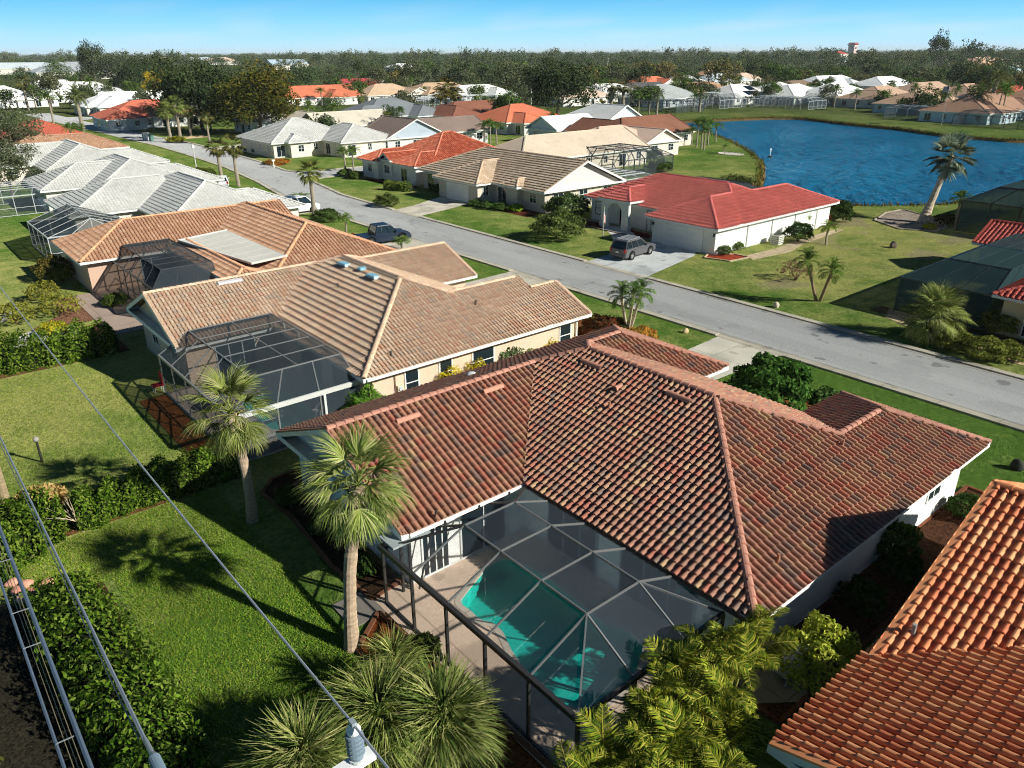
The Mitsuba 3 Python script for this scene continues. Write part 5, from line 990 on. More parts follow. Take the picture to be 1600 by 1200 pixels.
shrub('shrub', 'large round dark bush at the lake end of the red house', 82.2, 42.2, 2.3, 2.8, 4200, 0.26, [C(52, 70, 36), C(66, 84, 44)], 67)
shrub('shrub', 'small round shrub by the red house downpipe', *(60.23, 41.04), 0.8, 1.0, 1000, 0.16, MIDG, 68)
shrub('shrub', 'second small shrub by the red house downpipe', *(62.88, 41.47), 0.7, 0.9, 900, 0.16, MIDG, 69)
shrub('shrub', 'round shrub before the terracotta house lawn', *(49.32, 83.44), 1.5, 1.7, 2000, 0.26, [C(92, 104, 50), C(70, 84, 40)], 70)
hedge('hedge', 'clipped yellow green hedge before the terracotta house', [(55.87, 94.51), (57.69, 90.76)], 1.4, 1.2, 1800, 0.25, [C(120, 134, 56), C(96, 112, 46)], 71)
for i, (p, lab) in enumerate((((57.89, 109.62), 'left'), ((57.78, 106.21), 'right'))): shrub('shrub', f'{lab} one of two square shrubs at the terracotta house corner', *p, 1.2, 1.3, 1200, 0.26, MIDG, 72 + i)
shrub('shrub', 'round shrub beside the greige garage', *(59.54, 87.49), 1.0, 1.3, 1200, 0.24, DEEP, 75)
for i, (u, lab) in enumerate(((744, 'first'), (762, 'second'), (806, 'fourth'), (782, 'third'))): p = {744: (57.79, 76.08), 762: (57.82, 73.80), 782: (58.47, 72.13), 806: (59.35, 70.28)}[u]; shrub('shrub', f'{lab} shrub along the front of the greige house', *p, 1.0, 1.0, 900, 0.24, LIME if i == 2 else MIDG, 76 + i)
shrub('shrub', 'orange flowering bed before the white house', *(55.82, 130.40), 2.4, 0.9, 1600, 0.3, [C(190, 106, 50), C(150, 110, 50), C(96, 110, 46)], 80)
shrub('shrub', 'dark green bush behind the truck, at the street', *(39.19, 79.88), 1.7, 1.6, 1800, 0.26, [C(66, 86, 44), C(84, 104, 54)], 81)
hedge('hedge', 'clipped hedge by the mailbox of the white row', [(40.65, 126.81), (42.37, 123.46)], 1.6, 1.1, 1200, 0.28, [C(96, 112, 46), C(80, 94, 40)], 82)
shrub('shrub', 'yellow shrub under the fan palms across the street', *(54.45, 178.89), 2.0, 1.4, 1200, 0.34, [C(190, 176, 40), C(140, 146, 50)], 83)
shrub('shrub', 'dark rounded shrub at the garden corner of the tan house', *(10.36, 72.87), 1.5, 2.4, 2600, 0.2, [C(92, 90, 44), C(70, 74, 36), C(120, 108, 60)], 84)
shrub('shrub', 'lime shrub beside the dark one at the tan house', *(10.71, 71.92), 1.0, 1.7, 1500, 0.2, [C(120, 128, 44), C(96, 108, 40)], 85)
shrub('shrub', 'small bush inside the third cage bed', *(12.26, 61.71), 1.0, 1.1, 1400, 0.2, MIDG, 86)
shrub('shrub', 'yellow flowering low shrub at the hedge top left', *(7.31, 57.82), 1.0, 0.9, 1200, 0.2, [C(180, 176, 50), C(120, 140, 50)], 87)
shrub('shrub', 'round dark shrub at the foot of the leaning palm', *(89.47, 33.14), 1.3, 1.4, 900, 0.24, [C(60, 56, 40), C(70, 64, 44)], 88)
shrub('shrub', 'small yellow ball shrub on the gravel by the leaning palm', *(86.12, 33.46), 0.7, 0.7, 500, 0.22, [C(176, 176, 50), C(150, 156, 44)], 89)
shrub('shrub', 'shadowed fern in the mulch by the nearest cage', *(9.76, 16.22), 0.6, 0.5, 700, 0.2, [C(70, 84, 40), C(90, 100, 50)], 90)
for i, (p, r, h) in enumerate((((52.11, 18.67), 1.4, 1.4), ((50.74, 16.70), 1.3, 1.3), ((50.35, 14.84), 1.5, 1.5), ((51.40, 13.94), 1.3, 1.2), ((56.18, 16.01), 1.4, 1.8))):
    shrub('shrub', ('first', 'second', 'third', 'fourth', 'fifth')[i] + ' weedy bush from the left in the bed beside the teal cage', *p, r, h, 2200, 0.2, [C(110, 116, 50), C(130, 132, 64), C(84, 98, 44)], 91 + i, group='weedy bushes beside the teal cage')
for i, p in enumerate(((105.43, 90.33), (110.39, 92.98), (97.87, 80.40), (78.29, 71.84), (78.02, 68.69), (81.54, 68.96), (78.51, 74.46))):
    shrub('shrub', ('first', 'second', 'rearmost', 'leftmost front', 'middle front', 'rightmost front', 'lowest left')[i] + ' clump of the tropical planting behind the greige house', *p, 2.0, 2.0, 1200, 0.4, [C(80, 96, 46), C(60, 78, 38)], 100 + i, group='planting behind the greige house')
hedge('hedge', 'long low hedge at the water side behind the red roof', [(86.28, 61.39), (94.24, 63.45), (92.05, 59.66)], 2.2, 1.6, 2200, 0.34, [C(84, 92, 46), C(64, 74, 38)], 110)
shrub('bare_shrub', 'leafless pinkish shrub beside the pair of leaning date palms', *(57.64, 32.04), 1.5, 2.0, 500, 0.2, [C(150, 120, 100), C(130, 104, 88)], 111)
shrub('shrub', 'scrubby pale plant with white blossoms beside the wooden pole', *(2.14, 33.24), 1.1, 1.3, 1600, 0.22, [C(206, 186, 130), C(150, 150, 90), C(190, 160, 110)], 112)
for i, (p, s) in enumerate((((8.61, 62.00), 1.6), ((5.75, 62.00), 1.3), ((8.43, 66.70), 1.2))):
    shrub('shrub', ('open yellowish shrub on the white shell bed', 'sparse shrub at the left edge above the tall hedge', 'thin airy shrub behind the shell bed')[i], *p, s, 1.8, 800, 0.22, [C(140, 146, 64), C(110, 120, 52)], 113 + i)
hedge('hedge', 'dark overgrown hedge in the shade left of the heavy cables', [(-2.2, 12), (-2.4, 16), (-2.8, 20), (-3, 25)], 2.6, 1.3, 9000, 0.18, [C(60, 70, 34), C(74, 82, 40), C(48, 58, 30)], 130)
for i, (x, y, h) in enumerate(((19.2, 8.2, 1.0), (22.4, 8.3, 1.2), (25.2, 8.2, 1.0), (31.0, 8.3, 1.1))):
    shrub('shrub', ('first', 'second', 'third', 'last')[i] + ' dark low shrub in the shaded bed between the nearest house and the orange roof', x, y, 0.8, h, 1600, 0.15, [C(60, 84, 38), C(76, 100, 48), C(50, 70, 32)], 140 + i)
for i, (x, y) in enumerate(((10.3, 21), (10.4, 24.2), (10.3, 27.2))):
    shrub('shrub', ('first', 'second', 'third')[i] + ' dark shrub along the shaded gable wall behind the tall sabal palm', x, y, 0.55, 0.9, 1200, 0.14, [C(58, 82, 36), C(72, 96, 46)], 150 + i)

ORD = ('leftmost', 'second', 'third', 'fourth', 'fifth', 'rightmost')
# ---------------------------------------------------------------- palms and trees of the middle distance (copies of a few grown models)
def palm_model(name, kind, h, n, r, size, hi, low, seed, col=C(150, 138, 122), thick=0.0):
    rng = np.random.default_rng(seed); g = {'type': 'shapegroup', 'trunk': trunk_mesh([(0, 0, -0.2), (0.1, 0, h * 0.5), (0, 0, h)], r, col, 0.05, 18, seed=seed).ply('bark')}
    o = M()
    for az, el in golden_spread(rng, n, hi, low):
        L = feather_leaf(rng, **kind) if 'L' in kind else fan_leaf(rng, **kind); m = np.array(place_leaf(az, el, (0, 0, h), size * rng.uniform(0.85, 1.1), rng.uniform(-20, 20)).matrix, float)
        for t, c in zip(L.t, L.c): o.t.append(t @ m[:3, :3].T + m[:3, 3]); o.c.append(c)
    g['crown'] = o.ply('leaf'); scene[name] = g
FAN = dict(R=0.9, pet=0.7, n=18, droop=0.6, width=0.085, seg=2, cols=(C(116, 124, 64), C(140, 142, 82), C(92, 104, 50)))
FANB = dict(R=0.9, pet=0.7, n=18, droop=0.8, width=0.085, seg=2, cols=(C(96, 92, 52), C(120, 112, 60), C(72, 80, 42)))
QUE = dict(L=2.6, n=12, droop=1.15, lw=0.16, ll=0.75); DAT = dict(L=2.5, n=14, droop=0.8, lw=0.12, ll=0.45, rise=0.5, cols=(C(96, 108, 60), C(120, 126, 76), C(76, 86, 46)))
PM = {'fan': ('fan_palm_model', 5.0, FAN, 26, [0.24, 0.19, 0.2], 1.1, 80, -60), 'fan_brown': ('fan_palm_b_model', 5.0, FANB, 26, [0.24, 0.19, 0.2], 1.1, 80, -75), 'queen': ('queen_palm_model', 6.0, QUE, 15, [0.2, 0.15, 0.14], 1.0, 75, -25), 'date': ('date_palm_model', 5.5, DAT, 34, [0.34, 0.3, 0.34], 1.15, 80, -45), 'pygmy': ('pygmy_palm_model', 2.2, dict(L=1.3, n=14, droop=1.1, lw=0.07, ll=0.3, rise=0.6), 22, [0.1, 0.09, 0.1], 1.0, 75, -35)}
for i, (k, (nm, h, kind, n, r, size, hi, low)) in enumerate(PM.items()): palm_model(nm, kind, h, n, r, size, hi, low, 300 + i)
PH = {'fan': 6.2, 'fan_brown': 6.2, 'queen': 7.2, 'date': 7.4, 'pygmy': 2.9}; PW = {'fan': 3.2, 'fan_brown': 3.0, 'queen': 4.2, 'date': 5.6, 'pygmy': 2.2}
def mid_palm(kind, label, xyhw, group=None, rz=None):
    x, y, h, w = xyhw; key = thing({'fan': 'fan_palm', 'fan_brown': 'fan_palm', 'queen': 'feather_palm', 'date': 'date_palm', 'pygmy': 'pygmy_palm'}[kind], label, 'palm tree', group)
    s = w / PW[kind]; inst(key, PM[kind][0], x, y, s, rz if rz is not None else (x * 53 + y * 17) % 360, h / PH[kind]); return key
mid_palm('fan', 'fan palm on the near kerb of the street, before the tan driveway', (39.56, 83.50, 6.39, 3.81))
mid_palm('fan_brown', 'darker one of two fan palms at the near side of the bend', (41.41, 117.41, 6.07, 3.82)); mid_palm('fan_brown', 'lighter fan palm just right of the dark one at the bend', (41.43, 111.03, 7.05, 3.44))
mid_palm('date', 'ragged tall palm at the left beyond the tan roof', (44.63, 217.34, 10.96, 7.89)); mid_palm('queen', 'drooping palm left of the ragged tall one', (43.57, 245.14, 8.41, 6.32)); mid_palm('fan_brown', 'palm with dead skirt near the left street end', (50.55, 321.14, 11.09, 5.49))
mid_palm('queen', 'slim palm before the white house at the bend', (78.95, 354.97, 9.02, 6.76)); mid_palm('queen', 'slim palm left of the white house roof peak', (85.77, 416.96, 7.69, 6.47))
for i, a in enumerate(((53.71, 179.56, 8.10, 4.77), (56.98, 183.74, 9.12, 4.89), (61.71, 191.01, 6.63, 4.42))): mid_palm('fan', ('left', 'middle', 'right')[i] + ' fan palm of the clump across the street, before the big dark tree', a, 'fan palms before the big dark tree')
mid_palm('fan_brown', 'leaning shaggy palm right of the fan palm clump', (58.60, 169.99, 6.66, 3.05))
for i, (a, l) in enumerate((((58.22, 110.23, 4.04, 3.61), 'left'), ((61.29, 113.10, 3.77, 3.29), 'right'))): mid_palm('queen', f'{l} one of two feather palms at the corner by the terracotta house', a)
for a, w in zip(((63.71, 82.67, 3.44, 3.04), (65.32, 83.31, 3.40, 3.08)), ORD): mid_palm('queen', w + ' of two feather palms in front of the greige house', a, 'feather palms before the greige house')
for a, w in zip(((101.03, 129.66, 4.29, 3.91), (100.44, 127.01, 4.97, 3.85), (104.42, 129.84, 4.09, 3.96)), ORD): mid_palm('queen', w + ' palm of the trio by the salmon house', a, 'palm trio by the salmon house')
mid_palm('queen', 'feather palm before the weathered brown gable', (85.80, 140.34, 3.76, 4.75)); mid_palm('queen', 'feather palm behind the dark grey roof', (127.19, 195.84, 4.00, 4.74))
for a, w in zip(((132.89, 190.47, 8.61, 5.90), (136.71, 193.30, 10.84, 6.81), (140.68, 196.25, 9.64, 6.95), (138.78, 191.35, 8.08, 5.20)), ORD): mid_palm('fan_brown', w + ' palm of the tall shaggy cluster at mid distance', a, 'tall shaggy palm cluster')
for a, l in (((131.12, 192.13, 5.38, 3.15), 'short palm left of the shaggy cluster'), ((196.44, 305.65, 8.44, 4.91), 'slim palm above the beige roof'), ((189.69, 312.43, 6.89, 4.32), 'slim palm above the tan roof'), ((168.61, 318.64, 7.24, 6.70), 'palm right of the white chimney'), ((136.31, 271.41, 5.91, 5.65), 'palm before the white chimney'), ((161.96, 340.32, 5.89, 5.09), 'palm at the orange gable')): mid_palm('queen', l, a)
mid_palm('queen', 'yellowing palm between the salmon and the white blue roofs', (123.84, 133.83, 4.71, 4.02)); mid_palm('queen', 'pale palm beside the yellowing one', (123.37, 130.35, 3.83, 3.35))
for a, l in (((204.33, 190.89, 8.60, 6.15), 'left round palm right of the big oak'), ((207.32, 188.00, 8.19, 7.10), 'right round palm right of the big oak'), ((184.72, 161.40, 6.14, 4.57), 'slim palm left of the date palm on the shore'), ((191.04, 162.56, 5.16, 4.67), 'short palm beside the date palm on the shore')): mid_palm('fan_brown' if 'round' in l else 'queen', l, a)
mid_palm('date', 'big date palm on the far lake shore', (190.72, 159.24, 7.63, 6.31)); mid_palm('date', 'bushy date palm before the white pool cage', (208.76, 156.98, 7.55, 6.19)); mid_palm('queen', 'short palm next to the bushy date palm', (214.44, 163.61, 5.09, 4.11))
for a, l in (((258.07, 138.90, 6.85, 4.96), 'leftmost palm of the far lake lawn'), ((251.33, 128.16, 5.97, 5.25), 'second palm of the far lake lawn'), ((252.14, 119.34, 5.84, 5.66), 'third palm of the far lake lawn'), ((346.75, 154.46, 7.00, 5.77), 'left of two palms over the tan roofs'), ((349.12, 152.08, 6.74, 5.79), 'right of two palms over the tan roofs'), ((229.72, 93.16, 7.52, 6.29), 'palm by the flag on the far lake lawn'), ((234.39, 80.24, 9.01, 5.45), 'slim tall palm at the right, left trunk'), ((237.27, 80.33, 9.08, 5.51), 'slim tall palm at the right, right trunk')): mid_palm('queen', l, a)
mid_palm('date', 'stout date palm on the far lawn before the brown roof', (234.58, 85.70, 9.18, 9.30)); mid_palm('date', 'wide date palm rising behind the stout one', (294.68, 103.48, 11.82, 12.14)); mid_palm('date', 'date palm at the far right edge', (308.43, 99.28, 9.68, 8.21))
for a, w in zip(((374.26, 233.32, 7.93, 5.96), (363.75, 223.10, 8.83, 6.49), (378.46, 228.93, 8.52, 5.98), (361.92, 214.98, 8.10, 5.69), (370.59, 215.99, 8.23, 7.25), (372.72, 213.78, 8.80, 7.26)), ORD): mid_palm('fan_brown', w + ' palm in the row behind the white lake roofs', a, 'palms behind the white lake roofs')
for a, w in zip(((398.37, 208.09, 6.66, 6.83), (407.59, 209.50, 5.85, 6.97), (402.70, 203.55, 6.35, 6.86), (398.41, 197.37, 6.24, 7.51), (393.85, 191.84, 7.00, 7.40), (402.24, 193.38, 5.93, 6.78)), ORD): mid_palm('fan_brown', w + ' palm in the row over the second row roofs', a, 'palms over the second row of roofs')
for a, w in zip(((401.84, 564.06, 9.94, 7.02), (466.04, 433.48, 7.75, 6.45), (467.96, 431.25, 8.65, 6.45), (457.92, 418.07, 9.31, 6.28), (449.27, 287.80, 7.38, 6.31), (432.80, 274.11, 7.08, 6.06)), ORD): mid_palm('fan_brown', w + ' of the small distant palms at the edge of the woods', a, 'distant palms at the edge of the woods')
for a, w in zip(((130.62, 99.53, 3.45, 3.62), (129.55, 97.43, 5.09, 4.13), (128.52, 95.40, 5.50, 4.08), (127.14, 93.74, 4.03, 4.02), (134.99, 98.70, 4.48, 3.97), (140.14, 100.57, 3.84, 4.10)), ORD): mid_palm('queen', w + ' palm of the thicket on the lake peninsula', a, 'palm thicket on the lake peninsula')
mid_palm('queen', 'young palm on the gravel island of the peninsula', (124.98, 87.45, 1.49, 2.07)); mid_palm('queen', 'feather palm left of the tall black cage', (88.78, 31.99, 3.66, 2.75))
mid_palm('pygmy', 'pygmy palm on the lawn near the stone path of the red house', (71.31, 36.96, 2.27, 2.36)); mid_palm('pygmy', 'pale small palm against the red house side wall', (75.52, 41.87, 2.03, 1.78)); mid_palm('pygmy', 'shrubby palm hiding the dark truck', (38.31, 73.53, 1.91, 2.43)); mid_palm('pygmy', 'shrubby palm on the kerb strip below the truck', (38.46, 62.71, 1.25, 2.55)); mid_palm('pygmy', 'dark shrubby palm left of the street fan palm', (39.77, 87.48, 2.14, 3.63))
mid_palm('pygmy', 'shrubby palm at the greige garage wall', (63.08, 85.29, 2.05, 1.81))
# the two date palms that lean apart on the vacant lawn, and the triple by the kerb
for i, (b, t, lab) in enumerate((((53.56, 27.79, 0.00), (52.30, 28.33, 3.20), 'left one of two slim palms leaning apart on the dry lawn'), ((53.74, 27.63, 0.00), (52.76, 26.57, 2.70), 'right one of two slim palms leaning apart on the dry lawn'))):
    palm('pygmy_palm', lab, 'queen', b, t, 22, [0.13, 0.1, 0.12], 0.52, 75, -35, C(140, 116, 96), seed=20 + i)
for i, (b, t, lab) in enumerate((((37.74, 32.88, 0.00), (34.86, 30.96, 3.40), 'left stem'), ((37.81, 32.65, 0.00), (36.74, 30.90, 3.30), 'right stem'), ((37.71, 32.74, 0.00), (34.99, 30.06, 3.50), 'middle stem'))):
    palm('pygmy_palm', f'{lab} of the triple palm on the grass by the near kerb', 'queen', b, t, 20, [0.12, 0.09, 0.11], 0.46, 75, -45, C(190, 176, 156), seed=24 + i)
palm('silver_palm', 'silvery fan palm leaning over the lake bank', 'silver', (88.93, 35.43, 0.00), (91.20, 34.77, 7.06), 26, [0.62, 0.36, 0.3, 0.3], 1.1, 75, -50, C(186, 170, 152), seed=30)
palm('fan_palm', 'bushy low fan palm before the teal cage', 'sabal', (51.21, 17.84, 0.00), (51.17, 18.32, 1.60), 72, [0.35, 0.3, 0.3], 1.3, 84, -48, C(130, 110, 90), seed=31)
# trees ---------------------------------------------------------------
for kind, lab, a in (('oak', 'huge dark tree left of the olive gold one', (66.77, 196.89, 14.54, 19.02)), ('olive_tree', 'broad olive gold tree behind the white house', (75.29, 182.61, 12.52, 19.41)), ('yellow_tree', 'yellow flowering tree before the long white roof', (86.04, 287.03, 11.75, 12.66)), ('oak', 'great oak with a yellowish top at mid distance', (154.26, 164.17, 13.93, 20.59)), ('oak_pale', 'grey green tree left of the great oak', (165.74, 194.23, 13.51, 18.57)),
        ('oak_pale', 'pale airy tree at the left edge by the white porch', (20.29, 155.80, 9.40, 10.67)), ('oak_pale', 'thin open tree at the left edge before the white row', (15.20, 124.20, 6.12, 7.46)), ('round_tree', 'bushy tree at the left edge under the coral roof', (24.08, 190.27, 6.91, 7.15)), ('round_tree', 'mid green tree above the white house at the bend', (97.74, 499.36, 14.21, 15.47)), ('oak', 'tall dark tree right of the street end', (115.08, 504.58, 21.87, 14.86)), ('oak_pale', 'greyish tree right of the tall dark one', (120.97, 475.24, 16.61, 24.85)),
        ('oak', 'dark tree over the grey brown roof', (130.08, 444.36, 15.96, 23.46)), ('round_tree', 'tree before the dome cage roof', (280.69, 220.90, 8.19, 10.26)), ('round_tree', 'small tree left of the solar roof', (245.63, 191.26, 4.05, 5.79)), ('bare_tree', 'leafless tree behind the white lake row', (305.21, 196.24, 8.11, 6.74)), ('pine', 'tall pine standing above the ridge at right', (765.59, 323.60, 29.42, 14.03)), ('pine', 'second tall pine above the ridge at right', (768.88, 319.42, 28.04, 12.65)),
        ('oak_pale', 'pale oak behind the fan palm clump', (68.89, 211.25, 12.57, 9.40)), ('oak', 'tree at the left of the dark tree', (107.00, 395.61, 13.54, 17.31)), ('round_tree', 'shrubby tree behind the dark grey roof', (110.81, 214.51, 6.16, 8.17)), ('round_tree', 'low tree behind the bone coloured roof', (104.51, 188.27, 3.36, 6.56)), ('round_tree', 'round tree by the brown lake house', (157.81, 128.59, 3.63, 5.17)), ('oak_pale', 'grey tree beside the yellowing palm', (121.88, 127.94, 3.24, 3.90)), ('round_tree', 'low tree left of the white house by the street', (74.16, 144.77, 3.91, 5.25))):
    tree(kind, lab, a)

# ---------------------------------------------------------------- vehicles
def vehicle(name, label, at, heading, col, cat='car', L=4.8, Wd=1.86, H=1.78, belt=1.08, hood=0.30, rear=0.02, wr=0.38, rack=False, cargo=False, group=None):
    """nose along +x before turning; hood: share of the length before the windscreen foot; rear: share behind the cabin"""
    k = thing(name, label, cat, group); tm = T().translate([at[0], at[1], 0]).rotate([0, 0, 1], heading); w = Wd / 2
    def P(n, m, b='gloss', smooth=False, lab=None): return part(k, n, m, b, to_world=tm, label=lab)
    # body: side outline with wheel arches, chamfered along its upper edge
    ax = (L * 0.315, -L * 0.285); outline = Polygon([(-L / 2, 0.45), (-L / 2 + 0.05, belt - 0.02), (-L / 2 + 0.2, belt + 0.02), (L / 2 - hood * L - 0.1, belt + 0.02), (L / 2 - 0.35, belt - 0.10), (L / 2 - 0.06, belt - 0.25), (L / 2, 0.5), (L / 2 - 0.08, 0.30), (-L / 2 + 0.1, 0.32)])
    if cargo: outline = outline.difference(sbox(-L / 2 + 0.16, 1.0, -L / 2 + rear * L, 2))
    for a in ax: outline = outline.difference(Point(a, wr).buffer(wr + 0.09, 12))
    b = M(); tri = triangulate(outline); inner = outline.buffer(-0.05)
    ti = triangulate(inner if inner.geom_type == 'Polygon' else max(inner.geoms, key=lambda q: q.area)); co = np.array(outline.exterior.coords)
    for s in (-1, 1): b.tris(np.stack([ti[..., 0], np.full(ti.shape[:2], s * w), ti[..., 1]], -1), col); b.tris(np.stack([tri[..., 0], np.full(tri.shape[:2], s * (w - 0.05)), tri[..., 1]], -1), col)
    for p, q in zip(co[:-1], co[1:]): b.quad((p[0], -w + 0.05, p[1]), (q[0], -w + 0.05, q[1]), (q[0], w - 0.05, q[1]), (p[0], w - 0.05, p[1]), col)
    ci = np.array((inner if inner.geom_type == 'Polygon' else max(inner.geoms, key=lambda q: q.area)).exterior.coords)
    for s in (-1, 1):
        for p, q in zip(ci[:-1], ci[1:]):
            po, qo = (outline.exterior.interpolate(outline.exterior.project(Point(z))).coords[0] for z in (p, q)); b.quad((p[0], s * w, p[1]), (q[0], s * w, q[1]), (qo[0], s * (w - 0.05), qo[1]), (po[0], s * (w - 0.05), po[1]), col)
    P('body', b)
    # cabin: glazed house with pillars and roof
    f0, f1, r0, r1 = L / 2 - hood * L, L / 2 - hood * L - 0.75, -L / 2 + rear * L + 0.04, -L / 2 + rear * L + 0.32; wt = w - 0.22
    low, up = [(f0, -w + 0.08), (f0, w - 0.08), (r0, w - 0.08), (r0, -w + 0.08)], [(f1, -wt), (f1, wt), (r1, wt), (r1, -wt)]; zb, zt = belt, H - 0.06; g = M()
    for i in range(4):
        j = (i + 1) % 4; g.quad((*low[i], zb), (*low[j], zb), (*up[j], zt), (*up[i], zt), (0, 0, 0))
    P('windows', g, 'pane'); rf = M(); rf.box(((f1 + r1) / 2, 0, H - 0.03), (f1 - r1 + 0.06, 2 * wt + 0.06, 0.08), col, taper=0.94)
    for i in range(4): rf.beam((*low[i], zb), (*up[i], zt), 0.09, 0.09, col)
    for s in (-1, 1):
        for t in (0.38, 0.72): rf.beam((f0 + (r0 - f0) * t, s * (w - 0.075), zb), (f1 + (r1 - f1) * t, s * (wt + 0.005), zt), 0.08, 0.05, col)
    P('roof', rf)
    for s in (-1, 1):
        for a in ax:
            t = M(); an = np.linspace(0, 2 * math.pi, 21); y0, y1 = s * (w - 0.24), s * (w + 0.01)
            ring = lambda r, y: [(a + r * math.cos(q), y, wr + r * math.sin(q)) for q in an]
            A, B, Cc = ring(wr, y0), ring(wr, y1), ring(wr * 0.62, y1)
            for q in range(20): t.quad(A[q], A[q + 1], B[q + 1], B[q], C(30, 30, 31)); t.quad(B[q], B[q + 1], Cc[q + 1], Cc[q], C(34, 34, 35))
            t.poly(A[:-1], C(20, 20, 20)); wk = P('wheel', t, 'paint'); rm = M(); rim = ring(wr * 0.62, y1 - s * 0.02); rm.poly(rim[:-1], C(90, 92, 94))
            for q in range(5):
                z = q * 2 * math.pi / 5; rm.beam((a, y1, wr), (a + wr * 0.6 * math.cos(z), y1, wr + wr * 0.6 * math.sin(z)), 0.02, 0.07, C(176, 178, 180))
            part(wk, 'rim', rm, 'metal', to_world=tm)
    for s in (-1, 1):
        P('headlight', M().box((L / 2 - 0.08, s * (w - 0.26), belt - 0.32), (0.12, 0.36, 0.16), C(220, 224, 228))); P('tail_light', M().box((-L / 2 + 0.03, s * (w - 0.14), belt - 0.12), (0.1, 0.2, 0.34), C(150, 24, 22))); P('mirror', M().box((f0 - 0.25, s * (w + 0.08), belt + 0.1), (0.14, 0.2, 0.15), col))
        for xx in (f0 - 0.35, f0 - 1.35): P('door_handle', M().box((xx - 0.6, s * (w + 0.012), belt - 0.16), (0.18, 0.025, 0.04), np.array(col) * 0.6))
    P('bumper', M().box((L / 2 - 0.02, 0, 0.5), (0.14, Wd * 0.92, 0.22), np.array(col) * 0.5)); P('bumper', M().box((-L / 2 + 0.02, 0, 0.52), (0.16, Wd * 0.94, 0.22), np.array(col) * 0.5)); P('grille', M().box((L / 2 - 0.01, 0, 0.74), (0.06, Wd * 0.5, 0.18), C(30, 30, 32)))
    if rack:
        for s in (-1, 1): P('roof_rail', M().beam((r1 + 0.2, s * (wt - 0.05), H + 0.08), (f1 - 0.2, s * (wt - 0.05), H + 0.08), 0.05, 0.05, C(170, 172, 174)), 'metal')
        for i in range(5): P('rack_bar', M().beam((r1 + 0.3 + i * 0.42, -wt + 0.05, H + 0.10), (r1 + 0.3 + i * 0.42, wt - 0.05, H + 0.10), 0.09, 0.05, C(226, 228, 230)), 'metal')
        P('license_plate', M().box((-L / 2 - 0.065, 0, 0.8), (0.01, 0.32, 0.16), C(214, 216, 210)))
    return k
vehicle('parked_suv', 'grey SUV with roof rack on the driveway of the red roofed house', (53.5, 46.4), 6, C(86, 84, 88), rack=True)
vehicle('pickup_truck', 'dark navy pickup truck half behind a shrubby palm in the tan house driveway', (38.6, 66.6), -6, C(22, 36, 58), 'truck', 5.6, 1.98, 1.88, 1.1, 0.26, 0.30, 0.42, cargo=True)
vehicle('parked_van', 'white van at the street end of the nearest white tiled roof', (38.9, 86.6), 4, C(226, 228, 230), 'van', 5.2, 1.95, 2.0, 1.15, 0.17, 0.0, 0.36)
vehicle('parked_car', 'white car by the drive of the middle white tiled house', (39.6, 112.5), 70, C(226, 228, 230), 'car', 4.6, 1.8, 1.5, 0.95, 0.28, 0.10, 0.33)
vehicle('parked_car', 'light blue car in the open garage of the white house', (73.6, 133.2), 90, C(110, 170, 190), 'car', 4.5, 1.8, 1.45, 0.95, 0.28, 0.10, 0.33)
# ---------------------------------------------------------------- lamps, poles, flags, boxes
def lamp_post(label, p, h, col=C(200, 200, 196)):
    k = thing('street_lamp', label, 'street lamp'); x, y = p
    part(k, 'pole', M().tube([(x, y, 0), (x, y, h - 0.5)], [0.09, 0.06], col, 8)); part(k, 'lantern', M().box((x, y, h - 0.28), (0.32, 0.32, 0.42), C(226, 226, 220), taper=1.25)); part(k, 'cap', M().box((x, y, h - 0.02), (0.46, 0.46, 0.12), col, taper=0.4))
lamp_post('pale street lamp by the clipped hedge of the white row', (41.38, 128.02), 4.4)
lamp_post('pale post lamp on the lawn before the terracotta house', (88.59, 181.16), 3.2)
k = thing('garden_lamp', 'short dark post lamp with a round globe on the left lawn', 'garden lamp'); x, y = (3.03, 38.06)
part(k, 'post', M().tube([(x, y, 0), (x, y, 1.08)], [0.06, 0.05], C(52, 46, 40), 8)); part(k, 'globe', dome_mesh((x, y, 1.2), 0.13, C(150, 146, 138), 1.0), smooth=True)
def flagpole(label, p, h, fw, fh, droop=True, az=0.6):
    k = thing('flagpole', label, 'flagpole'); x, y = p; part(k, 'pole', M().tube([(x, y, 0), (x, y, h)], [0.05, 0.03], C(214, 214, 212), 8), 'metal'); part(k, 'finial', dome_mesh((x, y, h + 0.06), 0.08, C(200, 180, 110), 1.0))
    f = thing('flag', 'red and white striped flag with a blue canton ' + label.split(' ', 1)[1].split('pole ')[-1], 'flag'); o = M(); d = np.array([math.cos(az), math.sin(az), 0]); n, m = 13, 10
    def at(i, j): u, v = i / m, j / n; return np.array([x, y, h - 0.15]) + d * (0.05 + fw * u * (0.55 if droop else 0.95)) + np.array([-d[1], d[0], 0]) * 0.12 * math.sin(u * 7) * u - np.array([0, 0, 1]) * (fh * v + (fw * 0.75 * u ** 1.2 if droop else 0.15 * u))
    for j in range(n):
        for i in range(m):
            col = C(36, 46, 96) if (i < 4 and j < 7) else (C(178, 40, 48) if j % 2 == 0 else C(232, 230, 226)); o.quad(at(i, j), at(i + 1, j), at(i + 1, j + 1), at(i, j + 1), col)
    stars = M()
    for a in range(3):
        for b in range(3): c = (at(0, 1 + 2 * b) * (3 - a) + at(4, 1 + 2 * b) * (a + 1)) / 4; stars.box(c, (0.06, 0.06, 0.06), C(230, 230, 230))
    o.t += stars.t; o.c += stars.c; scene[f] = o.ply('paint')
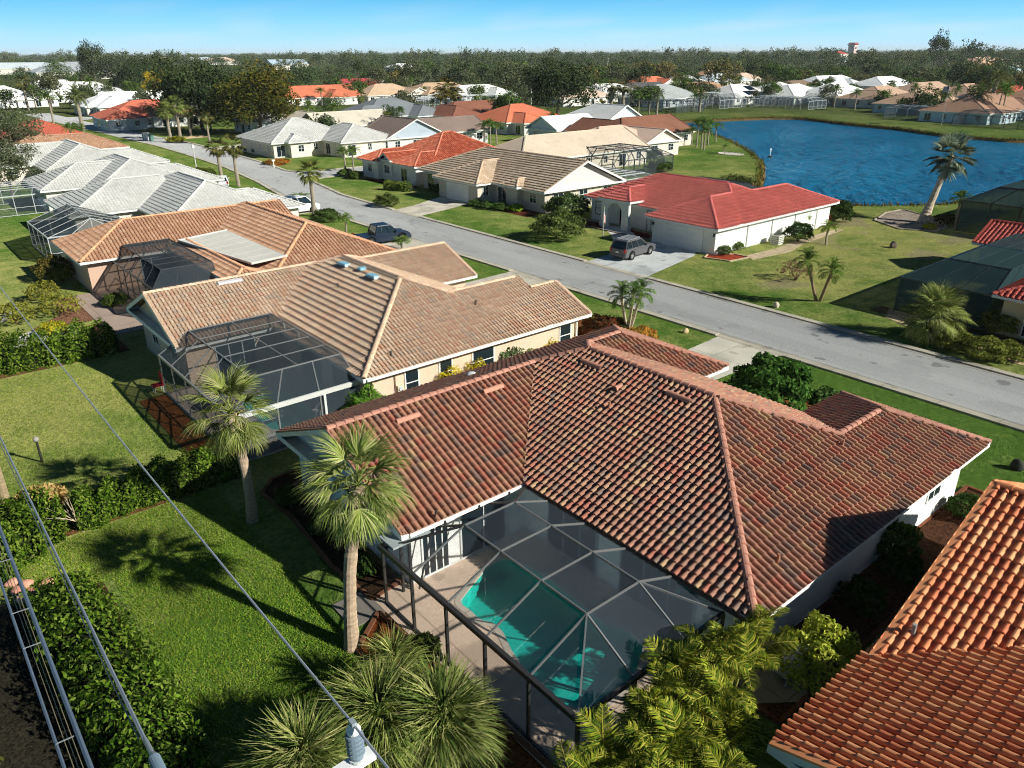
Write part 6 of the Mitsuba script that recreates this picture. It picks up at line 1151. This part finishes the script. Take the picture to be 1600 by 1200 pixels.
flagpole('small flagpole before the red house porch', (57.20, 53.79), 2.9, 1.5, 0.85); flagpole('white flagpole on the far lake lawn', (214.39, 85.75), 9.5, 2.6, 1.5, False, 0.9); flagpole('flagpole left of the salmon roof house', (159.14, 192.95), 8.0, 2.4, 1.5, True, 0.9)
def ac_unit(label, x, y, s=0.9):
    k = thing('air_conditioner', label, 'air conditioner'); part(k, 'casing', M().box((x, y, s / 2), (s, s, s), C(206, 204, 196))); part(k, 'fan_guard', M().tube([(x, y, s), (x, y, s + 0.05)], [s * 0.42, s * 0.4], C(60, 62, 64), 14))
    for i in range(4): part(k, 'louvre', M().box((x - s / 2 - 0.01, y, 0.2 + 0.18 * i), (0.02, s * 0.86, 0.07), C(90, 92, 92))); part(k, 'louvre', M().box((x, y - s / 2 - 0.01, 0.2 + 0.18 * i), (s * 0.86, 0.02, 0.07), C(90, 92, 92)))
ac_unit('white air conditioner beside the dark sheared hedge of the red house', 67.9, 40.3); ac_unit('air conditioner at the wall under the beige eave', *(21.19, 33.84), 0.85); 
k = thing('electric_meter', 'cream meter box on the wall beside the round bright shrub', 'meter'); mx_, mz_ = 18.8, 1.3
part(k, 'box', M().box((mx_, 31.72, mz_), (0.32, 0.16, 0.5), C(220, 206, 186))); part(k, 'dial', M().tube([(mx_, 31.64, mz_ + 0.08), (mx_, 31.58, mz_ + 0.08)], 0.11, C(190, 200, 204), 10)); part(k, 'conduit', M().tube([(mx_ - 0.25, 31.74, 0), (mx_ - 0.25, 31.74, 2.5)], 0.025, C(120, 90, 76), 6))
fx, fy_ = (131.30, 81.73)
k = thing('fountain', 'small white water fountain spouting in the lake', 'fountain'); o = M(); rng = np.random.default_rng(5)
part(k, 'float', M().tube([(fx, fy_, -0.62), (fx, fy_, -0.4)], 0.4, C(60, 60, 60), 10))
for i in range(420):
    a, v, t = rng.uniform(0, 6.28), rng.uniform(0.05, 0.3), rng.uniform(0, 0.75); c = np.array([fx + v * t * math.cos(a), fy_ + v * t * math.sin(a), -0.4 + 4.6 * t - 4.2 * t * t]); s = 0.05; o.tris([[c + [s, 0, 0], c + [-s, s, 0], c + [0, 0, 2.2 * s]]], C(240, 244, 246))
part(k, 'spray', o, 'paint', stuff=True)
for i, (p, s, lab) in enumerate((((40.18, 29.75), 0.27, 'little pale yard stone on the near grass verge'), ((74.90, 32.06), 0.5, 'grey stump on the dry vacant lawn'), ((36.90, 8.38), 0.4, 'round dark stone on the grass before the orange roof'), ((49.83, 28.90), 0.35, 'flat pale stone by the kerb of the vacant lawn'))):
    m = trimesh.creation.icosphere(2, s); v = m.vertices * [0.8, 0.6, 0.8] * (1 + 0.15 * np.sin(m.vertices[:, :1] * 9 + i)); solo('yard_stone', lab, 'stone', M().tris((v + [*p, s * 0.4])[m.faces], (C(204, 176, 136), C(90, 82, 72), C(50, 48, 44), C(190, 180, 160))[i]))
k = thing('utility_cabinet', 'white and teal utility box on the lawn across the street', 'utility box'); x, y = (50.84, 187.53)
part(k, 'cabinet', M().box((x, y, 0.8), (1.3, 1.1, 1.6), C(214, 220, 220))); part(k, 'door', M().box((x - 0.67, y, 0.8), (0.03, 0.9, 1.4), C(120, 170, 176)))
k = thing('utility_cabinet', 'green transformer box beside the white and teal utility box', 'utility box'); x, y = (51.28, 185.32)
part(k, 'cabinet', M().box((x, y, 0.7), (0.9, 0.5, 1.4), C(90, 130, 120))); part(k, 'lid', M().box((x, y, 1.42), (0.96, 0.56, 0.06), C(80, 116, 108)))
k = thing('mailbox', 'white post mailbox beside the flower bed of the white house', 'mailbox'); x, y = (53.45, 126.10)
part(k, 'post', M().box((x, y, 0.55), (0.14, 0.14, 1.1), C(226, 226, 222))); part(k, 'box', M().box((x, y, 1.2), (0.5, 0.24, 0.26), C(226, 226, 222)))
# garden seat, rails and pot plants round the pools
k = thing('patio_chair', 'red patio chair at the outer corner of the second cage', 'chair'); x, y = (9.75, 42.92)
part(k, 'seat', M().box((x, y, 0.42), (0.55, 0.55, 0.06), C(170, 44, 48))); part(k, 'backrest', M().box((x + 0.26, y, 0.75), (0.06, 0.55, 0.6), C(170, 44, 48)))
for a in (-0.22, 0.22):
    for b in (-0.22, 0.22): part(k, 'leg', M().beam((x + a, y + b, 0), (x + a, y + b, 0.42), 0.04, 0.04, C(190, 190, 190)))
k = thing('pool_ladder', 'looped white pool handrail beside the round bright shrub', 'pool ladder')
for i, yy in enumerate((33.0, 33.5)):
    an = np.linspace(0, math.pi, 9); part(k, 'rail', M().tube([(15.4, yy, 0.05), *[(15.1 + 0.3 * math.cos(a), yy, 0.75 + 0.25 * math.sin(a)) for a in an], (14.8, yy, 0.05)], 0.03, C(214, 216, 218), 6), 'metal')
k = thing('patio_table', 'small round grey table on the second pool deck', 'table'); part(k, 'top', M().tube([(11.4, 38.2, 0.72), (11.4, 38.2, 0.76)], 0.5, C(160, 162, 164), 16)); part(k, 'stem', M().tube([(11.4, 38.2, 0.06), (11.4, 38.2, 0.72)], 0.05, C(90, 90, 92), 8))
k = thing('spa_steps', 'pale step platform beside the looped pool handrail', 'steps'); part(k, 'step', M().box((16.0, 32.6, 0.2), (1.2, 1.0, 0.3), C(190, 184, 172)), 'concrete'); part(k, 'step', M().box((15.2, 32.6, 0.12), (0.5, 1.0, 0.14), C(190, 184, 172)), 'concrete')
k = thing('trash_bin', 'red bin against the lake end of the red house wall', 'bin'); x, y = (80.35, 42.02)
part(k, 'tub', M().box((x, y, 0.5), (0.6, 0.6, 1.0), C(170, 60, 50), taper=1.12)); part(k, 'lid', M().box((x, y, 1.04), (0.7, 0.7, 0.1), C(150, 50, 44)))
# boxes and a small table in the shade beside the nearest house
k = thing('garden_shelf', 'grey framed shelf in the shade at the corner of the nearest house', 'shelf')
for z in (0.35, 0.9): part(k, 'board', M().box((17.9, 8.2, z), (1.3, 0.5, 0.05), C(170, 172, 170)))
for a in (17.28, 18.52): 
    for b in (7.97, 8.43): part(k, 'leg', M().beam((a, b, 0.05), (a, b, 0.95), 0.05, 0.05, C(160, 162, 162)))
for i, p in enumerate(((0.32, 28.57), (0.40, 27.94), (0.48, 27.34), (0.80, 28.16), (0.87, 27.55), (0.95, 26.95), (1.28, 27.76))):
    m = trimesh.creation.icosphere(1, 0.24); solo('garden_stone', ('first', 'second', 'third', 'fourth', 'fifth', 'sixth', 'seventh')[i] + ' pink garden stone from the left, between the hedge and the bush mass', 'stone', M().tris((m.vertices * [1, 0.8, 0.6] * (1 + 0.2 * np.sin(m.vertices[:, :1] * 12 + i)) + [p[0], p[1], 0.1])[m.faces], (C(206, 150, 128), C(190, 130, 112), C(220, 176, 156))[i % 3]), group='pink garden stones')
# ---------------------------------------------------------------- the power line along the back lots
k = thing('power_pole', 'weathered wooden pole at the left edge among the pale blossoms', 'utility pole'); px_, py_ = (1.09, 34.17)
part(k, 'pole', M().tube([(px_, py_, -0.2), (px_, py_, 6), (px_, py_, 12)], [0.19, 0.17, 0.13], C(150, 132, 104), 12), 'bark')
k = thing('power_pole', 'top of the white fibreglass crossarm pole below the camera', 'utility pole')
AX, AY, AZ = 2.62, 5.95, 10.02
part(k, 'crossarm', M().beam((AX + 0.22, AY + 0.02, AZ), (AX - 3.4, AY - 0.02, AZ), 0.13, 0.13, C(224, 226, 228)), 'paint'); part(k, 'pole', M().tube([(AX - 1.7, AY - 0.22, -0.2), (AX - 1.7, AY - 0.22, 10.6)], [0.19, 0.14], C(150, 132, 104), 12), 'bark')
ins = thing('insulator', 'grey ribbed insulator with a white cap on the crossarm end', 'insulator'); prof = [(0.0, 0.075), (0.05, 0.075), (0.07, 0.05)]
for i in range(5): prof += [(0.08 + i * 0.065, 0.055), (0.10 + i * 0.065, 0.105), (0.125 + i * 0.065, 0.095), (0.135 + i * 0.065, 0.055)]
part(ins, 'shed', M().tube([(AX, AY, AZ + 0.08 + z) for z, r in prof], [r for z, r in prof], C(116, 132, 146), 16), 'gloss'); part(ins, 'cap', M().tube([(AX, AY, AZ + 0.49), (AX, AY, AZ + 0.53), (AX, AY, AZ + 0.6)], [0.075, 0.085, 0.04], C(224, 228, 230), 14)); part(ins, 'base', M().tube([(AX, AY, AZ + 0.06), (AX, AY, AZ + 0.1)], 0.09, C(206, 208, 210), 14)); part(ins, 'clip', M().box((AX, AY, AZ + 0.63), (0.06, 0.1, 0.06), C(190, 200, 206)), 'metal')
for xx in (AX - 0.5, AX - 0.78): part(k, 'bolt', M().tube([(xx, AY, AZ - 0.1), (xx, AY, AZ + 0.16)], 0.018, C(120, 124, 128), 6), 'metal')
part(k, 'bracket', M().box((AX - 0.85, AY, AZ + 0.01), (0.1, 0.16, 0.16), C(120, 128, 136)), 'metal')
def wire(label, x, y0, y1, z, sag, r=0.02, col=C(168, 172, 176), x1=None, z1=None):
    q = np.linspace(0, 1, 40); pts = np.stack([x + ((x1 if x1 is not None else x) - x) * q, y0 + (y1 - y0) * q, z + ((z1 if z1 is not None else z) - z) * q - 4 * sag * q * (1 - q)], 1)
    return solo('power_line', label, 'wire', M().tube(pts, r, col, 6), 'metal'), pts
wire('bright single wire running from the white insulator across the lawns', 2.62, -6, 5.95, AZ + 0.62, 0.05, 0.016, C(178, 182, 188)); wire('long wire beyond the insulator over the back gardens', 2.62, 5.95, 46, AZ + 0.62, 0.35, 0.016, C(178, 182, 188), 2.7, 10.5)
wire('thicker of the wires ending in the dark splice sleeve', 0.96, 8.88, 46, 9.06, 0.25, 0.02, C(160, 166, 174)); wire('thin wire just beside the splice wire', 0.99, -4, 46, 8.78, 0.3, 0.011, C(140, 146, 152)); wire('second thin wire beside the splice wire', 0.90, 9, 46, 9.0, 0.22, 0.01, C(120, 126, 134))
sp = thing('splice_sleeve', 'blue grey cylindrical splice sleeve at the bottom left', 'cable splice'); part(sp, 'body', M().tube([(0.96, 6.5, 9.06), (0.96, 8.5, 9.06)], 0.075, C(110, 128, 142), 14), 'paint'); part(sp, 'neck', M().tube([(0.96, 8.5, 9.06), (0.96, 8.6, 9.06), (0.96, 8.9, 9.06)], [0.075, 0.035, 0.028], C(150, 158, 164), 10), 'metal')
wire('left heavy cable of the spaced pair at the bottom left', 0.03, 4, 40, 6.95, 0.12, 0.03, C(120, 134, 152)); wire('right heavy cable of the spaced pair at the bottom left', 0.36, 10.4, 40, 6.95, 0.12, 0.045, C(116, 130, 146))
for i, x in enumerate((0.15, 0.21, 0.27)): wire(('left', 'middle', 'right')[i] + ' thin lashing wire between the two heavy cables', x, 10.6 + 0.2 * i, 40, 6.8 - 0.05 * i, 0.2, 0.008, C(168, 150, 120))
for i, y in enumerate((12.0, 14.9, 16.2, 18.4)): solo('cable_spacer', ('lowest', 'second', 'third', 'uppermost')[i] + ' pale spacer bar joining the two heavy cables', 'cable spacer', M().beam((0.02, y, 6.93), (0.36, y, 6.91), 0.02, 0.012, C(128, 132, 136)))
for i, (u, v, l) in enumerate(((1.35, 11.2, 1.0), (0.6, 11.0, 0.9), (1.9, 13.2, 0.8))):
    rng = np.random.default_rng(60 + i); o = M()
    for j in range(26):
        a, e = rng.uniform(0, 6.28), rng.uniform(0.2, 1.3); d = np.array([math.cos(a) * math.cos(e), math.sin(a) * math.cos(e), math.sin(e)]); p = np.array([u, v, 0.0]); o.tube([p, p + d * l * 0.7 + rng.normal(size=3) * 0.1, p + d * l * 1.7 + rng.normal(size=3) * 0.2], [0.02, 0.013, 0.004], C(176, 160, 136), 4, cap=False)
    key = solo('dead_branches', ('bare dead twigs at the bottom left corner', 'dead twigs left of the splice sleeve', 'bare twigs at the hedge foot by the splice sleeve')[i], 'branches', o, 'bark')
shrub('shrub', 'yellowing shrub at the bottom left corner below the cables', -1.0, 13.0, 1.5, 1.3, 2600, 0.16, [C(120, 124, 50), C(96, 100, 44), C(150, 140, 70)], 120); shrub('shrub', 'brownish shrub among the dead twigs at the bottom left', 0.9, 12.2, 0.9, 0.9, 1400, 0.14, [C(130, 116, 60), C(104, 98, 50)], 121)
k = thing('dead_branch', 'pale bare twigs poking out of the hedge end', 'branches'); o = M(); rng = np.random.default_rng(7)
for j in range(12): p = np.array((2.97, 30.68, 0.50)); d = np.array([rng.normal(), rng.normal(), abs(rng.normal()) + 0.4]); d /= np.linalg.norm(d); o.tube([p, p + d * 0.5, p + d * 1.1 + rng.normal(size=3) * 0.15], [0.022, 0.016, 0.005], C(196, 176, 150), 4, cap=False)
part(k, 'twigs', o, 'bark')
# utility poles with crossarms among the far trees
for i, (p, h, lab) in enumerate((((516.58, 488.85), 13, 'pale power pole standing before the woods right of the oak'), ((435.94, 376.41), 12, 'power pole before the woods above the orange roof'), ((161.31, 183.64), 9, 'white pole left of the big oak trunk'))):
    k = thing('power_pole', lab, 'utility pole'); x, y = p; part(k, 'pole', M().tube([(x, y, 0), (x, y, h)], [0.22, 0.16], C(190, 186, 178), 8)); part(k, 'crossarm', M().beam((x - 1, y + 1, h - 0.7), (x + 1, y - 1, h - 0.7), 0.2, 0.2, C(180, 178, 172)))
# solar panels on lake roofs
def solar(label, x, y, F, dx, dy, nx, ny):
    k = thing('solar_panels', label, 'solar panel')
    for i in range(nx):
        for j in range(ny):
            q = np.array([[x + i * dx + a * dx * 0.92, y + j * dy + b * dy * 0.92] for a, b in ((0, 0), (1, 0), (1, 1), (0, 1))]); z = top_z(F, q) + 0.12; part(k, 'panel', M().poly(np.column_stack([q, z]), C(16, 18, 26)), 'gloss')
F_, U_, W_ = H_OF[HS1]; cx_, cy_ = U_.centroid.coords[0]
solar('black solar panels on the pale lake roof behind the white cage', cx_ - 6, cy_ - 7.5, F_, 2.3, 3.0, 4, 1); solar('second row of black solar panels, higher on the pale lake roof', cx_ - 1, cy_ - 4.2, F_, 2.3, 3.2, 3, 1)

# ---------------------------------------------------------------- the woods round the neighbourhood
rng = np.random.default_rng(77); hp = np.array(houses); lakeb = lake.buffer(16); stb = st.buffer(7); open_ = unary_union([lakeb, stb])
yaw = math.atan2(FWD[1], FWD[0]); wood_keys = []; ang0, ang1 = yaw - 0.66, yaw + 0.66
def free(x, y, r=15): return np.min(np.hypot(hp[:, 0] - x, hp[:, 1] - y)) > r and not shapely.contains_xy(open_, x, y)
def side_of(a):
    f = (ang1 - a) / (ang1 - ang0); return 'far left' if f < 0.2 else 'left' if f < 0.4 else 'middle' if f < 0.6 else 'right' if f < 0.8 else 'far right'
cnt = 0; tries = 0; belt = []
while cnt < 210 and tries < 6000:
    tries += 1; a = rng.uniform(ang0, ang1); f = (ang1 - a) / (ang1 - ang0); d0 = np.interp(f, [0, 0.25, 0.5, 0.62, 0.75, 1], [290, 270, 330, 390, 410, 370]); d = d0 + (620 - d0) * rng.random() ** 1.5; x, y = d * math.cos(a), d * math.sin(a)
    if not free(x, y, 17): continue
    kind = rng.choice(['belt_oak', 'belt_pale', 'belt_round', 'belt_olive', 'pine'], p=[0.38, 0.24, 0.2, 0.1, 0.08]); h = rng.choice([6.5, 8.5, 10.5, 13.0], p=[0.25, 0.35, 0.28, 0.12]) * rng.uniform(0.9, 1.1) * (1.15 if kind == 'pine' else 1)
    h *= 0.8 if f < 0.36 else 1.0
    w = h * (0.62 if kind == 'pine' else rng.uniform(0.95, 1.4)); look_ = {'belt_oak': 'dark green', 'belt_pale': 'grey green', 'belt_round': 'mid green', 'belt_olive': 'rusty olive', 'pine': 'narrow dark'}[kind]
    belt.append((ang1 - a, kind, look_, (x, y, h, w))); cnt += 1
seen = {}
def nth(n): return f'{n}' + ('th' if 10 <= n % 100 <= 20 else {1: 'st', 2: 'nd', 3: 'rd'}.get(n % 10, 'th'))
for _, kind, look_, xyhw in sorted(belt):
    seen[look_] = seen.get(look_, 0) + 1; tree(kind, f'{nth(seen[look_])} {look_} tree from the left in the wood belt beyond the roofs', xyhw, group=f'{look_} wood belt trees')
# trees, palms and bushes of the gardens between the far houses
seen2 = {}; gard = []
for i, (hx, hy) in enumerate(houses):
    dd = math.hypot(hx, hy)
    if dd < 165 or dd > 420: continue
    for _ in range(6):
        a, r = rng.uniform(0, 6.28), rng.uniform(11, 18); x, y = hx + r * math.cos(a), hy + r * math.sin(a); dh = np.sort(np.hypot(hp[:, 0] - x, hp[:, 1] - y))
        if dh[0] < 10.5 or shapely.contains_xy(unary_union([lake.buffer(3), st.buffer(2)]), x, y): continue
        gard.append((ang1 - math.atan2(y, x), rng.choice(['belt_round', 'belt_pale', 'belt_oak', 'queen', 'fan_brown', 'fan'], p=[0.27, 0.13, 0.26, 0.17, 0.1, 0.07]), x, y))
for _, kind, x, y in sorted(gard):
    if kind in PM:
        nm = {'queen': 'feather palm', 'fan': 'fan palm', 'fan_brown': 'shaggy fan palm'}[kind]; seen2[nm] = seen2.get(nm, 0) + 1; mid_palm(kind, f'{nth(seen2[nm])} {nm} from the left in the gardens between the far houses', (x, y, rng.uniform(5, 8.5), rng.uniform(3, 4.2)), f'{nm}s between the far houses')
    else:
        nm = {'belt_round': 'round tree', 'belt_pale': 'grey green tree', 'belt_oak': 'dark tree'}[kind]; seen2[nm] = seen2.get(nm, 0) + 1; h = rng.uniform(3, 7.5); tree(kind, f'{nth(seen2[nm])} low {nm} from the left in the gardens between the far houses', (x, y, h, h * rng.uniform(0.9, 1.4)), group=f'low {nm}s between the far houses')
labels['woods'] = {'kind': 'stuff', 'label': 'unbroken woods behind the neighbourhood out to the horizon', 'category': 'trees'}
n = 0
for d0, d1, num, s0, s1 in ((420, 900, 520, 0.5, 0.95), (900, 1800, 1100, 1.0, 1.7), (1800, 4200, 900, 2.0, 3.4)):
    for _ in range(num):
        a = rng.uniform(ang0 - 0.05, ang1 + 0.05); d = math.sqrt(rng.uniform(d0 * d0, d1 * d1)); x, y = d * math.cos(a), d * math.sin(a)
        if not free(x, y, 44 if d < 1100 else 20): continue
        n += 1; s = rng.uniform(s0, s1) * (1.0 + 0.45 * max(0, (ang1 - a) / (ang1 - ang0) - 0.82) / 0.18); inst(f'woods__{n:03d}', ('woods_model', 'woods_model_b', 'woods_model_c')[rng.choice(3, p=[0.5, 0.2, 0.3])], x, y, s, rng.uniform(0, 360), s * rng.choice([0.7, 0.9, 1.1, 1.4], p=[0.3, 0.35, 0.25, 0.1]) / (1 if d < 1800 else 1.8))

# the thin winter haze over the whole neighbourhood
scene['haze'] = {'type': 'cube', 'to_world': T().translate([1000, 1000, 19.5]).scale([5100, 5100, 22.5]), 'bsdf': {'type': 'null'}, 'interior': {'type': 'ref', 'id': 'air'}}
labels['haze'] = {'kind': 'stuff', 'label': 'thin bluish haze over the far woods', 'category': 'haze'}
